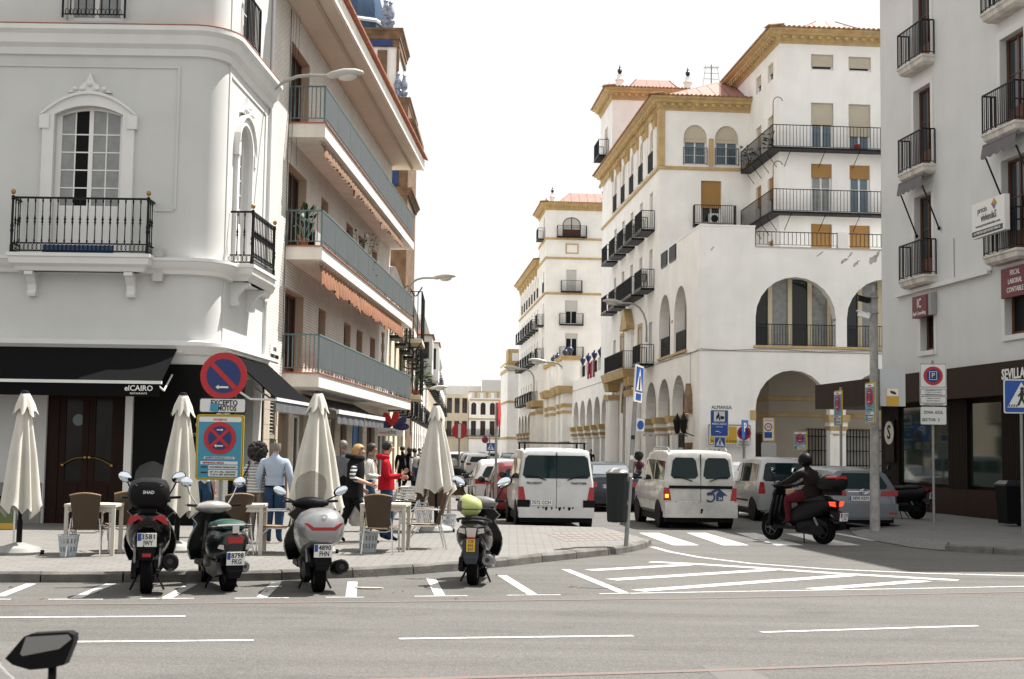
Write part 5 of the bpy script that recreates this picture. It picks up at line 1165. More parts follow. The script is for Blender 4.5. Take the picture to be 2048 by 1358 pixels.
# ------------------------------------------------------------------ houses further along the left side
def DX(y): return -4.97 - .034 * (y - 55)
DA = atan2(1, -.034)
m_cream = mat('cream_stucco', (.66, .58, .44), .85, var=.08, vs=.7, streak=.08)
m_pale = mat('pale_stucco', (.74, .72, .68), .85, var=.06, vs=.7, streak=.08)
m_shut = mat('maroon_shutter', (.10, .015, .02), .6)
def row_house(y0, y1, h, m, label, fls, cw, bays=(), trim=None, seed=0, balc=True, blind=None):
    t = thing('street_house', label, 'house', (DX(y0), y0, 0), DA, None); L = y1 - y0 - .05; hs_ = []
    n = max(1, int(L / cw)); xs = [L * (i + .5) / n for i in range(n)]
    for z in fls:
        for x in xs: hs_.append((x - .5, x + .5, z, z + 2.2))
    gs = [(x - 1.0, x + 1.0, .13, 2.7) for x in xs]
    b = wallbm(MB(), 0, L, 0, h, hs_ + gs, 0, .22); b.build('wall', m, t)
    b = MB(); b.box(0, L, .3, 9, 0, h - .02); b.box(0, .02, 0, .4, 0, h); b.build('inner_block', m, t)
    b = MB(); b.sweep([(0, 9), (0, 0), (L, 0), (L, 9)], [(-.02, h - .35), (.08, h - .33), (.2, h - .1), (.28, h), (-.02, h + .05)]); b.build('cornice', trim or m_trim, t)
    for k, q in enumerate(hs_):
        window(t, (q[0], .12, q[2]), 0, 1.0, 2.2, fm=m_shut if blind == 'red' else m_wframe, leaves=2, rows=1)
        if balc: balcony(t, (q[0] - .35, 0, q[2] - .02), 0, 1.7, .5)
    for k, q in enumerate(gs): window(t, (q[0], .15, .13), 0, 2.0, 2.57, fm=m_wood if k % 2 else m_trim, leaves=2, rows=1, name='shop_window')
    for x0, x1, z0, z1 in bays:
        b = MB(); b.box(x0, x1, -1.0, 0, z0, z1); q = b.build('box_bay', m_pale, t); b = MB(); b.box(x0 - .08, x1 + .08, -1.1, 0, z1, z1 + .1); b.build('bay_roof', m_tile, q)
        b = MB(); b.box(x0 + .3, x1 - .3, -1.01, -1.002, z0 + .9, z1 - .4); b.box(x0 - .006, x0 - .002, -.8, -.2, z0 + .9, z1 - .4); b.build('bay_glass', m_glass, q)
    return t
d1 = row_house(55.6, 73, 9.0, m_cream, 'cream house with iron bay balconies just beyond the brick flats', (3.4, 6.4), 4.2)
for z in (4.3, 7.0):
    b = MB(); b.box(11, 15, -1.05, 0, z - .2, z); q = b.build('bay_balcony', m_cream, d1); r = MB(); railing(r, (11, -.05), (11, -1.0), z, z + 2.3, .2, .03); railing(r, (11, -1.0), (15, -1.0), z, z + 2.3, .2, .03)
    for k in range(9): r.tube([(11, -.1 - .1 * k, z + 2.3 + .25 * sin(k * .8)) for k in range(10)], .03, 4) if k == 0 else None
    r.build('iron_bay', m_iron, q)
def Dw(y0, s, yi, z): return (DX(y0) + cos(DA) * s - sin(DA) * yi, y0 + sin(DA) * s + cos(DA) * yi, z)
plant('balcony_plants', 'trailing green plants in the iron bay above the street beyond the flats', Dw(55.6, 13.5, -.7, 4.3), 1.6, .7, 300, 21, .2, m_leaf, .2)
row_house(73, 95, 9.6, m_pale, 'pale narrow house with boxed upper bay on the left of the street', (3.5, 6.6), 3.7, bays=((16.5, 20.5, 6.6, 9.0),))
row_house(95, 118, 10.9, m_white, 'white house with boxed bay jutting below its roof on the left side', (3.5, 6.9), 3.8, bays=((17, 22, 7.2, 10.2),))
row_house(118, 148, 10.9, m_cream, 'yellowish terraced house with dark balconies midway down the left side', (3.6, 6.9), 4.2, blind='red')
row_house(148, 178, 12.0, m_pale, 'pale house with maroon shutters far down the left side', (3.6, 6.9, 9.2), 5, blind='red')
row_house(178, 226, 10.6, m_white, 'small white house at the far end of the left side', (3.6, 6.9), 6)
# houses closing the street
def end_house(px0, px1, pyt, Y, label, m, rows, ncol, trim, top=0, arched=False):
    xa = atY(px0, 880, Y)[0]; xb = atY(px1, 880, Y)[0]; h = atY((px0 + px1) / 2, pyt, Y)[1]
    t = thing('street_house', label, 'house', (xa, Y, 0), 0); L = xb - xa; hs_ = []
    for z, hh in rows:
        for i in range(ncol): x = L * (i + .5) / ncol; hs_.append((x - .42, x + .42, z, z + hh) + ((z + hh - .42,) if arched and z > 5 else ()))
    b = wallbm(MB(), 0, L, 0, h, hs_, 0, .2); b.build('wall', m, t); b = MB(); b.box(0, L, .3, 9, 0, h - .02); b.build('inner_block', m, t)
    for q in hs_: window(t, (q[0], .12, q[2]), 0, .84, q[3] - q[2], fm=m_wood, leaves=2, rows=1, spring=(q[3] - q[2] - .42) if len(q) > 4 else None)
    if trim:
        for z in trim: stringc(t, [(0, 0), (L, 0)], z, .22, .12)
        for i in range(int(L / .9)): 
            b = MB(); b.box(i * .9, i * .9 + .45, 0, .3, h, h + .9); b.build('parapet_pier', m_ochre if i % 2 else m_white, t)
        b = MB(); b.box(-.1, L, -.1, .4, h + .9, h + 1.1); b.build('parapet_rail', m_ochre, t)
    for x in [L * (i + .5) / ncol for i in range(ncol)]:
        if rows[0][0] < 5: balcony(t, (x - .7, 0, rows[0][0] - .03), 0, 1.4, .4)
    return t
end_house(937, 1012, 796, 228, 'white house with ochre bands and arched windows closing the end of the street', m_white, ((3.9, 2.4), (7.3, 2.0)), 4, (3.3, 6.5, 9.6), arched=True)
end_house(890, 936, 788, 231, 'plain cream house with tall dark windows at the end of the street', m_cream, ((3.9, 2.4), (7.6, 2.5)), 3, None)
end_house(850, 889, 812, 236, 'low white house half hidden at the far left end of the street', m_pale, ((3.9, 2.2),), 2, None)
end_house(962, 1004, 760, 245, 'grey rooftop house rising behind the ochre banded house', mat('pale_grey', (.5, .5, .49), .8), ((3.9, 2.2),), 2, None)
end_house(880, 960, 772, 250, 'white rooftop block with water tanks behind the end houses', m_pale, ((3.9, 2.2),), 2, None)
# ------------------------------------------------------------------ vehicles
m_tyre = mat('tyre_rubber', (.005, .005, .006), .9, bump=.2, spec=.06)
m_rim = mat('wheel_rim', (.35, .35, .36), .35, .8)
m_rimd = mat('dark_rim', (.06, .06, .065), .4, .6)
m_cglass = mat('car_glass', (.008, .02, .022), .03, spec=.25)
m_black = mat('black_plastic', (.006, .006, .007), .6, spec=.15)
m_tail = mat('tail_light', (.32, .012, .014), .15, spec=.7)
m_tailp = mat('clear_lamp', (.5, .45, .42), .15)
m_amber = mat('amber_lamp', (.9, .35, .03), .2, emit=(1, .4, .02, 1.2))
m_plate = mat('number_plate', (.68, .68, .66), .4)
m_eu = mat('plate_blue', (.02, .06, .28), .4)
m_ink = mat('plate_ink', (.01, .01, .01), .5)
m_chrome = mat('chrome', (.7, .7, .71), .12, 1.)
m_mirror = mat('mirror_glass', (.75, .82, .9), .02, 1.)
def paint(name, c, metal=.0, dirt=.12): return mat(name, c, .32, metal, var=dirt, vs=2.5, coat=.4)
WH = {}
def wheel(parent, x, y, r, w, rim=None, spokes=7, name='wheel'):
    key = (r, w, (rim or m_rim).name, spokes)
    if key not in WH:
        t = MB(); k = r * .62; t.lathe([(k, -w * .42), (r * .9, -w * .5), (r * .97, -w * .44), (r, -w * .3), (r, w * .3), (r * .97, w * .44), (r * .9, w * .5), (k, w * .42)], n=24, axis='y', caps=False); t.lathe([(k, -w * .42), (k, w * .42)], n=24, axis='y', caps=True)
        a = t.build(name, m_tyre, None, smooth=.6)
        q = MB(); 
        for s in (-1, 1):
            q.lathe([(k * .98, s * w * .43), (k * .9, s * w * .46), (k * .86, s * w * .36)], n=24, axis='y', caps=False); q.lathe([(k * .26, s * w * .36), (k * .24, s * w * .46), (.004, s * w * .47)], n=12, axis='y', caps=False)
            for i in range(spokes):
                an = 2 * pi * i / spokes; c, sn = cos(an), sin(an); u, v = (c, sn), (-sn, c); hw = k * .1
                P = lambda d, e, y_: (u[0] * d + v[0] * e, y_, u[1] * d + v[1] * e)
                q.rings([[P(k * .2, -hw, s * w * y_), P(k * .2, hw, s * w * y_), P(k * .88, hw * .8, s * w * y_), P(k * .88, -hw * .8, s * w * y_)] for y_ in (.37, .43)])
        q.build('rim', rim or m_rim, a); WH[key] = a; o = a
    else: o = copy_tree(WH[key])
    o.name = name; o.parent = parent; o.location = (x, y, r); return o
def lerp_t(tab, x):
    for a, b in zip(tab, tab[1:]):
        if x <= b[0]: t = (x - a[0]) / (b[0] - a[0]); return [a[i] + (b[i] - a[i]) * t for i in range(len(a))]
    return list(tab[-1])
def hull(tab, zbot=.24, m=None, parent=None):
    """shell from stations (x, half width, belt z, roof half width, roof z, rake): belt and roof joined by a leaning pillar line"""
    R = []
    for (x, w, zb, wr, zr, rk) in tab:
        sx = lambda z: x + rk * max(0., z - zb)
        cr = .035 if zr - zb > .3 else .02
        half = [(0, zbot), (w * .86, zbot), (w * .97, zbot + .1), (w, zbot + (zb - zbot) * .45), (w * .985, zb), (w * .975, zb + .02), (wr + (w - wr) * .12, zr - (zr - zb) * .12), (wr, zr - .03 if zr - zb > .1 else zr), (wr * .85, zr + cr * .5), (0, zr + cr)]
        ring = [(sx(z), -y, z) for y, z in half] + [(sx(z), y, z) for y, z in half[-2:0:-1]]; R.append(ring)
    mb = MB(); n = len(R[0]); mb.rings(R, False, False)
    for ring, rev in ((R[0], 0), (R[-1], 1)):
        k = n // 2; L = ring[:k + 1]; Rr = [ring[0]] + ring[:k - 1:-1]
        for i in range(k):
            q = [L[i], L[i + 1], Rr[i + 1], Rr[i]]; mb.add(q, [(0, 1, 2, 3)])
    return mb.build('body', m, parent, smooth=.55)
def side_panel(tab, pts, off, sgn, th=.004):
    """outline (x,z) laid on the flank above the belt"""
    out = []
    for x, z in pts:
        s = lerp_t(tab, x); w, zb, wr, zr = s[1], s[2], s[3], s[4]; t = max(0., min(1., (z - zb) / max(.05, zr - zb)))
        y = w * .975 + (wr + (w - wr) * .12 - w * .975) * t / .88 if z > zb else w
        out.append((x, sgn * (y + off), z))
    return out
def plate(parent, x, y, z, txt, w=.52, h=.11, two=False, tilt=0., faces=-1):
    p = thing.__globals__['MB'](); p.box(-.006, .006, -w / 2, w / 2, -h / 2, h / 2); o = p.build('number_plate', m_plate, parent, loc=(x, y, z), rot=(0, tilt, 0))
    b = MB(); b.box(-.008, -.0062, w / 2 - w * .085, w / 2 - .004, -h / 2 + .004, h / 2 - .004) if not two else b.box(-.008, -.0062, w / 2 - w * .2, w / 2 - .004, -.01, h / 2 - .004)
    b.build('country_band', m_eu, o)
    R_t = (pi / 2, 0, -pi / 2)
    if two:
        a, c = txt.split(' '); text(a, h * .52, m_ink, o, (-.008, -w * .08, h * .22), R_t, depth=.001, bold=.0015, width=w * .68); text(c, h * .52, m_ink, o, (-.008, -w * .06, -h * .24), R_t, depth=.001, bold=.0015, width=w * .52)
    else: text(txt, h * .95, m_ink, o, (-.008, -w * .04, 0), R_t, depth=.001, bold=.0015, width=w * .8)
    return o
def xquad(parent, name, m, pts, th=.01, loc=None):
    """flat piece on the tail: outline (y,z) with x given by fn"""
    b = MB(); b.rings([[(x, y, z) for x, y, z in pts], [(x + th, y, z) for x, y, z in pts]]); return b.build(name, m, parent)
def vehicle(name, label, cat, pos, head, tab, col, spec, group=None, detail=2):
    """pos = ground point under the middle of the tail, head = heading in degrees right of the view axis"""
    t = thing(name, label, cat, (pos[0], pos[1], 0), pi / 2 - radians(head), group)
    hull(tab, spec.get('zbot', .24), col, t); x0, w0, zb, wr, zr, rk = tab[0]
    tail = lambda z: x0 + rk * max(0., z - zb)
    for k, pts in enumerate(spec['side']):
        for s in (-1, 1):
            q = side_panel(tab, pts, .003, s); b = MB(); b.rings([q, [(p[0], p[1] + s * .006, p[2]) for p in q]]); b.build('side_window', spec.get('glass', m_cglass), t)
    for k, pts in enumerate(spec['rear']):
        q = [(tail(z) - .008, y, z) for y, z in pts]; b = MB(); b.rings([q, [(p[0] - .006, p[1], p[2]) for p in q]]); b.build('rear_window', spec.get('glass', m_cglass), t)
    if 'front' in spec:
        q = spec['front']; b = MB(); b.rings([q, [(p[0] + .006, p[1], p[2] + .006) for p in q]]); b.build('windscreen', m_cglass, t)
    r, tw, xr, xf, tr = spec['wheel']
    for x in (xr, xf):
        for s in (-1, 1):
            b = MB(); b.cyl((x, s * (w0 * .80), r + .01), (x, s * (lerp_t(tab, x)[1] + .004), r + .01), r * 1.13, n=24); b.build('wheel_arch', m_black, t); wheel(t, x, s * tr, r, tw, spec.get('rim'))
    for pts, mt_ in spec['lights']:
        for s in (-1, 1):
            q = [(tail(z) - .012, s * y, z) for y, z in pts]; b = MB(); b.rings([q, [(p[0] + .1, p[1] + s * .012, p[2]) for p in q]]); b.build('tail_light', mt_, t)
    for (y0, y1, z0, z1, x_0, x_1, mt_, nm) in spec.get('boxes', ()):
        b = MB(); b.box(x_0, x_1, y0, y1, z0, z1); b.build(nm, mt_, t)
    if detail and 'plate' in spec: y, z, txt = spec['plate']; plate(t, tail(z) - .02, y, z, txt)
    if 'mirror' in spec:
        x, z = spec['mirror']; w = lerp_t(tab, x)[1]
        for s in (-1, 1):
            b = MB(); b.ell((x, s * (w + .13), z), .07, .1, .085, 10, 8); b.cyl((x, s * (w - .03), z - .05), (x, s * (w + .08), z - .03), .03, n=6); q = b.build('wing_mirror', spec.get('mirror_mat', m_black), t, smooth=True)
            b = MB(); b.ell((x - .062, s * (w + .13), z), .012, .08, .065, 10, 6); b.build('mirror_glass', m_glass, q)
    return t
VAN = [(0., .80, 1.08, .70, 1.66, .10), (.05, .845, 1.08, .735, 1.73, .08), (.2, .86, 1.07, .745, 1.765, .03), (1.0, .86, 1.05, .75, 1.79, 0), (2.2, .86, 1.03, .74, 1.78, 0), (2.62, .86, 1.02, .70, 1.72, 0), (3.3, .85, 1.0, .62, 1.08, 0), (3.9, .81, .84, .6, .88, 0), (4.1, .74, .66, .5, .72, 0)]
van_side = [[(.18, 1.12), (.22, 1.55), (1.25, 1.58), (1.25, 1.12)], [(1.36, 1.11), (1.36, 1.58), (2.3, 1.58), (2.3, 1.08)], [(2.4, 1.08), (2.4, 1.57), (2.55, 1.56), (3.05, 1.12), (3.1, 1.06)]]
def rrect(y0, y1, z0, z1, c=.05, lean=0.):
    return [(y0 + c, z0), (y1 - c, z0), (y1, z0 + c), (y1 - lean, z1 - c), (y1 - lean - c, z1), (y0 + lean + c, z1), (y0 + lean, z1 - c), (y0, z0 + c)]
m_vw = paint('van_white', (.55, .555, .55)); m_vw2 = paint('van_cream_white', (.5, .49, .455), dirt=.25)
lit = [((.70, .64), (.845, .64), (.845, .93), (.735, .93))]
van_spec = dict(side=van_side, wheel=(.305, .19, .72, 3.41, .74), zbot=.3, mirror=(2.9, 1.16), lights=[([(.69, .66), (.84, .66), (.84, .95), (.74, .95)], m_tail)], rim=m_rimd,
    boxes=[(-.84, .84, .27, .5, -.06, .16, m_vw, 'rear_bumper'), (-.868, -.60, .5, .66, -.03, .14, m_black, 'bumper_corner'), (.60, .868, .5, .66, -.03, .14, m_black, 'bumper_corner'), (-.005, .005, .5, 1.72, -.004, .1, m_black, 'door_gap'), (-.79, .79, .16, .3, .1, 3.9, m_black, 'underbody')],
    rear=[rrect(-.76, .76, 1.14, 1.65, .07, .06)], plate=(.36, .6, '7572 CCH'))
va = dict(van_spec); va['boxes'] = list(van_spec['boxes'])
gx, gy_ = atY(1113, 980, 31.15)[0], 31.15
v1 = vehicle('panel_van', 'white van with roof bars and scraped rear bumper beside the pavement corner', 'van', (gx, gy_), -4.5, VAN, m_vw, va)
m = MB()
for x in (.5, 1.9): m.cyl((x, -.72, 1.93), (x, .72, 1.93), .02, n=6); m.box(x - .03, x + .03, -.70, -.66, 1.73, 1.93); m.box(x - .03, x + .03, .66, .70, 1.73, 1.93)
m.cyl((.3, -.3, 1.95), (2.2, -.3, 1.95), .02, n=6); m.build('roof_bars', m_black, v1)
sc_ = MB(); rr = random.Random(4)
for k in range(9):
    y = .42 - k * .1 + rr.random() * .05; h_ = .02 + .05 * rr.random(); w_ = .03 + .05 * rr.random()
    sc_.rings([[(x, y, .505), (x, y - w_, .505), (x, y - w_ * .8, .505 - h_), (x, y - w_ * .4, .505 - h_ * 1.4), (x, y - .01, .505 - h_)] for x in (-.063, -.0605)])
sc_.build('paint_scrapes', m_black, v1, kind='stuff')
def wipers(t, z, ys):
    for y, d in ys:
        b = MB(); b.tube([(-.03, y, z), (-.03, y + d * .2, z + .07), (-.015, y + d * .42, z + .1)], .012, 5); b.build('wiper', m_black, t)
wipers(v1, 1.1, ((.24, 1), (-.24, -1)))
for s, tx in ((.5, 'PEUGEOT'), (-.5, 'PARTNER')): text(tx, .075, m_black, v1, (-.012, s, 1.03), (pi / 2, 0, -pi / 2), width=.34)
b = MB(); b.box(-.03, 0, -.08, -.02, .98, 1.08); b.build('door_handle', m_vw, v1)
g2 = gp(1394, 1056); vb = dict(van_spec); vb['rear'] = [rrect(-.70, -.06, 1.16, 1.64, .07, .05), rrect(.06, .70, 1.16, 1.64, .07, .05)]; vb['plate'] = (.34, .585, '9158 DZS')
vb['boxes'] = [(-.85, .85, .27, .62, -.07, .16, m_vw2, 'rear_bumper'), (-.005, .005, .6, 1.72, -.004, .1, m_black, 'door_gap'), (-.74, .74, .93, 1.0, -.02, .04, m_black, 'rubbing_strip'), (-.79, .79, .16, .3, .1, 3.9, m_black, 'underbody')]
v2 = vehicle('panel_van', 'off-white van with blue house logo and dark rubbing strip turning at the crossing', 'van', (g2[0] + .0, g2[1] - .62), -5.5, VAN, m_vw2, vb)
wipers(v2, 1.1, ((.2, 1), (-.2, -1)))
m_logo = mat('logo_blue', (.025, .045, .12), .5)
b = MB(); b.prism([(-.62, .78), (-.38, .98), (-.14, .78), (-.24, .78), (-.38, .89), (-.52, .78)], -.016, -.01, 'x'); lg = b.build('house_logo', m_logo, v2)
b = MB(); b.prism([(-.36 + .0, .66), (-.52, .66), (-.52, .8), (-.42, .87), (-.36, .82)], -.016, -.01, 'x'); b.build('house_front', m_logo, lg)
ring = [(-.22 + .1 * cos(a), .74 + .1 * sin(a)) for a in [radians(40 + 280 * i / 14) for i in range(15)]]; b = MB(); b.tube([(-.014, y, z) for y, z in ring], .02, 5); b.build('ring_mark', m_logo, lg); text('24', .09, m_plate, lg, (-.02, -.45, .71), (pi / 2, 0, -pi / 2))
b = MB(); b.box(-.02, 0, .755, .835, .72, .8); b.build('indicator', m_amber, v2)
for s in (-1, 1): b = MB(); b.tube([(.3, s * .68, 1.78), (.42, s * .68, 1.86), (2.0, s * .66, 1.88), (2.3, s * .66, 1.8)], .022, 6); b.build('roof_rail', m_rim, v2)
b = MB(); b.cyl((-.12, 0, .42), (-.02, 0, .36), .02, n=6); b.ell((-.13, 0, .45), .03, .03, .03, 8, 6); b.build('tow_ball', m_black, v2)
# silver minivan behind
MINI = [(0., .72, 1.0, .60, 1.52, .12), (.06, .78, 1.0, .65, 1.6, .08), (.3, .80, .99, .66, 1.63, .02), (1.8, .80, .97, .66, 1.64, 0), (2.2, .80, .96, .62, 1.58, 0), (2.9, .79, .94, .55, 1.0, 0), (3.4, .74, .8, .5, .84, 0), (3.5, .68, .6, .4, .7, 0)]
m_sil = paint('silver_paint', (.42, .425, .43), .55, .08); m_sil2 = paint('silver_blue_paint', (.15, .163, .18), .55, .06)
gm_ = gp(1511, 1041); ms = dict(side=[[(.2, 1.04), (.24, 1.48), (.72, 1.5), (.72, 1.03)], [(.82, 1.03), (.82, 1.5), (1.55, 1.5), (1.55, 1.01)], [(1.65, 1.01), (1.65, 1.5), (2.1, 1.46), (2.6, 1.03)]], rear=[rrect(-.64, .64, 1.04, 1.52, .06, .06)], wheel=(.29, .17, .5, 2.86, .7), mirror=(2.45, 1.05), mirror_mat=m_sil, lights=[([(.58, .72), (.76, .72), (.72, 1.02), (.62, 1.02)], m_tail)], boxes=[(-.76, .76, .3, .6, -.06, .14, m_sil, 'rear_bumper'), (-.72, .72, .16, .3, .1, 3.3, m_black, 'underbody'), (-.81, -.79, .5, .54, .9, 2.4, m_black, 'side_strip'), (.79, .81, .5, .54, .9, 2.4, m_black, 'side_strip')], plate=(0, .78, '4417 BSD'))
hd = -6; fx = (sin(radians(hd)), cos(radians(hd))); v3 = vehicle('minivan', 'silver upright minivan with red tail lamp between the off-white van and the estate car', 'car', (gm_[0] - fx[0] * .5 + .7 * fx[1], gm_[1] - fx[1] * .5 - .7 * fx[0]), hd, MINI, m_sil, ms)
# silver estate car at the kerb
EST = [(0., .80, .93, .58, 1.28, .55), (.05, .86, .93, .62, 1.36, .45), (.5, .89, .92, .64, 1.42, .1), (1.6, .9, .9, .65, 1.45, 0), (2.3, .9, .88, .63, 1.44, 0), (2.75, .89, .87, .6, 1.36, 0), (3.45, .87, .9, .6, .98, 0), (4.3, .82, .74, .6, .78, 0), (4.6, .72, .55, .5, .62, 0)]
ge = gp(1722, 1059); es = dict(side=[[(.75, .98), (.85, 1.28), (1.35, 1.36), (1.35, .96)], [(1.45, .96), (1.45, 1.36), (2.1, 1.36), (2.1, .94)], [(2.2, .94), (2.2, 1.36), (2.7, 1.3), (3.2, .95)]], rear=[rrect(-.62, .62, .97, 1.33, .06, .12)], wheel=(.32, .2, .82, 3.5, .78), rim=m_rimd, mirror=(2.95, .99), mirror_mat=m_sil2, lights=[([(.42, .8), (.86, .8), (.86, .93), (.45, .92)], m_tail)], boxes=[(-.84, .84, .3, .62, -.07, .2, m_sil2, 'rear_bumper'), (-.8, .8, .16, .3, .1, 4.2, m_black, 'underbody'), (-.4, .4, .885, .91, -.02, .02, m_chrome, 'chrome_strip'), (-.82, -.6, .38, .42, -.075, -.05, m_tail, 'reflector'), (.6, .82, .38, .42, -.075, -.05, m_tail, 'reflector')], plate=(.1, .74, '3890 KDV'))
v4 = vehicle('estate_car', 'silver-blue estate car parked in shade beside the concrete camera pole', 'car', (ge[0], ge[1] - .25), -9.5, EST, m_sil2, es)
b = MB(); b.tube([(-.03, .1 * cos(a), .9 + .055 * sin(a)) for a in [2 * pi * i / 12 for i in range(13)]], .01, 5); b.tube([(-.03, .045 * cos(a), .9 + .055 * sin(a)) for a in [2 * pi * i / 12 for i in range(13)]], .008, 5); b.build('emblem', m_chrome, v4)
SED = [(0., .72, .82, .55, .98, .2), (.06, .84, .86, .6, 1.02, .2), (.55, .86, .9, .58, 1.06, .3), (.95, .87, .9, .56, 1.34, .1), (1.7, .87, .89, .58, 1.41, 0), (2.3, .87, .88, .57, 1.4, 0), (2.7, .86, .87, .55, 1.3, 0), (3.4, .84, .88, .55, .96, 0), (4.1, .8, .74, .55, .78, 0), (4.35, .7, .55, .5, .62, 0)]
HAT = [(0., .76, .9, .56, 1.22, .4), (.05, .83, .9, .6, 1.32, .32), (.4, .85, .89, .62, 1.4, .1), (1.4, .86, .88, .63, 1.44, 0), (2.0, .86, .87, .61, 1.42, 0), (2.4, .85, .86, .58, 1.34, 0), (3.05, .83, .88, .56, .96, 0), (3.8, .78, .72, .55, .76, 0), (4.0, .7, .55, .5, .62, 0)]
sed_s = dict(side=[[(.9, .94), (1.05, 1.3), (1.5, 1.33), (1.5, .93)], [(1.6, .93), (1.6, 1.33), (2.2, 1.33), (2.75, .93)]], rear=[], wheel=(.31, .19, .85, 3.45, .75), mirror=(2.75, .95), lights=[([(.5, .72), (.84, .72), (.84, .88), (.5, .86)], m_tail)], boxes=[(-.8, .8, .3, .56, -.05, .2, None, 'rear_bumper'), (-.76, .76, .16, .3, .1, 4.0, m_black, 'underbody')], plate=(.1, .74, '7823 BKW'))
hat_s = dict(side=[[(.6, .94), (.7, 1.25), (1.2, 1.34), (1.2, .92)], [(1.3, .92), (1.3, 1.34), (1.95, 1.34), (2.55, .91)]], rear=[rrect(-.6, .6, .95, 1.27, .06, .1)], wheel=(.31, .19, .7, 3.15, .75), mirror=(2.55, .94), lights=[([(.5, .76), (.8, .76), (.8, .9), (.5, .88)], m_tail)], boxes=[(-.78, .78, .3, .56, -.06, .2, None, 'rear_bumper'), (-.74, .74, .16, .3, .1, 3.7, m_black, 'underbody')], plate=(0, .66, '2046 HJX'))
def simple(kind, label, px, py, head, col, glass=None, rimc=None, pl=None, pos=None, detail=2, group=None, rails=False):
    tab, sp = {'sedan': (SED, sed_s), 'hatch': (HAT, hat_s), 'van': (VAN, van_spec)}[kind]; sp = dict(sp)
    sp['boxes'] = [tuple(col if (q is None or (kind == 'van' and q is m_vw)) else q for q in b) for b in sp['boxes']]
    if pl: sp['plate'] = sp['plate'][:2] + (pl,)
    g = pos or gp(px, py); v = vehicle({'sedan': 'saloon_car', 'hatch': 'hatchback', 'van': 'panel_van'}[kind], label, 'van' if kind == 'van' else 'car', g, head, tab, col, sp, group, detail)
    if kind == 'sedan':
        q = [(.56, -.56, 1.07), (.56, .56, 1.07), (.93, .5, 1.32), (.93, -.5, 1.32)]; b = MB(); b.rings([q, [(p[0] - .01, p[1], p[2] + .02) for p in q]]); b.build('rear_window', mat('bright_rear_glass', (.3, .33, .35), .05, .6), v)
    if rails:
        for s in (-1, 1): b = MB(); b.tube([(.4, s * .58, 1.44), (.5, s * .58, 1.5), (1.9, s * .58, 1.51), (2.0, s * .58, 1.44)], .02, 5); b.build('roof_rail', m_black, v)
    return v
simple('sedan', 'dark blue saloon between the two white vans', 1228, 1024, -4.5, paint('navy_paint', (.02, .028, .04), .3))
PX = lambda y, off: .98 + off - .0787 * (y - 31.2)
simple('hatch', 'dark red car squeezed in front of the white van with roof bars', 0, 0, -4.5, paint('dark_red_paint', (.16, .012, .016), .1), pos=(PX(35.9, -.22), 35.9))
simple('hatch', 'white hatchback with red tail lamps ahead of the dark red car', 0, 0, -4.5, paint('car_white', (.6, .6, .59)), pos=(PX(40.6, -.45), 40.6))
simple('hatch', 'black car with roof rails ahead of the white hatchback', 0, 0, -4.5, paint('car_black', (.014, .015, .017)), pos=(PX(46.2, .1), 46.2), rails=True)
bv = simple('van', 'large white van standing crosswise beyond the parked cars', 0, 0, -74, m_vw, pos=(3.0, 54.5))
simple('hatch', 'white sport utility car parked at the left kerb of the far street', 958, 955, -4, paint('car_white', (.6, .6, .59)))
far = [(944, 947, 'hatch', 'grey car parked just beyond the white utility car', (.2, .2, .21)), (937, 940, 'sedan', 'black car third in the far left row', (.015, .015, .017)), (931, 934, 'hatch', 'dark green-grey car fourth in the far left row', (.1, .11, .1)), (925, 931, 'hatch', 'maroon car at the end of the far left row', (.12, .015, .02)), (966, 925, 'sedan', 'light grey car far down the middle of the street', (.4, .4, .4))]
for px, py, kd, lb, c in far: simple(kd, lb, px, py, -3, paint('far_car_%d' % px, c), detail=0)
simple('van', 'white delivery van far down the street', 944, 918, -2, m_vw, detail=0).scale = (1.2, 1.15, 1.2)
simple('van', 'blue lorry left of the far white delivery van', 925, 918, -2, paint('lorry_blue', (.03, .05, .14)), detail=0).scale = (1.3, 1.2, 1.25)
simple('sedan', 'silver car half hidden between the off-white van and the minivan', 1478, 1010, 10, m_sil, detail=0)
# ------------------------------------------------------------------ scooters
m_blk = mat('gloss_black', (.004, .004, .005), .22, coat=.25, spec=.3)
m_blk2 = mat('satin_black', (.005, .005, .006), .5, spec=.15)
m_silv = paint('scooter_silver', (.30, .305, .31), .65, .05)
m_dgreen = paint('scooter_dark_green', (.004, .007, .0075), .1, .05)
m_alu = mat('engine_alloy', (.16, .16, .16), .4, .8, var=.3, vs=12)
m_seatg = mat('green_leather', (.01, .05, .035), .45)
m_seat = mat('black_vinyl', (.012, .012, .012), .6, spec=.2)
m_screen = mat('clear_screen', (.8, .82, .8), .08, alpha=.12, spec=.4)
m_screen2 = mat('smoked_screen', (.28, .26, .22), .15, alpha=.62)
m_brake = mat('lit_tail_lamp', (.6, .02, .01), .2, emit=(1, .06, .02, .9))
def sring(x, hw, z0, z1, p=2.6, n=16, top=1.):
    out = []; zc, hz = (z0 + z1) / 2, (z1 - z0) / 2
    for i in range(n):
        a = 2 * pi * i / n; c, s = cos(a), sin(a); k = (abs(c) ** p + abs(s) ** p) ** (-1 / p); w = hw * (top if s > 0.3 else 1)
        out.append((x, w * c * k, zc + hz * s * k))
    return out
def sloft(name, m, parent, st, p=2.6, smooth=.8):
    b = MB(); b.rings([sring(*s, p=p) for s in st]); return b.build(name, m, parent, smooth=smooth)
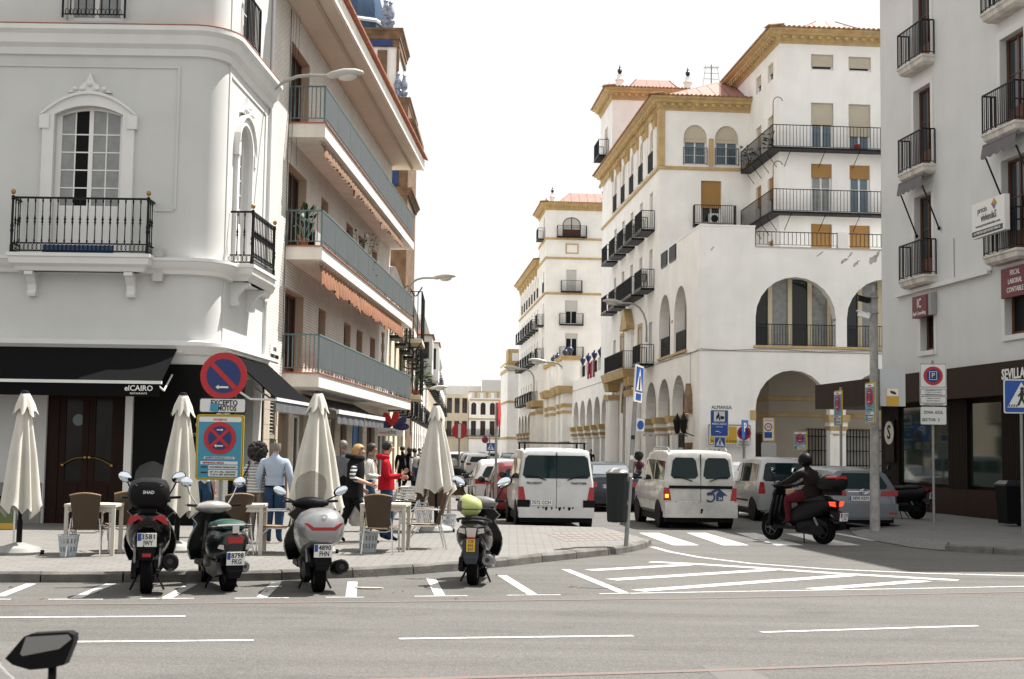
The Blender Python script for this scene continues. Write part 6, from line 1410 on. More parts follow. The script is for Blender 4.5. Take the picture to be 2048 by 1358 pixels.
def scooter(label, pos, head, s, roll=0., steer=0.):
    t = thing('scooter', label, 'scooter', (pos[0], pos[1], 0), pi / 2 - radians(head)); t.rotation_euler = (roll, 0, pi / 2 - radians(head))
    r, wb, W, c, c2 = s['r'], s['wb'], s['W'], s['col'], s.get('col2', m_blk2)
    zs = s.get('zs', 0.)
    wheel(t, 0, 0, r, .14, m_rimd, 5); 
    f = thing.__globals__['MB']()
    # tail and flanks
    st = s.get('tail') or [(-.36, .06, .70, .80), (-.30, W * .55, .64, .84), (-.15, W * .9, .56, .86), (.1, W, .48, .84), (.4, W * .95, .42, .80), (.7, W * .7, .34, .66), (.85, W * .5, .3, .5)]
    st = [(a, b, z0 + zs, z1 + zs) for a, b, z0, z1 in st]
    sloft('tail_body', c, t, st)
    sx0, sx1, sz, sh, sw = s['seat']; sloft('seat', s.get('seatm', m_seat), t, [(sx0, sw * .75, sz - .02, sz + sh * .55), (sx0 + .08, sw, sz - .05, sz + sh), (sx0 + .35, sw, sz - .06, sz + sh), (sx0 + .42, sw * .95, sz - .06, sz + sh * .55), (sx1 - .1, sw * .8, sz - .07, sz + sh * .5), (sx1, sw * .5, sz - .08, sz + .0)])
    # floor, leg shield, apron
    b = MB(); b.box(.55, wb - .2, -.2, .2, .26, .33); b.build('floorboard', c2, t)
    FW, fz = s['FW'], s['fz']; q = []
    for i in range(9):
        z = .3 + (fz - .3) * i / 8; hw = FW * (.62 + .38 * sin(pi * min(1, i / 7 + .15))) if i < 7 else FW * (.9 if i == 7 else .6); x = wb - .12 - .16 * (i / 8) ** 1.2
        q.append([(x + .11 * (1 - (y / FW) ** 2), y, z) for y in [hw * (k / 6 - 1) for k in range(13)]])
    inner = [[(p[0] - .05, p[1] * .96, p[2]) for p in row] for row in q]; b = MB(); b.rings(q, False, False, False); b.rings(inner, False, False, False)
    for A_, B_ in ((q, inner),):
        for row in (0, -1): b.rings([A_[row], B_[row]], False, False, False)
        for col_ in (0, -1): b.rings([[r_[col_] for r_ in A_], [r_[col_] for r_ in B_]], False, False, False)
    b.build('leg_shield', s.get('shield', c), t, smooth=.8)
    ft = obj('steering', None, t, (wb - .12, 0, 0)); ft.rotation_euler = (0, 0, steer)
    # front assembly: wheel, fender, fork, handlebar
    wheel(t, wb, 0, r * .97, .12, m_rimd, 5, 'front_wheel')
    b = MB(); n = 10; b.rings([[(wb + (r + .04) * cos(a) , .08 * k, r + (r + .05) * sin(a) - (.03 if abs(k) == 1 else 0)) for k in (-1, -.5, 0, .5, 1)] for a in [radians(20 + 140 * i / n) for i in range(n + 1)]], False, False, False); b.build('front_fender', c, t, smooth=True)
    bpy.data.objects.remove(ft)
    hz, hx = s['hz'], wb - .30
    b = MB(); b.cyl((wb - .02, .075, r), (hx + .1, .06, hz - .2), .022, n=8); b.cyl((wb - .02, -.075, r), (hx + .1, -.06, hz - .2), .022, n=8); b.build('fork', m_alu, t)
    cs, sn = cos(steer), sin(steer); P = lambda x, y, z: (hx + x * cs - y * sn, x * sn + y * cs, z)
    b = MB(); R_r = []
    for y, hw, zz in ((-.24, .03, .03), (-.16, .05, .06), (-.06, .09, .085), (.06, .09, .085), (.16, .05, .06), (.24, .03, .03)):
        R_r.append([P(hw * 1.2 * cos(a), y, hz + zz * sin(a) - .02) for a in [2 * pi * k / 10 for k in range(10)]])
    b.rings(R_r); b.build('handlebar_cover', s.get('head', c2), t, smooth=.9)
    for sg in (-1, 1):
        b = MB(); b.cyl(P(-.01, sg * .2, hz), P(-.05, sg * .36, hz + .01), .017, n=8); b.build('grip', m_blk2, t)
        b = MB(); b.tube([P(.05, sg * .22, hz), P(.06, sg * .3, hz + .01), P(.0, sg * .37, hz + .01)], .008, 5); b.build('brake_lever', m_alu, t)
        mz, my, mr_ = s.get('mir', (hz + .22, .34, .07)); ms_ = s.get('mshape', (1, .8))
        b = MB(); b.tube([P(.03, sg * .2, hz), P(.05, sg * (my - .06), (hz + mz) / 2), P(.04, sg * (my - .02), mz - mr_ * .5)], .01, 6); b.build('mirror_stem', s.get('stemm', m_blk2), t)
        c0 = P(.02, sg * my, mz); tl = Matrix.Translation(c0) @ Matrix.Rotation(steer, 4, 'Z') @ Matrix.Rotation(sg * s.get('mtilt', .45), 4, 'X')
        b = MB(); b.T = tl; b.ell((0, 0, 0), .035, mr_ * 1.12 * ms_[0], mr_ * 1.12 * ms_[1], 14, 8); mo = b.build('mirror', s.get('mirm', m_blk2), t, smooth=True)
        b = MB(); b.T = tl; b.ell((-.03, 0, 0), .008, mr_ * ms_[0], mr_ * ms_[1], 14, 6); b.build('mirror_glass', m_mirror, mo, smooth=True)
    if s.get('screen'):
        w_, z0, z1, mt_ = s['screen']; rows = []
        for i in range(9):
            u = i / 8; z = z0 + (z1 - z0) * u; hw = w_ * (.8 + .35 * u if u < .5 else .975 * sqrt(max(0.02, 1 - ((u - .5) / .5) ** 2.6))); rows.append([(wb - .2 - .2 * u + .1 * (1 - (k / 5 - 1) ** 2), hw * (k / 5 - 1), z) for k in range(11)])
        b = MB(); b.rings(rows, False, False, False); b.build('windscreen', mt_, t, smooth=True)
        b = MB(); b.rings([[(wb - .2, w_ * .9 * k, z0 - .12), (wb - .18, w_ * .85 * k, z0 + .02)] for k in (-1, -.5, 0, .5, 1)], False, False, False); b.build('dash', m_blk2, t)
    # engine, transmission, muffler, shocks, stand, mudguard
    b = MB(); b.rings([sring(x, w_, .19, z_) for x, w_, z_ in ((.12, .13, .44), (.2, .19, .5), (.5, .2, .46), (.62, .14, .4))]); b.build('engine', m_alu if not s.get('dark', True) else m_blk2, t, smooth=.8)
    for sg in (-1, 1): b = MB(); b.rings([[(x, sg * y, z) for y in (.085, .13)] + [(x, sg * y, z - .1) for y in (.13, .085)] for x, z in ((-.2, .42), (0, .5), (.2, .5))]); b.build('swing_arm', m_blk2, t)
    b = MB(); n_ = 9; b.rings([[((r + .035) * cos(a), .085 * k, r + (r + .035) * sin(a)) for k in (-1, 0, 1)] for a in [radians(35 + 110 * i / n_) for i in range(n_ + 1)]], False, False, False); b.build('tyre_hugger', m_blk2, t, smooth=True)
    b = MB(); yy = .15; b.rings([[(x, yy + dy, z) for x, z in ((-.2, .22), (-.1, .36), (.35, .38), (.5, .3), (.4, .2), (0, .17))] for dy in (-.03, .03)]); b.build('belt_case', m_blk2 if s.get('dark', True) else m_alu, t)
    mx0, my_, mz_, mr2 = s.get('muff', (-.3, -.22, .36, .085)); b = MB(); b.T = Matrix.Translation((mx0, my_, mz_)) @ Matrix.Rotation(radians(97), 4, 'Y'); b.lathe([(mr2 * .35, -.02), (mr2 * .8, -.02), (mr2, .03), (mr2, .42), (mr2 * .7, .5), (.025, .56)], n=14); b.T = None; mu = b.build('muffler', s.get('muffm', m_blk2), t, smooth=.6)
    b = MB(); b.T = Matrix.Translation((mx0, my_, mz_)) @ Matrix.Rotation(radians(97), 4, 'Y'); b.cyl((0, 0, -.024), (0, 0, -.021), mr2 * .34, n=12); b.build('muffler_hole', m_ink, mu)
    for sg in (-1, 1):
        b = MB(); b.cyl((.0, sg * .13, .28), (.14, sg * .14, .58), .028, n=8); b.build('shock_absorber', m_alu, t)
    b = MB(); b.tube([(.42, -.1, .22), (.32, -.2, .015)], .014, 6); b.tube([(.42, .1, .22), (.32, .2, .015)], .014, 6); b.cyl((.41, -.12, .215), (.41, .12, .215), .013, n=6); b.build('centre_stand', m_blk2, t)
    px_, pz_ = s.get('plate_at', (-.40, .60)); b = MB(); b.rings([[(-.2, y, pz_ + .16) for y in (-.1, .1)] + [(-.2, y, pz_ + .13) for y in (.1, -.1)], [(px_ + .015, y, pz_ + .05) for y in (-.1, .1)] + [(px_ + .02, y, pz_ - .16) for y in (.08, -.08)], [(px_ + .03, y, pz_ - .14) for y in (-.1, .1)] + [(px_ + .05, y, pz_ - .24) for y in (.07, -.07)]]); b.build('rear_mudguard', s.get('guard', m_blk2), t)
    if s.get('ptext'): plate(t, px_, 0, pz_, s['ptext'], .22, .16, True, tilt=-.15)
    for pts, mt_, nm in s['lamps']:
        b = MB(); b.rings([[(x, y, z + zs) for x, y, z in pts], [(x + .06, y * .96, z + zs) for x, y, z in pts]]); b.build(nm, mt_, t, smooth=.5)
    if s.get('box'):
        bx, bw, bz0, bz1 = s['box']; h = bz1 - bz0; R_b = []
        tb = sloft('top_box', m_blk2, t, [(bx - .03, bw * .55, bz0 + h * .3, bz1 - h * .3), (bx, bw * .86, bz0 + h * .12, bz1 - h * .12), (bx + .08, bw, bz0 + .01, bz1 - .03), (bx + .3, bw, bz0, bz1), (bx + .42, bw * .9, bz0 + .02, bz1 - .05), (bx + .46, bw * .6, bz0 + h * .25, bz1 - h * .3)], p=3.2)
        b = MB(); b.box(bx + .05, bx + .4, -.09, .09, bz0 - .06, bz0 + .02); b.build('box_bracket', m_blk2, tb)
        if s.get('boxlid'):
            b = MB()
            for sg in (-1, 1): b.rings([[(x, sg * y, z) for y, z in ((bw * .68, bz1 - .07), (bw * .3, bz1 - .15), (bw * .25, bz1 - .22), (bw * .34, bz1 - .15), (bw * .4, bz1 - .11))] for x in (bx - .012, bx + .02)])
            b.rings([[(x, y, z) for y, z in ((-bw * .45, bz1 - .1), (bw * .45, bz1 - .1), (bw * .4, bz1 - .12), (-bw * .4, bz1 - .12))] for x in (bx - .012, bx + .02)]); b.build('box_trim', m_rim, tb)
            text('SHAD', .05, m_plate, tb, (bx - .035, 0, bz1 - .17), (pi / 2, 0, -pi / 2), bold=.001)
        else:
            b = MB(); b.rings([sring(x, w_, bz1 - .09, bz1 - .01) for x, w_ in ((bx - .012, bw * .7), (bx + .05, bw * .97), (bx + .2, bw * .99))]); b.build('box_reflector', m_tail, tb, smooth=.8)
    return t
def quadlamp(x, pts): return [(x, y, z) for y, z in pts]
p1 = gp(292, 1187); S1s = dict(r=.25, wb=1.27, W=.23, FW=.33, fz=1.02, hz=1.10, col=m_blk, seat=(-.2, .72, .86, .1, .17), screen=(.22, 1.08, 1.56, m_screen), box=(-.34, .24, 1.0, 1.38), boxlid=True, ptext='3581 JWY', plate_at=(-.40, .66), mir=(1.36, .33, .075), mshape=(1.15, .8), muff=(-.3, -.27, .40, .1), zs=.04,
    tail=[(-.38, .05, .80, .90), (-.32, .16, .70, .93), (-.15, .23, .58, .94), (.1, .26, .46, .92), (.4, .26, .40, .88), (.7, .24, .34, .76), (.9, .2, .3, .6)],
    lamps=[(quadlamp(-.375, [(.02, .84), (.1, .90), (.2, .90), (.24, .78), (.1, .86), (.0, .81)]), m_tail, 'tail_light'), (quadlamp(-.375, [(-.02, .84), (-.1, .90), (-.2, .90), (-.24, .78), (-.1, .86), (-.0, .81)]), m_tail, 'tail_light'), (quadlamp(-.385, [(-.05, .42), (.05, .42), (.05, .46), (-.05, .46)]), m_tail, 'reflector')])
sc1 = scooter('black scooter with big top box and clear screen, leftmost at the kerb', p1, -13, S1s)
# chrome grey lid highlight of the top box comes from its gloss
p2 = gp(455, 1182); S2s = dict(r=.215, wb=1.2, W=.2, FW=.29, fz=.92, hz=1.0, col=m_dgreen, head=mat('pale_headset', (.4, .38, .36), .25, .5), seat=(-.2, .62, .78, .09, .18), seatm=m_seatg, ptext='8798 FKG', plate_at=(-.36, .42), mir=(1.3, .36, .075), mirm=m_chrome, stemm=m_chrome, mtilt=.2, dark=False, muff=(-.1, -.18, .3, .07), muffm=m_alu,
    tail=[(-.34, .08, .46, .70), (-.28, .16, .42, .74), (-.1, .23, .36, .77), (.15, .25, .34, .77), (.45, .2, .36, .74), (.65, .12, .36, .66)],
    lamps=[(quadlamp(-.35, [(-.09, .60), (.09, .60), (.1, .68), (-.1, .68)]), m_tail, 'tail_light'), (quadlamp(-.31, [(.13, .52), (.21, .54), (.19, .58), (.14, .58)]), m_tailp, 'indicator'), (quadlamp(-.31, [(-.13, .52), (-.21, .54), (-.19, .58), (-.14, .58)]), m_tailp, 'indicator')])
sc2 = scooter('dark green retro scooter with green seat and round chrome mirrors', p2, -25, S2s, steer=.15)
b = MB(); b.tube([(-.05, .22, .80), (-.27, .2, .81), (-.33, .1, .82), (-.33, -.1, .82), (-.27, -.2, .81), (-.05, -.22, .80)], .014, 6); b.box(-.33, -.27, -.04, .04, .72, .82); b.build('grab_rail', m_chrome, sc2)
p3 = gp(636, 1184); S3s = dict(shield=m_blk, r=.24, wb=1.3, W=.27, FW=.32, fz=.98, hz=1.06, col=m_silv, head=m_blk2, seat=(-.1, .8, .93, .05, .17), screen=(.21, 1.02, 1.46, m_screen2), ptext='4890 FHN', plate_at=(-.40, .53), mir=(1.2, .42, .08), mshape=(1.2, .65), muff=(-.3, -.24, .33, .095), guard=m_blk2,
    tail=[(-.42, .12, .66, .86), (-.38, .2, .60, .96), (-.28, .26, .58, 1.0), (-.05, .30, .54, 1.03), (.25, .29, .48, 1.0), (.55, .24, .42, .9), (.8, .16, .34, .66)],
    lamps=[(quadlamp(-.425, [(-.24, .86), (-.14, .77), (.14, .77), (.24, .86), (.2, .86), (.12, .81), (-.12, .81), (-.2, .86)]), m_tail, 'tail_light')])
sc3 = scooter('silver maxi scooter with smoked screen and curved red tail lamp', p3, -15, S3s, steer=.22)
b = MB(); b.ell((-.435, 0, .92), .01, .025, .025, 8, 6); b.build('badge', m_chrome, sc3)
p4 = gp(946, 1170); S4s = dict(r=.235, wb=1.26, W=.21, FW=.3, fz=.95, hz=1.06, col=m_blk, head=mat('grey_headset', (.22, .22, .22), .3, .4), seat=(-.1, .68, .80, .08, .17), plate_at=(-.40, .54), mir=(1.32, .34, .085), mshape=(1.3, .75), muff=(-.2, -.2, .34, .085), muffm=m_alu, guard=mat('slate_guard', (.03, .038, .05), .5),
    tail=[(-.34, .1, .66, .78), (-.28, .17, .58, .80), (-.1, .22, .48, .81), (.15, .23, .4, .81), (.45, .22, .36, .77), (.7, .16, .32, .64)],
    lamps=[(quadlamp(-.36, [(-.05, .63), (.05, .63), (.07, .76), (-.07, .76)]), m_tailp, 'tail_light'), (quadlamp(-.34, [(.08, .68), (.17, .7), (.16, .75), (.08, .75)]), m_tailp, 'indicator'), (quadlamp(-.34, [(-.08, .68), (-.17, .7), (-.16, .75), (-.08, .75)]), m_tailp, 'indicator'), (quadlamp(-.40, [(-.05, .645), (.05, .645), (.05, .625), (-.05, .625)]), m_tail, 'reflector')])
sc4 = scooter('black scooter with yellow plate and a lime helmet on its seat', p4, 4, S4s, steer=-.3)
b = MB(); b.tube([(.1, .22, .82), (-.2, .2, .86), (-.33, .12, .88), (-.35, 0, .885), (-.33, -.12, .88), (-.2, -.2, .86), (.1, -.22, .82)], .017, 6); b.build('grab_rail', m_blk2, sc4)
b = MB(); b.box(-.412, -.404, -.055, .055, .46, .62); py_ = b.build('number_plate', mat('yellow_plate', (.6, .36, .03), .5), sc4)
for k, w in enumerate(('C8', '836', 'BXF')): text(w, .05, m_ink, py_, (-.414, 0, .59 - .05 * k), (pi / 2, 0, -pi / 2), depth=.001, width=.07)
# helmet resting on the seat
hp0 = Vector((p4[0], p4[1], 0)); hl = thing('helmet', 'lime green open helmet lying on the rear of the black scooter seat', 'helmet', (p4[0] - .06, p4[1] + .08, .895), radians(172))
b = MB(); b.ell((0, 0, .13), .165, .135, .145, 18, 12, fn=lambda a, t: 1.0 + (.08 if t > 2.2 else 0) * cos(a)); b.build('shell', mat('lime_helmet', (.42, .47, .16), .25, coat=.6), hl, smooth=True)
b = MB(); b.rings([[(.163 * cos(a) * k, .136 * sin(a) * k, z) for a in [radians(-55 + 110 * i / 8) for i in range(9)]] for k, z in ((1.03, .06), (1.05, .13), (.98, .2))], False, False, False); b.build('visor', mat('visor_dark', (.05, .045, .04), .1), hl, smooth=True)
b = MB(); b.rings([[(.168 * cos(a), .139 * sin(a), z) for a in [2 * pi * i / 20 for i in range(20)]] for z in (.085, .095)], False, False); b.build('seam', m_blk2, hl)
# scooter parked in the shade by the shop
pk = gp(1838, 1038, .12); S5s = dict(S4s); S5s.update(col=m_blk2, ptext='6682 KDS', plate_at=(-.42, .62), lamps=[(quadlamp(-.36, [(-.12, .74), (.12, .74), (.14, .8), (-.14, .8)]), m_tail, 'tail_light')])
sc5 = scooter('black motor scooter parked in shade against the dark shop window', (pk[0] - .1, pk[1] - .15), -48, S5s); sc5.location.z = .12
# moving scooter with rider
pr_ = gp(1647, 1088); S6s = dict(r=.27, wb=1.36, W=.2, FW=.28, fz=1.05, hz=1.12, col=m_blk2, seat=(-.15, .78, .86, .09, .17), ptext='1135 LTG', plate_at=(-.52, .55), mir=(1.42, .3, .07), box=(-.45, .23, 1.03, 1.36), lamps=[(quadlamp(-.36, [(.04, .74), (.16, .76), (.2, .84), (.05, .84)]), m_brake, 'tail_light'), (quadlamp(-.36, [(-.04, .74), (-.16, .76), (-.2, .84), (-.05, .84)]), m_brake, 'tail_light')],
    tail=[(-.36, .08, .74, .86), (-.28, .17, .66, .88), (-.1, .21, .56, .89), (.15, .23, .46, .88), (.45, .22, .38, .82), (.75, .18, .32, .68)])
RH_ = -36
sc6 = scooter('black scooter with top box being ridden across the crossing', pr_, RH_, S6s)
sc6.children[0].name = sc6.children[0].name
# near mirror of a scooter at the bottom left edge
nm_ = thing('scooter', 'dark scooter with only its mirror and screen showing in the near left corner', 'scooter', (-1.62, 4.0, 0), pi / 2 + .2)
def npt(px, py, Y): x, z = atY(px, py, Y); return Vector((x, Y, z))
inv = nm_.matrix_basis.inverted() if 0 else (Matrix.Translation((-1.62, 4.0, 0)) @ Matrix.Rotation(pi / 2 + .2, 4, 'Z')).inverted()
outl = [(10, 1317), (48, 1273), (62, 1268), (136, 1264), (147, 1270), (147, 1283), (128, 1330), (105, 1336), (60, 1340), (25, 1330)]
Yn = 3.9; fr_o = [npt(*p, Yn) for p in outl]; cen = sum(fr_o, Vector()) / len(fr_o)
ringb = [cen + (p - cen) * .55 + Vector((0, .1, 0)) for p in fr_o]; mid_ = [cen + (p - cen) * 1.0 + Vector((0, .045, 0)) for p in fr_o]
b = MB(); b.T = inv; b.rings([[tuple(p) for p in q] for q in (fr_o, mid_, ringb)]); mo = b.build('mirror', m_blk2, nm_, smooth=1.3)
gl = [npt(*p, Yn - .004) for p in ((40, 1308), (52, 1274), (136, 1269), (143, 1278), (118, 1298), (45, 1312))]; b = MB(); b.T = inv; b.rings([[tuple(p) for p in gl], [tuple(p + Vector((0, .003, 0))) for p in gl]]); b.build('mirror_glass', mat('grey_mirror', (.35, .36, .37), .08, .9), mo)
b = MB(); b.T = inv; b.tube([tuple(npt(105, 1330, Yn + .04)), tuple(npt(104, 1358, Yn + .02)), tuple(npt(90, 1420, Yn))], .012, 8); b.build('mirror_stem', m_blk2, nm_)
b = MB(); b.T = inv; b.tube([tuple(npt(-60, 1400, Yn - .1)), tuple(npt(60, 1410, Yn)), tuple(npt(110, 1425, Yn))], .02, 8); b.build('grip', m_blk2, nm_)
b = MB(); b.T = inv; q = [npt(*p, Yn + .2) for p in ((-30, 1300), (10, 1345), (25, 1358), (30, 1420), (-60, 1420))]; b.rings([[tuple(p) for p in q], [tuple(p + Vector((0, .02, 0))) for p in q]]); b.build('windscreen', m_screen, nm_)
b = MB()
b.rings([sring(x, w, z0, z1) for x, w, z0, z1 in ((-1.1, .1, .6, .75), (-.9, .2, .4, .8), (-.3, .22, .3, .78), (.0, .25, .25, .85), (.12, .2, .25, .9))]); b.build('body', m_blk2, nm_, smooth=.8); wheel(nm_, -.85, 0, .25, .14, m_rimd, 5); wheel(nm_, .4, 0, .25, .12, m_rimd, 5)
b = MB(); b.cyl((.4, .07, .25), (.05, .05, .95), .02, n=8); b.cyl((.4, -.07, .25), (.05, -.05, .95), .02, n=8); b.build('fork', m_alu, nm_)
# ------------------------------------------------------------------ street furniture and signs
m_galv = mat('galvanised_pole', (.27, .27, .265), .5, .5, var=.2, vs=5)
m_sred = mat('sign_red', (.42, .018, .022), .5); m_sblue = mat('sign_blue', (.012, .03, .13), .5); m_blue2 = mat('sign_bright_blue', (.012, .07, .30), .5)
m_cyan = mat('poster_cyan', (.05, .24, .36), .5); m_syel = mat('sign_yellow', (.52, .36, .02), .5); m_swht = mat('sign_white', (.66, .66, .64), .5); m_sback = mat('sign_back', (.42, .42, .41), .5, .3); m_ochs = mat('sign_ochre', (.5, .30, .03), .5)
def flat(parent, name, m, pts, y, th=.004):
    b = MB(); b.prism(pts, y - th, y); return b.build(name, m, parent)
def rr_(x0, x1, z0, z1, c=.03):
    out = []
    for cx, cz, a0 in ((x1 - c, z0 + c, -90), (x1 - c, z1 - c, 0), (x0 + c, z1 - c, 90), (x0 + c, z0 + c, 180)):
        out += [(cx + c * cos(radians(a0 + k * 30)), cz + c * sin(radians(a0 + k * 30))) for k in range(4)]
    return out
def circ(x, z, r, n=32): return [(x + r * cos(2 * pi * i / n), z + r * sin(2 * pi * i / n)) for i in range(n)]
def barp(x0, z0, x1, z1, w):
    d = unit(x1 - x0, z1 - z0); n = (-d[1] * w / 2, d[0] * w / 2); return [(x0 + n[0], z0 + n[1]), (x1 + n[0], z1 + n[1]), (x1 - n[0], z1 - n[1]), (x0 - n[0], z0 - n[1])]
def arrow(parent, x, z, L, s, y, h=.03):
    flat(parent, 'arrow', m_swht, [(x - s * L / 2, z), (x - s * (L / 2 - h * 1.3), z + h), (x - s * (L / 2 - h * 1.3), z + h * .4), (x + s * L / 2, z + h * .4), (x + s * L / 2, z - h * .4), (x - s * (L / 2 - h * 1.3), z - h * .4), (x - s * (L / 2 - h * 1.3), z - h)], y)
def noparking(parent, x, z, r, y, cross=False, arrows=(-1,)):
    d = flat(parent, 'disc', m_sred, circ(x, z, r), y, .008); flat(d, 'blue_field', m_sblue, circ(x, z, r * .73), y - .008)
    k = r * .74 * .707
    flat(d, 'red_bar', m_sred, barp(x - k, z + k, x + k, z - k, r * .2), y - .012)
    if cross: flat(d, 'red_bar', m_sred, barp(x - k, z - k, x + k, z + k, r * .2), y - .0125)
    if arrows: arrow(d, x - r * .05, z - r * .48, r * .55, 1, y - .016, r * .1)
    if len(arrows) > 1: arrow(d, x + r * .02, z + r * .5, r * .4, -1, y - .016, r * .08)
    return d
def poster(parent, x, zc, w, h, y):
    x0, z0, z1 = x - w / 2, zc - h / 2, zc + h / 2
    p = flat(parent, 'notice_panel', m_syel, rr_(x0, x0 + w, z0, z1, .04), y, .02); flat(p, 'black_line', m_ink, rr_(x0 + .012, x0 + w - .012, z0 + .012, z1 - .012, .035), y - .02, .002); flat(p, 'yellow_line', m_syel, rr_(x0 + .017, x0 + w - .017, z0 + .017, z1 - .017, .033), y - .022, .002)
    flat(p, 'blue_sheet', m_cyan, rr_(x0 + .03, x0 + w - .03, z0 + .03, z1 - .03, .025), y - .024, .002); k = h
    flat(p, 'white_strip', m_swht, rr_(x0 + .035, x0 + w - .035, z1 - .035 - k * .075, z1 - .035, .02), y - .026, .002); text('NO8DO', k * .045, m_sred, p, (x, y - .03, z1 - .035 - k * .04), width=w * .28)
    noparking(p, x, zc + h * .14, w * .34, y - .026, True, (-1, 1))
    flat(p, 'white_strip', m_swht, rr_(x - w * .32, x + w * .32, zc - h * .18, zc - h * .145, .004), y - .026, .002); text('EXCEPTO MOTOS DE 7 A 14 H.', .03, m_ink, p, (x, y - .03, zc - h * .163), width=w * .58)
    flat(p, 'white_strip', m_swht, rr_(x - w * .39, x + w * .39, zc - h * .26, zc - h * .215, .004), y - .026, .002); text('RETIRADA GRUA', .03, m_sred, p, (x - w * .12, y - .03, zc - h * .238), width=w * .45, bold=.001)
    flat(p, 'white_strip', m_swht, rr_(x - w * .22, x + w * .39, zc - h * .33, zc - h * .275, .004), y - .026, .002); text('PLAN ESPECIAL SEMANA SANTA', .03, m_ink, p, (x + w * .085, y - .03, zc - h * .303), width=w * .56)
    flat(p, 'white_strip', m_swht, rr_(x - w * .22, x + w * .39, zc - h * .445, zc - h * .345, .004), y - .026, .002); text('DE 14 H. DEL 12/04/2025', .03, m_ink, p, (x + w * .085, y - .03, zc - h * .375), width=w * .54); text('A 20 H. DEL 20/04/2025', .03, m_ink, p, (x + w * .085, y - .03, zc - h * .415), width=w * .52)
    text('MOTIVO:', .025, m_ink, p, (x - w * .31, y - .03, zc - h * .303), width=w * .13); text('PERIODO:', .025, m_ink, p, (x - w * .31, y - .03, zc - h * .385), width=w * .14); return p
def pedestrian(parent, x, zc, w, y, stripe=True):
    p = flat(parent, 'crossing_sign', m_swht, rr_(x - w / 2, x + w / 2, zc - w / 2, zc + w / 2, w * .06), y, .015); flat(p, 'blue_field', m_blue2, rr_(x - w * .465, x + w * .465, zc - w * .465, zc + w * .465, w * .05), y - .015)
    flat(p, 'white_triangle', m_swht, [(x - w * .4, zc - w * .33), (x + w * .4, zc - w * .33), (x, zc + w * .42)], y - .019); f = y - .023
    flat(p, 'figure_head', m_ink, circ(x + w * .02, zc + w * .22, w * .055, 12), f)
    for q in (barp(x + w * .02, zc + w * .17, x, zc - w * .06, w * .1), barp(x, zc - w * .04, x + w * .12, zc - w * .27, w * .06), barp(x, zc - w * .04, x - w * .1, zc - w * .27, w * .06), barp(x + w * .02, zc + w * .14, x + w * .13, zc - w * .02, w * .045), barp(x + w * .02, zc + w * .14, x - w * .1, zc - w * .0, w * .045)): flat(p, 'figure_limb', m_ink, q, f - .0006 * (len(p.children) % 7))
    for i in range(4): flat(p, 'figure_stripe', m_ink, barp(x - w * (.36 - .07 * i), zc - w * .31, x - w * (.33 - .07 * i), zc - w * (.24 - .0 * i), w * .03), f - .004)
    return p
def pole(parent, h, r=.03, m=None, z0=0.):
    b = MB(); b.cyl((0, 0, z0), (0, 0, h), r, n=10); b.cyl((0, 0, h), (0, 0, h + .01), r * 1.05, n=10); return b.build('pole', m or m_galv, parent)
# main sign on the left pavement
g = gp(437, 1138, .13); S = thing('parking_sign', 'round no-parking sign with plate and blue tow-away notice on a post by the scooters', 'sign', (g[0], g[1], .13), -.02); ss = 2780 / g[1]
zz = lambda py, px=437: atY(px, py, g[1])[1] - .13
pole(S, zz(722), .03)
noparking(S, 0, zz(752), 47 / ss, -.04)
p = flat(S, 'exception_plate', m_ink, rr_(-47 / ss, 47 / ss, zz(826), zz(796), .03), -.04, .012); flat(p, 'white_field', m_swht, rr_(-45 / ss, 45 / ss, zz(824), zz(798), .025), -.052, .002)
text('EXCEPTO', .1, m_ink, p, (.02, -.056, zz(806)), width=.36, bold=.002); text('MOTOS', .1, m_ink, p, (.06, -.056, zz(817)), width=.25, bold=.002); flat(p, 'sticker', m_cyan, [(-.17, zz(822)), (-.06, zz(824)), (-.05, zz(808)), (-.16, zz(806))], -.06, .002)
poster(S, -.02, (zz(829) + zz(960)) / 2, 95 / ss, zz(829) - zz(960), -.045)
# red round sign seen from behind the parasol
g = gp(917, 990, .13); s2 = thing('no_entry_sign', 'plain red round sign with white bar on a thin post beyond the parasols', 'sign', (g[0], g[1], .13), 0); ss = 2780 / g[1]; zc = atY(918, 862, g[1])[1] - .13
pole(s2, zc + .25, .035); d = flat(s2, 'disc', m_sred, circ(0, zc, 15.5 / ss), -.05, .01); flat(d, 'white_bar', m_swht, rr_(-.05, .05, zc - .24, zc + .24, .01), -.06)
g = gp(908, 992, .13); b_ = thing('litter_bin', 'dark green cylindrical bin at the foot of the red round sign', 'bin', (g[0], g[1], .13)); b = MB(); b.lathe([(.24, .05), (.26, .1), (.27, .9), (.25, .96), (.1, 1.0)], n=14); b.build('drum', m_blk2, b_, smooth=.6); b = MB(); b.cyl((0, 0, 0), (0, 0, .06), .12, n=10); b.build('foot', m_blk2, b_)
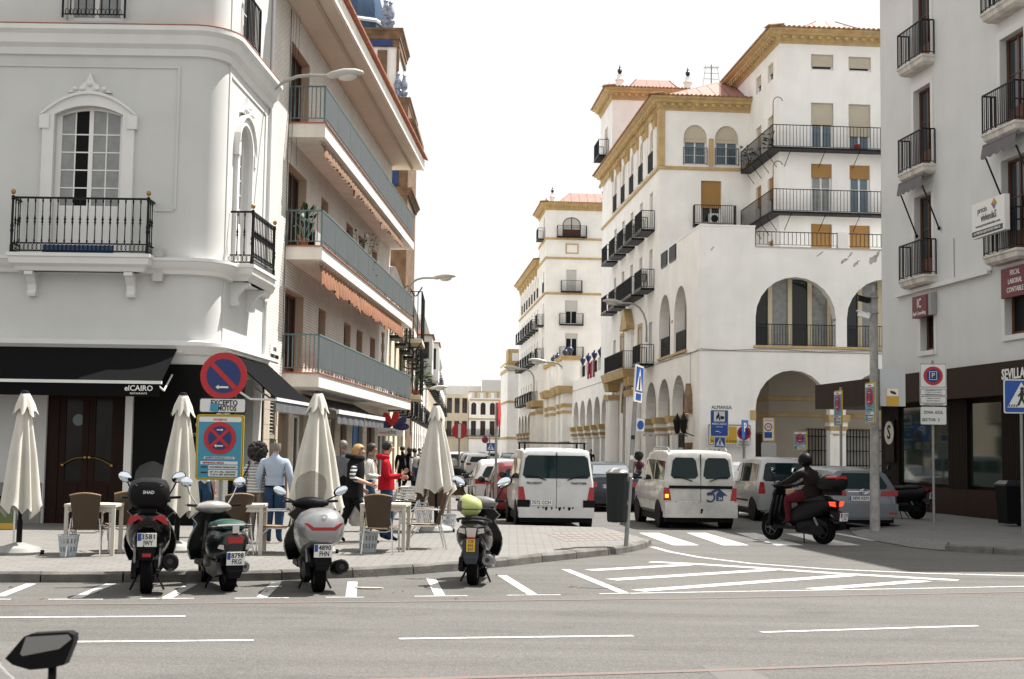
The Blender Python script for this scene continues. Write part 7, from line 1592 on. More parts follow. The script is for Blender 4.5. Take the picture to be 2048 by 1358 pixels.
# leaning crossing sign with hanging bin at the pavement corner
g = gp(1252, 1093, .13); s3 = thing('crossing_sign_post', 'leaning galvanised post with edge-on blue crossing sign at the pavement corner', 'sign', (g[0], g[1], .13), (0, radians(3.2), 0)); ss = 2780 / g[1]; pole(s3, 3.15, .04)
pedestrian_root = obj('sign_turn', None, s3); bpy.data.objects.remove(pedestrian_root)
b = MB(); b.T = Matrix.Rotation(radians(72), 4, 'Z'); b.box(-.3, .3, -.05, -.025, 2.5, 3.14); q = b.build('crossing_sign', m_swht, s3)
for pts, mt_, yy in (([(-.27, 2.68), (.27, 2.68), (.27, 3.11), (-.27, 3.11)], m_blue2, -.05), ([(-.22, 2.7), (.22, 2.7), (0, 3.08)], m_swht, -.054), ([(-.05, 2.72), (.05, 2.72), (.04, 2.95), (-.04, 2.95)], m_ink, -.058), ([(-.2, 2.54), (.2, 2.54), (.2, 2.65), (-.2, 2.65)], m_blue2, -.05)):
    b = MB(); b.T = Matrix.Rotation(radians(72), 4, 'Z'); b.prism(pts, yy - .004, yy); b.build('sign_face', mt_, q)
b = MB(); b.T = Matrix.Rotation(radians(40), 4, 'Z'); b.box(.02, .22, -.045, -.035, 2.0, 2.22); q = b.build('small_plate', m_swht, s3); b = MB(); b.T = Matrix.Rotation(radians(40), 4, 'Z'); b.prism(circ(.12, 2.11, .08, 16), -.05, -.045); b.build('blue_mark', m_blue2, q)
for z, c in ((1.5, m_swht), (1.85, m_ink), (1.2, m_swht)): b = MB(); b.box(-.035, .03, -.044, -.038, z, z + .07); b.build('sticker', c, s3)
sb_ = thing('litter_bin', 'dark green ribbed bin with pale lid hanging on the leaning post', 'bin', (g[0] - .17, g[1] - .05, .13 + .42)); b = MB(); n = 20
b.rings([[(rr * (1 + .05 * (k % 2)) * cos(2 * pi * k / n), rr * .85 * (1 + .05 * (k % 2)) * sin(2 * pi * k / n), z) for k in range(n)] for rr, z in ((.15, 0), (.165, .03), (.185, .8), (.185, .84))]); b.build('drum', mat('bin_green', (.014, .018, .017), .5, spec=.2), sb_, smooth=.3)
b = MB(); b.rings([[(.2 * k * cos(a), .17 * k * sin(a), z) for a in [2 * pi * i / 16 for i in range(16)]] for k, z in ((1, .84), (1.02, .86), (.8, .9), (.3, .93))]); b.build('lid', mat('bin_lid', (.4, .39, .37), .4, var=.2), sb_, smooth=.6); b = MB(); b.box(.1, .2, -.02, .06, .3, .36); b.box(.1, .2, -.02, .06, .7, .76); b.build('bracket', m_galv, sb_)
# signs on the Almansa side
g = gp(1436, 1003, .0); g = (atY(1438, 900, 50)[0], 50.); s4 = thing('market_sign', 'tall blue market direction sign with pedestrian square below, beside the painted street name', 'sign', (g[0], g[1], 0)); ss = 2780 / 50.; zz = lambda py, px=1438: atY(px, py, 50.)[1]
pole(s4, zz(822), .04); p = flat(s4, 'blue_board', m_swht, rr_(-18 / ss, 18 / ss, zz(873), zz(820), .03), -.05, .02); flat(p, 'blue_field', m_blue2, rr_(-17 / ss, 17 / ss, zz(872), zz(821), .03), -.07, .003); flat(p, 'white_square', m_swht, rr_(-11 / ss, 11 / ss, zz(843), zz(823), .01), -.074, .003)
flat(p, 'figure', m_ink, [(-.1, zz(841)), (-.04, zz(835)), (.0, zz(841)), (.04, zz(841)), (0, zz(832)), (.02, zz(829)), (-.06, zz(828)), (-.12, zz(834))], -.078); flat(p, 'figure_head', m_ink, circ(-.04, zz(826.5), .03, 10), -.078); flat(p, 'trolley', m_ink, [(.04, zz(839)), (.17, zz(838)), (.18, zz(833)), (.03, zz(831.5))], -.078)
text('MERCADO', .11, m_swht, p, (0, -.076, zz(848)), width=.52, bold=.002); text('ARENAL', .06, m_swht, p, (0, -.076, zz(854)), width=.25); flat(p, 'arrow', m_swht, [(.0, zz(866)), (.0, zz(862)), (-.14, zz(862)), (-.14, zz(863.5)), (0, zz(863.5)), (0, zz(867)), (.1, zz(863))], -.078); pedestrian(s4, .02, zz(885), 22 / ss, -.05)
s5 = thing('direction_board', 'white and ochre direction board on the wall behind the blue market sign', 'sign', Ml(0, -.35) + (0,), MA); zz = lambda py, px=1458: Mc(px, py, -.35)[1]; xx = lambda px: Mc(px, 870, -.35)[0]
p = flat(s5, 'board', m_swht, rr_(xx(1415), xx(1502), zz(892), zz(848), .08), 0, .04); flat(p, 'black_border', m_ink, rr_(xx(1416.5), xx(1500.5), zz(890.5), zz(849.5), .07), -.04, .003); flat(p, 'white_field', m_swht, rr_(xx(1418), xx(1499), zz(889), zz(851), .06), -.043, .003); flat(p, 'ochre_field', m_ochs, rr_(xx(1420), xx(1473), zz(887), zz(853), .03), -.046, .003); text('el Arenal', .2, m_ink, p, (xx(1462), -.05, zz(882)), width=.5); text('In', .2, m_ink, p, (xx(1424), -.05, zz(882)))
b = MB(); b.cyl((xx(1430), .06, .13), (xx(1430), .06, zz(850)), .04, n=8); b.cyl((xx(1490), .06, .13), (xx(1490), .06, zz(850)), .04, n=8); b.build('posts', m_galv, s5)
s6 = thing('parking_sign', 'blue parking sign turned aside before a round no-parking disc and white plate', 'sign', (atY(1487, 900, 48)[0], 48., 0)); ss = 2780 / 48; zz = lambda py: atY(1487, py, 48.)[1]
pole(s6, zz(842), .035); b = MB(); b.T = Matrix.Rotation(radians(58), 4, 'Z'); b.box(-.28, .28, -.06, -.04, zz(877), zz(840)); q = b.build('parking_board', m_blue2, s6); text('P', .45, m_swht, q, (.02, -.03, zz(856)), (pi / 2, 0, radians(58)), depth=.035, sx=1.1); noparking(s6, .03, zz(866), 14 / ss, .06, False, ()); pw_ = flat(s6, 'white_plate', m_swht, rr_(-13 / ss, 14 / ss, zz(893), zz(880), .03), .04, .01); text('EXCEPTO', .08, m_ink, pw_, (0, .028, zz(884)), width=.3); text('AUTORIZADOS', .08, m_ink, pw_, (0, .028, zz(889.5)), width=.36)
s7 = thing('warning_board', 'white thirty speed-limit notice with ochre edge above a blank sign back', 'sign', (atY(1537, 900, 46)[0], 46., 0)); ss = 2780 / 46; zz = lambda py: atY(1537, py, 46.)[1]
pole(s7, zz(838), .035); p = flat(s7, 'notice', m_ochs, rr_(-12 / ss, 12 / ss, zz(883), zz(835), .03), -.05, .02); flat(p, 'white_field', m_swht, rr_(-10.5 / ss, 10 / ss, zz(881), zz(837), .02), -.07, .003); text('ATENCIÓN', .06, m_sred, p, (0, -.075, zz(841)), width=.3); d = flat(p, 'red_ring', m_sred, circ(-.02, zz(854), .13), -.074, .003); flat(d, 'white_field', m_swht, circ(-.02, zz(854), .095), -.078, .003); text('30', .12, m_ink, d, (-.02, -.083, zz(854))); flat(p, 'blue_field', m_blue2, rr_(-.15, .1, zz(876), zz(864), .01), -.074, .003); b = flat(s7, 'sign_back', m_sback, rr_(-15 / ss, 15 / ss, zz(913), zz(885), .04), -.05, .015)
# concrete pole with cameras, cabinet and notices
g = gp(1750, 1062, .12); cp = thing('camera_pole', 'weathered concrete pole with two surveillance cameras and a grey cabinet', 'pole', (g[0], g[1], .12)); ss = 2780 / g[1]; zz = lambda py, px=1748: atY(px, py, g[1])[1] - .12
b = MB(); b.cyl((0, 0, 0), (0, 0, zz(582)), .11, .085, 14); b.cyl((0, 0, zz(582)), (0, 0, zz(572)), .03, n=8); b.build('pole', mat('weathered_concrete', (.33, .32, .30), .85, var=.35, vs=6, streak=.3), cp, smooth=.6)
for py, cm, nmx in ((603, m_blk2, 'dark'), (634, m_swht, 'white')):
    z = zz(py); b = MB(); b.T = Matrix.Translation((-.12, -.05, z)) @ Matrix.Rotation(radians(15), 4, 'Y'); b.box(-.24, 0, -.05, .05, -.05, .05); b.box(-.29, .02, -.06, .06, .05, .065); b.T = None; b.box(-.12, -.05, -.03, .03, z - .03, z + .1); b.build('camera', cm, cp)
    b = MB(); b.cyl((0, 0, z + .08), (0, 0, z + .1), .11, n=14); b.build('clamp', m_galv, cp)
x0, x1 = 8 / ss, 60 / ss; b = MB(); b.box(x0 + .02, x1, -.1, .2, zz(812), zz(738)); c_ = b.build('cabinet', mat('cabinet_grey', (.44, .46, .47), .5), cp); p = flat(c_, 'camera_notice', m_ochs, rr_(22 / ss, 47 / ss, zz(811), zz(776), .01), -.1, .004); flat(p, 'white_field', m_swht, rr_(23 / ss, 46 / ss, zz(792), zz(777), .005), -.104, .003); flat(p, 'camera_mark', m_ink, [(.32, zz(781)), (.42, zz(783)), (.46, zz(787)), (.43, zz(789)), (.33, zz(786))], -.108)
po_ = MB(); po_.T = Matrix.Rotation(radians(-58), 4, 'Z')
nb = thing('notice_board', 'narrow blue tow-away notice strapped to the concrete camera pole', 'sign', (g[0] - .06, g[1] - .13, .12), radians(-84)); poster(nb, -.1, (zz(765) + zz(848)) / 2, .6, zz(765) - zz(848), -.01)
b = MB(); b.box(-.14, -.06, -.01, .02, zz(848), zz(765)); b.build('strap', m_galv, nb)
gq = (atY(1682, 900, 36.)[0], 36.); nb2 = thing('notice_board', 'blue tow-away notice on a post behind the silver-blue estate car', 'sign', (gq[0], gq[1], .0), radians(-84)); zq = lambda py: atY(1682, py, 36.)[1]; pole(nb2, zq(775), .035); poster(nb2, -.03, (zq(781) + zq(852)) / 2, .62, zq(781) - zq(852), -.045)
gq = (atY(1601, 900, 52.)[0], 52.); nb3 = thing('notice_board', 'small faded blue notice in front of the barred arcade window', 'sign', (gq[0], gq[1], .0), radians(-20)); zq = lambda py: atY(1601, py, 52.)[1]; pole(nb3, zq(866), .035); poster(nb3, 0, (zq(863) + zq(901)) / 2, .5, zq(863) - zq(901), -.045)
# zona azul sign
g = gp(1868, 1060, .12); s8 = thing('parking_zone_sign', 'white parking-ticket sign reading zona azul on a post before the dark shop', 'sign', (g[0], g[1], .12), -.1); ss = 2780 / g[1]; zz = lambda py: atY(1866, py, g[1])[1] - .12; pole(s8, zz(722), .03)
p = flat(s8, 'ticket_board', m_swht, rr_(-26 / ss, 26 / ss, zz(811), zz(728), .03), -.04, .015)
for a, b2 in ((727, 775), (777, 791), (792, 807)): flat(p, 'black_border', m_ink, rr_(-25.2 / ss, 25.2 / ss, zz(b2), zz(a + 1), .02), -.055, .002); flat(p, 'white_field', m_swht, rr_(-24.4 / ss, 24.4 / ss, zz(b2 - 1), zz(a + 2), .018), -.057, .002)
d = flat(p, 'red_disc', m_sred, circ(0, zz(752), 19 / ss), -.06, .003); flat(d, 'blue_field', m_sblue, circ(0, zz(752), 13.5 / ss), -.063, .003); q = flat(d, 'white_square', m_swht, rr_(-7.5 / ss, 7.5 / ss, zz(760), zz(743), .003), -.066, .002); flat(q, 'blue_square', m_sblue, rr_(-6.5 / ss, 6.5 / ss, zz(759), zz(744), .003), -.068, .002); text('P', .15, m_swht, q, (0, -.072, zz(751.5)))
for k, tx in enumerate(('LABORABLES DE 9 A 14 H', 'Y DE 17 A 20 H', 'SABADOS DE 9 A 14 H')): text(tx, .03, m_ink, p, (0, -.061, zz(781 + k * 4)), width=.36)
for k, tx in enumerate(('MAXIMO 2 HORAS', 'AGOSTO EXENTO')): text(tx, .03, m_ink, p, (0, -.061, zz(797 + k * 5)), width=.3)
text('TICKET OBLIGATORIO', .04, m_ink, p, (0, -.057, zz(809.3)), width=.42)
p = flat(s8, 'zone_board', m_ink, rr_(-26 / ss, 26 / ss, zz(850), zz(813), .03), -.04, .014); flat(p, 'white_field', m_swht, rr_(-25 / ss, 25 / ss, zz(849), zz(814), .028), -.054, .002); text('ZONA  AZUL', .09, m_ink, p, (0, -.058, zz(825)), width=.42, bold=.001); text('SECTOR  3', .09, m_ink, p, (-.06, -.058, zz(840)), width=.38, bold=.001)
g = gp(2046, 1068, .12); s9 = thing('crossing_sign_post', 'blue pedestrian crossing sign on a pale post at the right picture edge', 'sign', (g[0], g[1], .12), -.2); ss = 2780 / g[1]; zz = lambda py: atY(2046, py, g[1])[1] - .12; pole(s9, zz(762), .035); pedestrian(s9, .0, zz(793), 68 / ss, -.045)
# far signs and the edge-on post
g = gp(990, 1042, .13); s10 = thing('edge_on_sign', 'slender post by the red car with a round red sign seen edge-on', 'sign', (g[0], g[1], .13)); zz = lambda py: atY(990, py, g[1])[1] - .13; pole(s10, zz(806), .032); b = MB(); b.T = Matrix.Translation((.04, 0, 0)) @ Matrix.Rotation(radians(84), 4, 'Z'); b.prism(circ(0, zz(828), .3, 24), -.03, -.01); b.build('disc', m_sred, s10); b = MB(); b.T = Matrix.Translation((.04, 0, 0)) @ Matrix.Rotation(radians(84), 4, 'Z'); b.box(-.25, .25, -.03, -.01, zz(853) - .0, zz(841)); b.build('plate', m_sred, s10)
g = (atY(979, 900, 62)[0], 62.); s11 = thing('crossing_sign_post', 'small far crossing sign under a round no-parking disc left of the white van', 'sign', (g[0], g[1], 0)); zz = lambda py: atY(979, py, 62.)[1]; pole(s11, zz(868), .035); pedestrian(s11, .05, zz(894), .38, -.05); noparking(s11, -.2, zz(880), .15, -.05, False, ())
# black bin against the shop
g = gp(2028, 1052, .12); bb = thing('wheeled_bin', 'black wheeled bin standing against the dark shop front', 'bin', (g[0], g[1], .12), RA); b = MB(); b.taper(-.24, .24, -.28, .28, .06, .95, -.05, -.05); b.build('body', m_blk2, bb); b = MB(); b.rings([[(x, y, z) for x, y in ((-.31, -.36), (.31, -.36), (.31, .36), (-.31, .36))] for z in (.95, 1.0)]); b.rings([[(x * .95, y * .95, 1.0) for x, y in ((-.31, -.36), (.31, -.36), (.31, .36), (-.31, .36))], [(x * .7, y * .7, 1.08) for x, y in ((-.31, -.36), (.31, -.36), (.31, .36), (-.31, .36))]]); b.build('lid', mat('bin_lid_black', (.02, .022, .025), .3), bb)
for s_ in (-1, 1): b = MB(); b.cyl((s_ * .2, .26, .08), (s_ * .26, .26, .08), .08, n=12); b.build('wheel', m_tyre, bb)
# ------------------------------------------------------------------ street lamps on wall arms
m_lamp = mat('lamp_grey', (.33, .33, .31), .5, .3)
def street_lamp(label, base, head, rise, sc=1.):
    """arm from a wall point rising and curving over to the lantern"""
    base, head = Vector(base), Vector(head); t = thing('street_lamp', label, 'street lamp', base); d = head - base; dh = Vector((d.x, d.y, 0)); L = dh.length; e = dh.normalized()
    pts = [(0, 0, -.5 * sc), (0, 0, 0)] + [tuple(e * (L * .55 * (1 - cos(a))) + Vector((0, 0, d.z * sin(a)))) for a in [radians(x) for x in (15, 35, 55, 75, 90)]]
    pts += [tuple(e * L * .8 + Vector((0, 0, d.z)))]
    b = MB(); b.tube(pts, .035 * sc, 8); b.build('arm', m_lamp, t, smooth=True)
    M_ = Matrix.Translation(e * L * .78 + Vector((0, 0, d.z))) @ Matrix.Rotation(atan2(e.y, e.x), 4, 'Z'); b = MB(); b.T = M_ @ Matrix.Rotation(radians(-5), 4, 'Y')
    st = [(0, .04, -.04, .04), (.1, .1, -.06, .08), (.35, .14, -.05, .12), (.6, .13, -.04, .1), (.75, .05, -.02, .04)]
    b.rings([sring(x * sc, w * sc, z0 * sc, z1 * sc) for x, w, z0, z1 in st]); hd_ = b.build('lantern', mat('lantern_shell', (.42, .41, .38), .45), t, smooth=.9); b = MB(); b.T = M_ @ Matrix.Rotation(radians(-5), 4, 'Y'); b.ell((.42 * sc, 0, -.05 * sc), .2 * sc, .11 * sc, .09 * sc, 12, 8); b.build('bowl', mat('lamp_bowl', (.5, .48, .43), .2), hd_, smooth=True)
    b = MB(); b.box(-.06, .06, -.06, .06, -.55 * sc, -.35 * sc); b.build('wall_bracket', m_lamp, t); return t
def wall_lamp(label, P0, pb, ph, sc=1.):
    Yb = P0; xb, zb_2 = atY(pb[0], pb[1], Yb); xh, zh = atY(ph[0], ph[1], Yb); return street_lamp(label, (xb, Yb, zb_2), (xh, Yb, zh), 0, sc)
wall_lamp('large grey street lamp curving out from the corner of the restaurant building', 32.6, (527, 225), (690, 152), 1.15)
wall_lamp('grey street lamp reaching out from beyond the balcony building', 60., (818, 578), (880, 556), 1.3)
wall_lamp('street lamp bent to the left before the near arcaded facade', 77., (1293, 655), (1232, 606), 1.5)
wall_lamp('street lamp arching over the paired pilasters of the low gallery', 112., (1127, 745), (1084, 724), 2.0)
wall_lamp('street lamp before the far arcaded building', 135., (1068, 760), (1034, 738), 2.2)
wall_lamp('small street lamp on the left side beyond the iron bays', 100., (836, 790), (868, 777), 1.6)
# ------------------------------------------------------------------ terrace: parasols, tables, chairs, baskets
m_canvas = mat('cream_canvas', (.54, .52, .465), .9, var=.1, vs=3, streak=.08, bump=.3, bs=60)
m_wick = brickmat('brown_wicker', (.13, .078, .036), (.10, .058, .026), (.05, .03, .015), .03, .012, .004, 'xz', .7, .8)
m_wick2 = mat('wicker_edge', (.22, .14, .07), .7, var=.3, vs=30)
m_alum = mat('aluminium_tube', (.62, .62, .62), .22, 1.)
m_tabl = mat('cream_table', (.50, .47, .41), .6, var=.06)
m_bask = mat('grey_basket', (.42, .46, .48), .6)
def parasol(label, pb, top_py, hem, rad, seed, tilt=0., open_=1., twist=0.):
    g = gp(*pb, .13); rr = random.Random(seed); ht = atY(pb[0], top_py, g[1])[1] - .13; t = thing('parasol', label, 'parasol', (g[0], g[1], .13), 0, 'closed cream parasols on the terrace'); t.rotation_euler = (0, tilt, 0)
    b = MB(); b.lathe([(.33, 0), (.34, .04), (.30, .1), (.16, .14), (.06, .17)], n=20); b.build('base', mat('grey_base', (.26, .26, .25), .6, var=.2), t, smooth=.7)
    b = MB(); b.cyl((.3, .0, .03), (.37, 0, .03), .035, n=8); b.build('base_wheel', m_blk2, t)
    b = MB(); b.cyl((0, 0, .14), (0, 0, ht - .1), .028, n=10); b.build('pole', m_blk2, t); b = MB(); b.cyl((0, 0, .16), (0, 0, .5), .042, n=10); b.build('pole_sleeve', m_blk2, t)
    nf = 8; n = nf * 8; ph = [rr.random() * 6 for _ in range(4)]; R_ = []; zt = ht - .03; nz_ = 16; am = [.7 + .6 * rr.random() for _ in range(nf)]; le = [rr.random() for _ in range(nf)]
    for i in range(nz_ + 1):
        u = i / nz_; ring = []
        for k in range(n):
            a = 2 * pi * k / n; f = int(k / n * nf) % nf; fold = cos(a * nf + twist * u * 3 + .5 * sin(a * 2 + ph[0]))
            base = .055 + (rad - .055) * (u ** .85); r_ = base * (1 + .30 * min(1, u * 2) * am[f] * fold * .9 + .1 * sin(2 * a + ph[1]) * u)
            z = zt - (zt - hem) * u
            if u > .9: z += (.1 * (le[f] - .5) + .07 * fold) * (u - .9) * 10
            ring.append((r_ * cos(a + twist * u), r_ * sin(a + twist * u), z))
        R_.append(ring)
    b = MB(); b.rings(R_, True, False); b.build('canopy', m_canvas, t, smooth=1.2)
    R_ = []
    for i in range(6):
        u = i / 5; ring = []
        for k in range(n):
            a = 2 * pi * k / n; fold = cos(a * nf + ph[2]); f = int(k / n * nf) % nf; r_ = .06 + .105 * u ** .8 * (1 + .3 * fold * u * am[f]) * (1 + .12 * sin(a + ph[3])); ring.append((r_ * cos(a), r_ * sin(a), zt + .01 - .29 * u - (.05 * fold * am[f] * u if u > .7 else 0) + .05 * u * (le[f] - .5)))
        R_.append(ring)
    b = MB(); b.rings(R_, True, False); b.build('vent_cap', m_canvas, t, smooth=1.2); b = MB(); b.lathe([(.07, zt + .005), (.06, zt + .035), (.02, zt + .05)], n=12); b.build('finial', m_blk2, t, smooth=.5); return t
parasol('closed cream parasol on a grey domed base at the far left', (37, 1108), 783, .62, .26, 1)
parasol('closed cream parasol behind the black scooter with the top box', (352, 1103), 787, .60, .28, 2, .015)
parasol('widest closed cream parasol, behind the silver scooter screen', (629, 1106), 783, .62, .36, 3)
parasol('closed cream parasol nearest the street, hem bunched over the stacked chairs', (872, 1064), 808, .78, .34, 7, -.015, 1, .5)
TB = None
def table(label, c, rot):
    t = thing('cafe_table', label, 'table', (c[0], c[1], .13), rot, 'terrace tables'); global TB
    if TB is None:
        b = MB(); b.box(-.37, .37, -.37, .37, .71, .75); b.build('tabletop', m_tabl, t)
        for sx in (-1, 1):
            for sy in (-1, 1): b = MB(); b.box(sx * .335 - .028, sx * .335 + .028, sy * .335 - .028, sy * .335 + .028, 0, .71); b.build('leg', m_tabl, t)
        b = MB(); b.box(-.31, .31, -.345, -.325, .64, .71); b.box(-.31, .31, .325, .345, .64, .71); b.build('apron', m_tabl, t); TB = t
    else:
        for ch in TB.children: c_ = ch.copy(); SC.collection.objects.link(c_); c_.parent = t
    return t
CH = None
def chair(label, c, rot, z=.13):
    """faces local +y; back at -y"""
    global CH; t = thing('wicker_chair', label, 'chair', (c[0], c[1], z), rot, 'wicker terrace chairs')
    if CH is not None:
        for ch in CH.children: c_ = ch.copy(); SC.collection.objects.link(c_); c_.parent = t
        return t
    rows = []
    for i in range(9):
        u = i / 8; zz_ = .40 + .48 * u; hw = .17 + .05 * u; rows.append([(hw * (k / 6 - 1), -.24 - .12 * u + .05 * (1 - (k / 6 - 1) ** 2) * -1 + .03, zz_ + (.035 * (1 - (k / 6 - 1) ** 2) if i == 8 else 0)) for k in range(13)])
    b = MB(); b.rings(rows, False, False, False); bk = [[(p[0], p[1] - .022, p[2]) for p in r] for r in rows]; b.rings(bk, False, False, False)
    for r0, r1 in ((rows[0], bk[0]), (rows[-1], bk[-1])): b.rings([r0, r1], False, False, False)
    for k in (0, -1): b.rings([[r[k] for r in rows], [r[k] for r in bk]], False, False, False)
    b.build('backrest', m_wick, t, smooth=.6)
    b = MB(); b.tube([tuple((p[0], p[1] - .011, p[2] + .004)) for p in rows[-1]], .014, 6); b.build('back_edge', m_wick2, t)
    b = MB(); b.rings([[(x, y, .40 + dz - .012 * (1 - (x / .23) ** 2)) for x in (-.23, -.12, 0, .12, .23)] for y, dz in ((-.2, 0), (0, .01), (.22, .015), (.25, 0))], False, False, False); b.rings([[(x, y, .385) for x in (-.23, 0, .23)] for y in (-.2, .25)], False, False, False); b.build('seat', m_wick2, t)
    for s in (-1, 1):
        b = MB(); b.tube([(s * .26, .26, 0), (s * .26, .24, .3), (s * .27, .2, .6), (s * .27, .14, .645), (s * .27, -.05, .65), (s * .25, -.24, .64)], .0125, 8); b.build('front_leg', m_alum, t, smooth=True)
        b = MB(); b.tube([(s * .24, -.36, 0), (s * .215, -.26, .40), (s * .2, -.27, .55)], .0125, 8); b.build('rear_leg', m_alum, t, smooth=True)
        b = MB(); b.tube([(s * .25, .24, .38), (s * .25, -.2, .38)], .011, 6); b.tube([(s * .25, .24, .2), (s * .26, .1, .36)], .009, 5); b.build('side_rail', m_alum, t)
    b = MB(); b.tube([(-.22, -.27, .37), (-.12, -.27, .34), (.12, -.27, .34), (.22, -.27, .37)], .011, 6); b.tube([(-.25, .24, .36), (.25, .24, .36)], .011, 6); b.build('cross_rail', m_alum, t); CH = t; return t
def at_ground(px, py): return gp(px, py, .13)
t1 = at_ground(186, 1108); table('cream square table before the restaurant door', t1, .1)
chair('wicker chair with its back to the street at the table by the restaurant door', (at_ground(172, 1110)[0] + .02, at_ground(172, 1110)[1] + .0), .12)
chair('wicker chair on the far side of the table by the restaurant door', (t1[0] + .22, t1[1] + .75), .5)
t2 = at_ground(480, 1106); table('cream table half hidden behind the dark green scooter', t2, .08)
chair('tilted wicker chair just right of the dark green scooter', (t2[0] - .12, t2[1] - .1), .5)
chair('wicker chair in profile facing the table behind the dark green scooter', (at_ground(548, 1104)[0], at_ground(548, 1104)[1]), pi / 2 + .1)
t3 = at_ground(770, 1100); table('cream table between the silver scooter and the person in red', t3, -.04)
chair('wicker chair with its back to the street in front of the person in red', (at_ground(762, 1104)[0], at_ground(762, 1104)[1] - .15), -.06)
chair('wicker chair in profile right of the table by the person in red', (at_ground(846, 1098)[0], at_ground(846, 1098)[1] + .1), pi / 2 + .15)
t4 = at_ground(868, 1046); table('cream table under the street-side parasol', t4, .05)
t5 = (t4[0] - .5, t4[1] + 1.6); table('cream table further back beyond the street-side parasol', t5, .05)
chair('wicker chair standing beyond the street-side parasol, nearest the parked cars', (at_ground(925, 1020)[0], at_ground(925, 1020)[1]), -.5)
chair('wicker chair pushed under the table below the street-side parasol', (t4[0] + .05, t4[1] - .55), .0)
for k in range(5): chair(['lowest', 'second', 'third', 'fourth', 'topmost'][k] + ' chair in the aluminium stack behind the person in red', (at_ground(812, 1062)[0] + .02 * k, at_ground(812, 1062)[1] + .02 * k), pi / 2 - .3, .13 + .055 * k)
def basket(label, c):
    t = thing('waste_basket', label, 'basket', (c[0], c[1], .13), 0, 'slatted waste baskets'); b = MB(); n = 16; R_ = lambda z: .115 + .035 * z / .3
    def ring(z, k=1.): return [(R_(z) * k * cos(2 * pi * i / n), R_(z) * k * sin(2 * pi * i / n), z) for i in range(n)]
    for z0, z1 in ((0, .07), (.14, .19), (.26, .3)): b.rings([ring(z0), ring(z1), ring(z1, .95), ring(z0, .95)], z0 == 0, False); 
    for i in range(n):
        a = 2 * pi * i / n; d = (cos(a), sin(a)); b.rings([[(R_(z) * k * cos(a + e), R_(z) * k * sin(a + e), z) for k, e in ((1, -.09), (1, .09), (.96, .09), (.96, -.09))] for z in (.06, .28)], False, False)
    b.build('bucket', m_bask, t); b = MB(); b.rings([ring(.295, 1.04), ring(.31, 1.04), ring(.31, .93), ring(.295, .93)], False, False); b.build('rim', m_bask, t)
basket('pale slatted waste basket beside the table by the restaurant door', at_ground(136, 1112)); basket('pale slatted waste basket under the table by the person in red', at_ground(737, 1104)); basket('pale slatted waste basket beside the street-side parasol', at_ground(898, 1058))
# menu board at the left edge
g = at_ground(4, 1092); mn = thing('menu_board', 'green and orange menu board half cut by the left picture edge', 'board', (g[0] - .1, g[1], .13), .25); b = MB(); b.box(-.25, .25, -.01, .01, .25, .75); b.build('board', mat('menu_green', (.10, .14, .05), .5), mn); b = MB(); b.box(-.25, .25, -.014, -.0105, .27, .36); b.build('orange_band', m_ochs, mn); b = MB(); b.box(.25, .28, -.015, .015, .0, .8); b.build('frame', m_alum, mn); b = MB(); b.box(-.28, -.25, -.015, .015, .0, .8); b.build('frame', m_alum, mn)
b = MB(); b.box(-.26, .26, -.3, .05, .76, .8); b.build('lectern_top', m_blk2, mn)
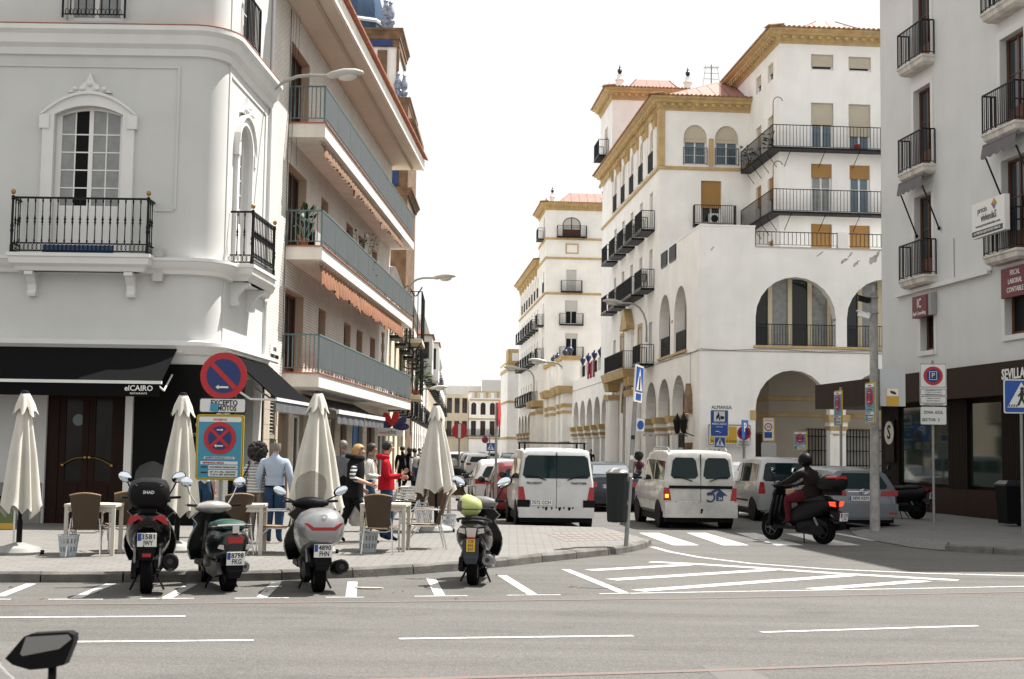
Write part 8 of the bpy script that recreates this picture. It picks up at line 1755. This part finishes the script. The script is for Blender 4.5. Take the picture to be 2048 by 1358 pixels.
# ------------------------------------------------------------------ people
def skinmat(n, c): return mat(n, c, .55, var=.06, vs=8)
m_skin = skinmat('skin_light', (.44, .25, .17)); m_skin2 = skinmat('skin_tan', (.30, .155, .095))
def person(label, loc, rot, J, mats, zones, hair=None, scale=1., extra=None, hands=True, shoe=None):
    """one continuous skinned body: J = joints; zones(p, bone) -> material slot"""
    t = thing('person', label, 'person', loc, rot); vs, es, rs, tags = [], [], [], []
    def v(p, r, tag): vs.append(tuple(p)); rs.append(r); tags.append(tag); return len(vs) - 1
    def e(a, b): es.append((a, b))
    wd = J.get('wide', 1.)
    pel = v(J['pelvis'], (.135 * wd, .115 * wd), 'hip'); wst = v(J['waist'], (.128 * wd, .105 * wd), 'torso'); chs = v(J['chest'], (.148 * wd, .112 * wd), 'torso'); nb_ = v(J['neckb'], (.085, .07), 'torso'); nk = v(J['neck'], (.053, .053), 'neck'); jw = v(J['jaw'], (.062, .075), 'head'); hd_ = v(J['head'], (.082, .097), 'head'); tp = v(J['top'], (.062, .072), 'head')
    for a, b in ((pel, wst), (wst, chs), (chs, nb_), (nb_, nk), (nk, jw), (jw, hd_), (hd_, tp)): e(a, b)
    f = Vector(J['face']).normalized(); hv = Vector(J['head'])
    ns = v(hv + f * .112 + Vector((0, 0, -.018)), (.014, .014), 'head'); e(hd_, ns)
    for s in 'lr':
        sh = v(J['sh' + s], (.076 * wd, .07 * wd), 'torso'); el = v(J['el' + s], (.055 * wd, .055 * wd), 'arm'); wr_ = v(J['wr' + s], (.034, .032), 'fore'); e(chs, sh); m1 = v((Vector(J['sh' + s]) + Vector(J['el' + s])) / 2, (.066 * wd, .063 * wd), 'arm'); e(sh, m1); e(m1, el); e(el, wr_)
        d = (Vector(J['wr' + s]) - Vector(J['el' + s])).normalized(); d = Vector(J.get('hd' + s, d)).normalized(); u = Vector(J.get('pn' + s, (1 if s == 'l' else -1, 0, 0))); u = (u - d * u.dot(d)).normalized(); w = d.cross(u)
        pm = v(Vector(J['wr' + s]) + d * .055, (.04, .02) if abs(w.x) > abs(w.y) else (.02, .04), 'hand'); e(wr_, pm)
        for k, ln in enumerate((.07, .08, .075, .06)):
            o = w * (.027 - .018 * k); b0 = v(Vector(J['wr' + s]) + d * .095 + o, (.0105, .0105), 'hand'); b1 = v(Vector(J['wr' + s]) + d * (.095 + ln * .5) + o * 1.1 + u * -.012, (.009, .009), 'hand'); b2 = v(Vector(J['wr' + s]) + d * (.09 + ln * .85) + o * 1.1 + u * -.036, (.0075, .0075), 'hand'); e(pm, b0); e(b0, b1); e(b1, b2)
        th0 = v(Vector(J['wr' + s]) + d * .04 + w * .042, (.012, .012), 'hand'); th1 = v(Vector(J['wr' + s]) + d * .085 + w * .062 + u * -.02, (.009, .009), 'hand'); e(pm, th0); e(th0, th1)
        hp = v(J['hp' + s], (.098 * wd, .1 * wd), 'hip'); kn = v(J['kn' + s], (.074 * wd, .076 * wd), 'leg'); mid = v((Vector(J['hp' + s]) + Vector(J['kn' + s])) / 2, (.09 * wd, .092 * wd), 'leg'); cf_ = v(Vector(J['kn' + s]).lerp(Vector(J['an' + s]), .4) + Vector((0, -.012, 0)), (.066 * wd, .066 * wd), 'leg'); an = v(J['an' + s], (.052, .055), 'ankle'); bl = v(J['to' + s], (.043, .032), 'foot'); hl_ = v(Vector(J['an' + s]) + (Vector(J['an' + s]) - Vector(J['to' + s])) * .3 + Vector((0, 0, -.025)), (.036, .036), 'foot'); tip = v(Vector(J['to' + s]) + (Vector(J['to' + s]) - Vector(J['an' + s])) * .35 + Vector((0, 0, .012)), (.034, .025), 'foot')
        for a, b in ((pel, hp), (hp, mid), (mid, kn), (kn, cf_), (cf_, an), (an, bl), (an, hl_), (bl, tip)): e(a, b)
    me = bpy.data.meshes.new('body'); me.from_pydata(vs, es, []); o = bpy.data.objects.new('body', me); SC.collection.objects.link(o)
    md = o.modifiers.new('skin', 'SKIN'); md.branch_smoothing = .6; md.use_smooth_shade = True
    for i, r in enumerate(rs): me.skin_vertices[0].data[i].radius = r; me.skin_vertices[0].data[i].use_root = (i == 0)
    o.modifiers.new('sub', 'SUBSURF').levels = 1
    dg = bpy.context.evaluated_depsgraph_get(); nm = bpy.data.meshes.new_from_object(o.evaluated_get(dg)); bpy.data.objects.remove(o); nm.materials.clear(); nm.name = 'body'
    for m_ in mats: nm.materials.append(m_)
    V = [Vector(p) for p in vs]
    for p in nm.polygons:
        c = p.center; bi, bd, bt = 0, 9, 0
        for k, (a, b) in enumerate(es):
            ab = V[b] - V[a]; tt = max(0, min(1, (c - V[a]).dot(ab) / max(1e-9, ab.length_squared))); d_ = (V[a] + ab * tt - c).length - (rs[a][0] * (1 - tt) + rs[b][0] * tt)
            if d_ < bd: bi, bd, bt = k, d_, tt
        tg = tags[es[bi][1]] if bt > .35 else tags[es[bi][0]]
        if tags[es[bi][1]] in ('hand', 'head') and tags[es[bi][1]] == tags[es[bi][0]]: tg = tags[es[bi][1]]
        p.material_index = zones(c, tg); p.use_smooth = True
    obj('body', nm, t)
    if hair: hair(t, J)
    if extra: extra(t, J)
    if isinstance(scale, (int, float)) and scale != 1: t.scale = (scale,) * 3
    return t
def pose(h=1.72, stride=0., lean=0., wide=1., arm=None, face=(0, 1, 0), elb=.0):
    """standing or walking figure facing +y"""
    k = h / 1.72; S_ = lambda x, y, z: (x * k, y * k, z * k); J = dict(pelvis=S_(0, 0, .93), waist=S_(0, .01, 1.08), chest=S_(0, .0 + lean * .5, 1.3), neckb=S_(0, -.01 + lean * .8, 1.44), neck=S_(0, .0 + lean, 1.5), jaw=S_(0, .025 + lean, 1.545), head=S_(0, .02 + lean, 1.61), top=S_(0, .005 + lean, 1.675), face=face, wide=wide)
    for s, g in (('l', -1), ('r', 1)):
        J['sh' + s] = S_(g * .17 * wide, lean * .7 - .01, 1.38); J['el' + s] = S_(g * .23 * wide, -.03 - g * stride * .12, 1.1); J['wr' + s] = S_(g * .22 * wide, .06 - g * stride * .25 + elb, .87); J['hp' + s] = S_(g * .085, 0, .88)
        y = g * stride; J['kn' + s] = S_(g * .09, y * .32 + (.06 if y < 0 else .03), .49); J['an' + s] = S_(g * .09, y * .5, .08 + (.09 if y < -.2 else 0)); J['to' + s] = S_(g * .1, y * .5 + .12, .035 + (.02 if y < -.2 else 0)); J['pn' + s] = (-g, 0, 0)
    return J
def cap_hair(m, size=(.092, .108, .1), dz=.02, back=.0, low=-.3, noise=.06, seed=1, long_=0., nu=20, nv=12):
    def fn(t, J):
        rr = random.Random(seed); c = Vector(J['head']) + Vector((0, 0, dz)); f = Vector(J['face']).normalized(); b = MB(); ang = atan2(f.y, f.x)
        T = Matrix.Translation(c - f * back) @ Matrix.Rotation(ang - pi / 2, 4, 'Z'); b.T = T; rows = []
        for j in range(nv + 1):
            th = pi * .97 * j / nv; row = []
            for i in range(nu):
                a = 2 * pi * i / nu; fr = sin(a)      # +1 = face side
                lim = pi * (.36 if fr > .55 else .62 if fr > .0 else .74); tt = min(th, lim); k = 1 + noise * (rr.random() - .3)
                row.append((size[0] * sin(tt) * cos(a) * k, size[1] * sin(tt) * sin(a) * k, size[2] * cos(tt) * k - (long_ * max(0, (th - lim)) if fr < .3 and th > lim else 0)))
            rows.append(row)
        b.rings(rows, False, False); b.build('hair', m, t, smooth=1.2)
    return fn
def curly(m, r=.15, seed=1, n=260):
    def fn(t, J):
        rr = random.Random(seed); c = Vector(J['head']) + Vector((0, 0, .03)); f = Vector(J['face']).normalized(); b = MB()
        b.ell(tuple(c - f * .02), r * .85, r * .85, r * .85, 14, 10)
        for i in range(n):
            d = Vector((rr.gauss(0, 1), rr.gauss(0, 1), rr.gauss(0, 1))).normalized()
            if d.dot(f) > .45 and d.z < .5: continue
            q = c - f * .02 + d * r * (.78 + .25 * rr.random()); s = .028 + .016 * rr.random(); b.ell(tuple(q), s, s, s, 6, 4)
        b.build('hair', m, t, smooth=True)
    return fn
m_hblack = mat('black_hair', (.01, .008, .007), .6); m_hblond = mat('blond_hair', (.36, .2, .075), .55, var=.3, vs=14); m_hbrown = mat('dark_brown_hair', (.02, .012, .008), .6); m_hgrey = mat('grey_hair', (.16, .14, .125), .6)
def stripe_mat(name, a, b, w, duty=.5):
    m = bpy.data.materials.new(name); m.use_nodes = True; n = m.node_tree.nodes; l = m.node_tree.links; tc = n.new('ShaderNodeTexCoord'); s = n.new('ShaderNodeSeparateXYZ'); l.new(tc.outputs['Object'], s.inputs[0]); q = n.new('ShaderNodeMath'); q.operation = 'MULTIPLY'; q.inputs[1].default_value = 1 / w; l.new(s.outputs[2], q.inputs[0]); fr = n.new('ShaderNodeMath'); fr.operation = 'FRACT'; l.new(q.outputs[0], fr.inputs[0]); gt_ = n.new('ShaderNodeMath'); gt_.operation = 'GREATER_THAN'; gt_.inputs[1].default_value = duty; l.new(fr.outputs[0], gt_.inputs[0]); mx_ = n.new('ShaderNodeMixRGB'); mx_.inputs[1].default_value = a + (1,); mx_.inputs[2].default_value = b + (1,); l.new(gt_.outputs[0], mx_.inputs[0]); l.new(mx_.outputs[0], n['Principled BSDF'].inputs['Base Color']); n['Principled BSDF'].inputs['Roughness'].default_value = .9; return m
def cloth(n, c, **k): return mat(n, c, .9, var=k.get('var', .15), vs=k.get('vs', 7), bump=.4, bs=25, spec=.15)
m_jean = cloth('blue_jeans', (.022, .05, .095), var=.3); m_dark = cloth('black_cloth', (.008, .008, .01)); m_grey_t = cloth('grey_trousers', (.17, .15, .14)); m_shoe = mat('brown_shoe', (.06, .02, .012), .5); m_wshoe = mat('white_shoe', (.5, .5, .5), .6)
def zone(up, lo, skin, shoe, sleeve='long', fore=None):
    def z(c, tg):
        if tg in ('head', 'neck', 'hand'): return skin
        if tg == 'torso': return up
        if tg == 'arm': return up
        if tg == 'fore': return up if sleeve == 'long' else skin
        if tg in ('foot',): return shoe
        return lo
    return z
def hem(m, z0, z1, r0, r1, name='shirt_tail', yk=.82):
    def fn(t, J):
        b = MB(); n = 20; b.rings([[(r * cos(2 * pi * i / n) * (1 + .03 * sin(i * 2.1)), r * yk * sin(2 * pi * i / n), z) for i in range(n)] for r, z in ((r0, z0), ((r0 + r1) / 2, (z0 + z1) / 2), (r1, z1))], False, False); b.build(name, m, t, smooth=True)
    return fn
def both(*f):
    def fn(t, J):
        for g in f: g(t, J)
    return fn
def pp(px, py): g = gp(px, py, .13); return (g[0], g[1], .13)
# the couple seen from behind
m_strip = stripe_mat('striped_knit', (.55, .53, .49), (.14, .145, .155), .05, .62)
def bagfn(m, c, s, strap):
    def fn(t, J):
        b = MB(); b.ell(c, *s, 12, 8); q = b.build('shoulder_bag', m, t, smooth=True); b = MB(); b.tube(strap, .012, 5); b.build('strap', m, q)
    return fn
J = pose(1.62, .0, wide=1.14); J['ell'] = (-.25, .02, 1.08); J['wrl'] = (-.22, .2, .98)
person('person with curly dark hair in striped sweater and grey trousers, seen from behind', pp(511, 1084), -.15, J, [m_strip, m_grey_t, m_skin2, m_shoe], zone(0, 1, 2, 3), curly(m_hblack, .155, 3), extra=both(hem(m_strip, 1.08, .84, .165, .185, 'sweater_hem'), bagfn(cloth('navy_bag', (.012, .02, .05)), (-.3, -.02, .86), (.13, .1, .17), [(-.3, 0, 1.0), (-.16, .02, 1.38), (-.12, -.1, 1.3), (-.28, -.06, 1.0)])))
J = pose(1.74, .0, wide=1.18); m_bshirt = cloth('pale_blue_shirt', (.35, .41, .5), var=.1)
def baldcap(t, J): cap_hair(m_hgrey, (.089, .106, .06), -.04, .008, noise=.03)(t, J)
person('person with thinning grey hair in pale blue shirt and jeans, seen from behind', pp(546, 1086), -.05, J, [m_bshirt, m_jean, m_skin, m_shoe], zone(0, 1, 2, 3), lambda t, J: (MB().rings([[(.092 * sin(a) * k, .1 * cos(a) * k + .015 - .02, z) for a in [radians(70 + 220 * i / 12) for i in range(13)]] for k, z in ((.9, 1.56), (1.0, 1.6), (1.02, 1.65), (.93, 1.69))], False, False, False).build('hair', m_hgrey, t, smooth=True)), extra=both(hem(m_bshirt, 1.12, .965, .16, .165, 'shirt_tail'), hem(m_dark, .975, .945, .167, .167, 'belt')))
# person behind the sign
J = pose(1.7, .1); person('person in white top and dark trousers half hidden behind the blue notice', pp(402, 1074), -.3, J, [cloth('white_top', (.5, .48, .46)), m_jean, m_skin, m_wshoe], zone(0, 1, 2, 3, 'short'), cap_hair(m_hbrown), extra=bagfn(cloth('rose_bag', (.2, .04, .06)), (-.27, -.1, .95), (.1, .09, .16), [(-.27, -.1, 1.1), (-.1, .1, 1.42), (.1, -.1, 1.2)]))
# walking person with black vest and striped sleeves
J = pose(1.68, .62, .05); fdir = -pi / 2
J['elr'] = (.27, -.02, 1.12); J['wrr'] = (.2, .27, 1.02); J['ell'] = (-.24, -.08, 1.12); J['wrl'] = (-.24, .1, .95)
m_sleeve = stripe_mat('striped_sleeve', (.55, .55, .55), (.015, .016, .025), .065, .5)
zb2 = lambda c, tg: {'head': 2, 'neck': 2, 'hand': 2, 'arm': 4, 'fore': 2, 'foot': 3, 'torso': 0}.get(tg, 1)
def bobhair(t, J):
    cap_hair(m_hblond, (.1, .115, .108), .02, .012, noise=.08, seed=4)(t, J); b = MB(); rows = []
    for j in range(7):
        u = j / 6; rows.append([((.1 + .02 * u) * cos(a) * (1 + .05 * sin(5 * a + j)), J['head'][1] - .015 + (.115 - .0 * u) * sin(a), J['head'][2] + .04 - .26 * u) for a in [radians(170 + 200 * i / 14) for i in range(15)]])
    b.rings(rows, False, False, False); b.build('hair_length', m_hblond, t, smooth=True)
def vest(t, J):
    b = MB(); n = 22; b.rings([[(r * cos(2 * pi * i / n) * (1 + .04 * sin(i * 3 + z * 9)), y0 + r * .8 * sin(2 * pi * i / n), z) for i in range(n)] for r, y0, z in ((.13, .03, 1.46), (.185, .02, 1.36), (.19, .02, 1.2), (.185, .01, 1.05), (.2, .0, .9), (.205, .0, .78))], False, False); b.build('padded_vest', m_dark, t, smooth=True); b = MB(); b.tube([(.15 * cos(a), .0 + .13 * sin(a), 1.47 - .02 * sin(a)) for a in [2 * pi * i / 14 for i in range(15)]], .045, 8); b.build('hood', m_dark, t, smooth=True)
wlk = pp(706, 1086)
person('walking person with blond hair, black vest and striped sleeves', wlk, fdir, J, [m_dark, m_dark, m_skin, m_dark, m_sleeve], zb2, bobhair, extra=vest)
bg_ = thing('carrier_bag', 'white printed carrier bag held low by the person in the black vest', 'bag', (wlk[0] + .08, wlk[1] + .2, .13 + .28), .3); b = MB(); b.rings([[(.19 * k * cos(a) * (1 + .08 * sin(3 * a)), .08 * k * sin(a), z) for a in [2 * pi * i / 14 for i in range(14)]] for k, z in ((.7, 0), (1, .06), (1.02, .3), (.85, .4), (.5, .46))]); b.build('bag', mat('carrier_plastic', (.5, .48, .46), .5, var=.35, vs=7), bg_, smooth=True); b = MB(); b.tube([(-.06, 0, .45), (-.03, 0, .6), (.03, 0, .6), (.06, 0, .45)], .012, 5); b.build('handle', m_swht, bg_)
# person in the red hoodie
m_red = cloth('red_hoodie', (.42, .012, .022), var=.2); J = pose(1.76, .12, wide=1.24); J['elr'] = (.26, .0, 1.12); J['wrr'] = (.2, .26, 1.16); J['hdr'] = (-.1, .6, .6); J['ell'] = (-.26, .02, 1.12); J['wrl'] = (-.2, .24, 1.12)
def hood(t, J):
    b = MB(); b.tube([(.12 * cos(a), -.03 + .12 * sin(a), 1.47 + .015 * sin(a) * -1) for a in [radians(150 + 240 * i / 14) for i in range(15)]], .05, 8); b.build('hood', m_red, t, smooth=True)
rd = pp(770, 1082); person('person in red hooded top standing behind the table and gesturing', rd, -pi / 2 + .1, J, [m_red, m_jean, m_skin, m_dark], zone(0, 1, 2, 3), cap_hair(m_hblack, noise=.05), extra=both(hem(m_red, 1.14, .9, .175, .185, 'hoodie_hem'), hood))
# others around
J = pose(1.72, .2); J['wrr'] = (.1, .25, 1.05); J['wrl'] = (-.1, .25, 1.05); person('person in white shirt with dark strap behind the walking blond person', pp(738, 1062), -pi / 2, J, [cloth('white_shirt', (.5, .48, .44)), m_jean, m_skin2, m_dark], zone(0, 1, 2, 3), cap_hair(m_hbrown), extra=bagfn(cloth('brown_bag', (.05, .022, .015)), (.1, .28, .98), (.12, .08, .1), [(.1, .2, 1.05), (.05, .1, 1.4), (.0, -.1, 1.2)]))
J = pose(1.78, .1); person('person in grey jacket standing beyond the widest parasol', pp(683, 1052), .3, J, [cloth('grey_jacket', (.13, .13, .14)), m_dark, m_skin2, m_dark], zone(0, 1, 2, 3), cap_hair(m_hgrey))
J = pose(1.66, .5); person('distant person in black dress and white jacket beyond the street-side parasol', pp(817, 990), -.9, J, [m_dark, m_dark, m_skin2, m_dark, cloth('white_jacket', (.5, .48, .45))], lambda c, tg: 4 if tg in ('arm', 'fore') else zone(0, 1, 2, 3)(c, tg), cap_hair(m_hblack, long_=.12), extra=hem(m_dark, 1.0, .5, .17, .27, 'skirt'))
J = pose(1.7, .3); person('distant person in dark coat on the left pavement', pp(803, 985), .2, J, [m_dark, m_dark, m_skin, m_dark], zone(0, 1, 2, 3), cap_hair(m_hbrown))
J = pose(1.62, .2); person('distant person in pale top walking beside the person in the black dress', pp(828, 984), .4, J, [cloth('pale_top', (.4, .38, .36)), m_jean, m_skin, m_dark], zone(0, 1, 2, 3), cap_hair(m_hbrown))
def g0(px, py): g = gp(px, py); return (g[0], g[1], 0)
m_pink = cloth('dusty_pink_top', (.26, .13, .15))
def pack(t, J): b = MB(); b.ell((0, -.17, 1.2), .13, .09, .2, 12, 8); b.build('backpack', cloth('plum_pack', (.06, .025, .035)), t, smooth=True)
J = pose(1.66, .1); person('person with curly hair, pink top and backpack, back turned before the arcade', g0(1277, 990), .1, J, [m_pink, m_jean, m_skin2, m_dark], zone(0, 1, 2, 3), curly(m_hblack, .17, 9), extra=pack)
J = pose(1.64, .1); person('person in pale top crossing beyond the dark blue saloon', Ml(-1.4, 3) + (.13,), .4, J, [cloth('pale_top2', (.4, .4, .38)), m_jean, m_skin, m_dark], zone(0, 1, 2, 3), cap_hair(m_hblack))
J = pose(1.6, .1); person('person with long dark hair right of the dark blue saloon', Ml(-.9, -.6) + (.13,), .2, J, [m_dark, m_jean, m_skin2, m_dark], zone(0, 1, 2, 3), cap_hair(m_hblack, long_=.15))
# rider (seated on the moving scooter); built in the scooter's frame
a_ = pi / 2 - radians(RH_); fwd = Vector((cos(a_), sin(a_), 0))
def L3(x, y, z): return (-y, x, z)       # scooter frame (x forward, y left) -> figure frame facing +y
J = dict(pelvis=L3(.28, 0, .98), waist=L3(.29, 0, 1.14), chest=L3(.36, 0, 1.33), neckb=L3(.41, 0, 1.47), neck=L3(.44, 0, 1.52), jaw=L3(.47, 0, 1.56), head=L3(.465, 0, 1.62), top=L3(.45, 0, 1.68), face=(0, 1, -.1), wide=1.4)
for s, g in (('l', 1), ('r', -1)):
    J['sh' + s] = L3(.38, g * .18, 1.41); J['el' + s] = L3(.62, g * .27, 1.22); J['wr' + s] = L3(.9, g * .29, 1.15); J['hd' + s] = (0, 1, -.25); J['pn' + s] = (0, 0, 1)
    J['hp' + s] = L3(.3, g * .1, .95); J['kn' + s] = L3(.78, g * .2, .86); J['an' + s] = L3(.74, g * .19, .42); J['to' + s] = L3(.88, g * .19, .372)
m_jack = cloth('dark_brown_jacket', (.012, .008, .008)); m_burg = cloth('burgundy_trousers', (.07, .008, .014))
def helmet(t, J):
    c = Vector(J['head']); b = MB(); b.ell((c.x, c.y - .0, c.z + .03), .135, .15, .145, 18, 12); q = b.build('helmet', m_blk2, t, smooth=True); b = MB(); b.rings([[(c.x + .138 * cos(a) * k, c.y + .153 * sin(a) * k, c.z + z) for a in [radians(35 + 110 * i / 8) for i in range(9)]] for k, z in ((1, -.03), (1.02, .03), (.96, .08))], False, False, False); b.build('visor', m_glass, q, smooth=True); b = MB(); b.tube([(c.x - .12, c.y - .02, c.z - .04), (c.x - .06, c.y + .04, c.z - .1), (c.x + .06, c.y + .04, c.z - .1), (c.x + .12, c.y - .02, c.z - .04)], .012, 5); b.build('chin_strap', m_shoe, q)
person('helmeted rider in dark jacket and burgundy trousers on the moving scooter', (pr_[0], pr_[1], 0), a_ - pi / 2, J, [m_jack, m_burg, m_blk2, m_wshoe, m_skin], lambda c, tg: {'torso': 0, 'arm': 0, 'fore': 0, 'hand': 2, 'head': 4, 'neck': 0, 'foot': 2}.get(tg, 1), None, extra=both(helmet, lambda t, J: MB().rings([[(.215 * cos(2 * pi * i / 20), .27 - .02 + .195 * sin(2 * pi * i / 20) + dy, z) for i in range(20)] for z, dy in ((1.12, .02), (1.0, 0), (.93, -.02))], False, False).build('jacket_hem', m_jack, t, smooth=True)))
o_ = Vector((pr_[0], pr_[1], 0)) + fwd * .72; cbx = thing('cardboard_box', 'small brown box carried between the rider and the handlebar', 'box', (o_.x, o_.y, .955), a_); b = MB(); b.box(-.1, .12, -.17, .17, 0, .1); b.build('carton', mat('cardboard', (.30, .2, .12), .8), cbx); b = MB(); b.box(-.101, .121, -.03, .03, .1, .102); b.build('tape', mat('tape', (.38, .27, .16), .4), cbx)
# ------------------------------------------------------------------ more of the far street, cables
def copy_to(src, label, loc, rot):
    c = copy_tree(src); c['label'] = label; c.location = loc; c.rotation_euler = (0, 0, rot); return c
ppl = {o['label'][:24]: o for o in bpy.data.objects if o.get('category') == 'person'}
byl = lambda s: next(o for o in bpy.data.objects if str(o.get('label', '')).startswith(s))
dk, pale, blk = byl('distant person in dark coat'), byl('distant person in pale'), byl('person in grey jacket')
for s, lb, px, py, r in ((dk, 'tiny dark figure walking far up the left pavement near the red shopfront', 846, 952, .3), (pale, 'tiny pale-topped figure far up the left pavement behind the street-side parasol', 838, 960, 2.8), (blk, 'tiny grey-jacketed figure beside the far left shops', 858, 942, 3.0)): g = gp(px, py, .13); copy_to(s, lb, (g[0], g[1], .13), r)
for x, y, s, lb in ((-.9, 30, dk, 'dark figure walking past the portal columns of the near arcade'), (-1.1, 46, pale, 'pale-topped figure walking along the low gallery'), (-1.0, 64, blk, 'grey-jacketed figure far along the arcade pavement')): copy_to(s, lb, Ml(x, y) + (.13,), 2.9)
cw_, cg_, cb_ = byl('white hatchback with'), byl('grey car parked'), byl('black car third')
for s, lb, x, y in ((cg_, 'grey car parked along the low gallery kerb', -3.6, 34), (cw_, 'white car parked along the low gallery kerb behind the grey one', -3.6, 41), (cb_, 'black car parked before the far arcaded building', -3.6, 66), (cw_, 'white car parked at the far end of the arcade kerb', -3.6, 90)): copy_to(s, lb, Ml(x, y) + (0,), pi / 2 + radians(4.5))
for s, lb, y in ((cw_, 'white car near the far end of the left row', 118), (cg_, 'grey car near the far end of the left row', 126), (cb_, 'dark car last before the end houses', 140)): copy_to(s, lb, (-3.9 - (y - 90) * .037 + .4, y, 0), pi / 2 + radians(2))
def cable(root, pts, name='facade_cable', r=.01): b = MB(); b.tube(pts, r, 5); b.build(name, m_iron, root)
cable(A, [(x, -.05, 6.52 - .05 * sin(x * 1.4)) for x in [i * .7 for i in range(18)]]); cable(A, [(-.05, y, 6.5 - .05 * sin(y)) for y in [i * 1. for i in range(15)]]); cable(A, [(-.05, 1.9, z) for z in (6.5, 5.8, 5.0)])
cable(R, [(5.2, -.02, z) for z in (7.9, 7.3, 6.8)], r=.008)
for y, z in ((14.6, 11.4), (17.8, 14.6), (24.3, 11.5), (21.0, 14.7)):
    b = MB(); b.box(-.35, -.03, y - .4, y + .4, z, z + .55); q = b.build('air_conditioner_unit', m_blindg, A); b = MB(); b.cyl((-.352, y, z + .28), (-.36, y, z + .28), .2, n=12); b.build('fan_grille', m_iron, q)
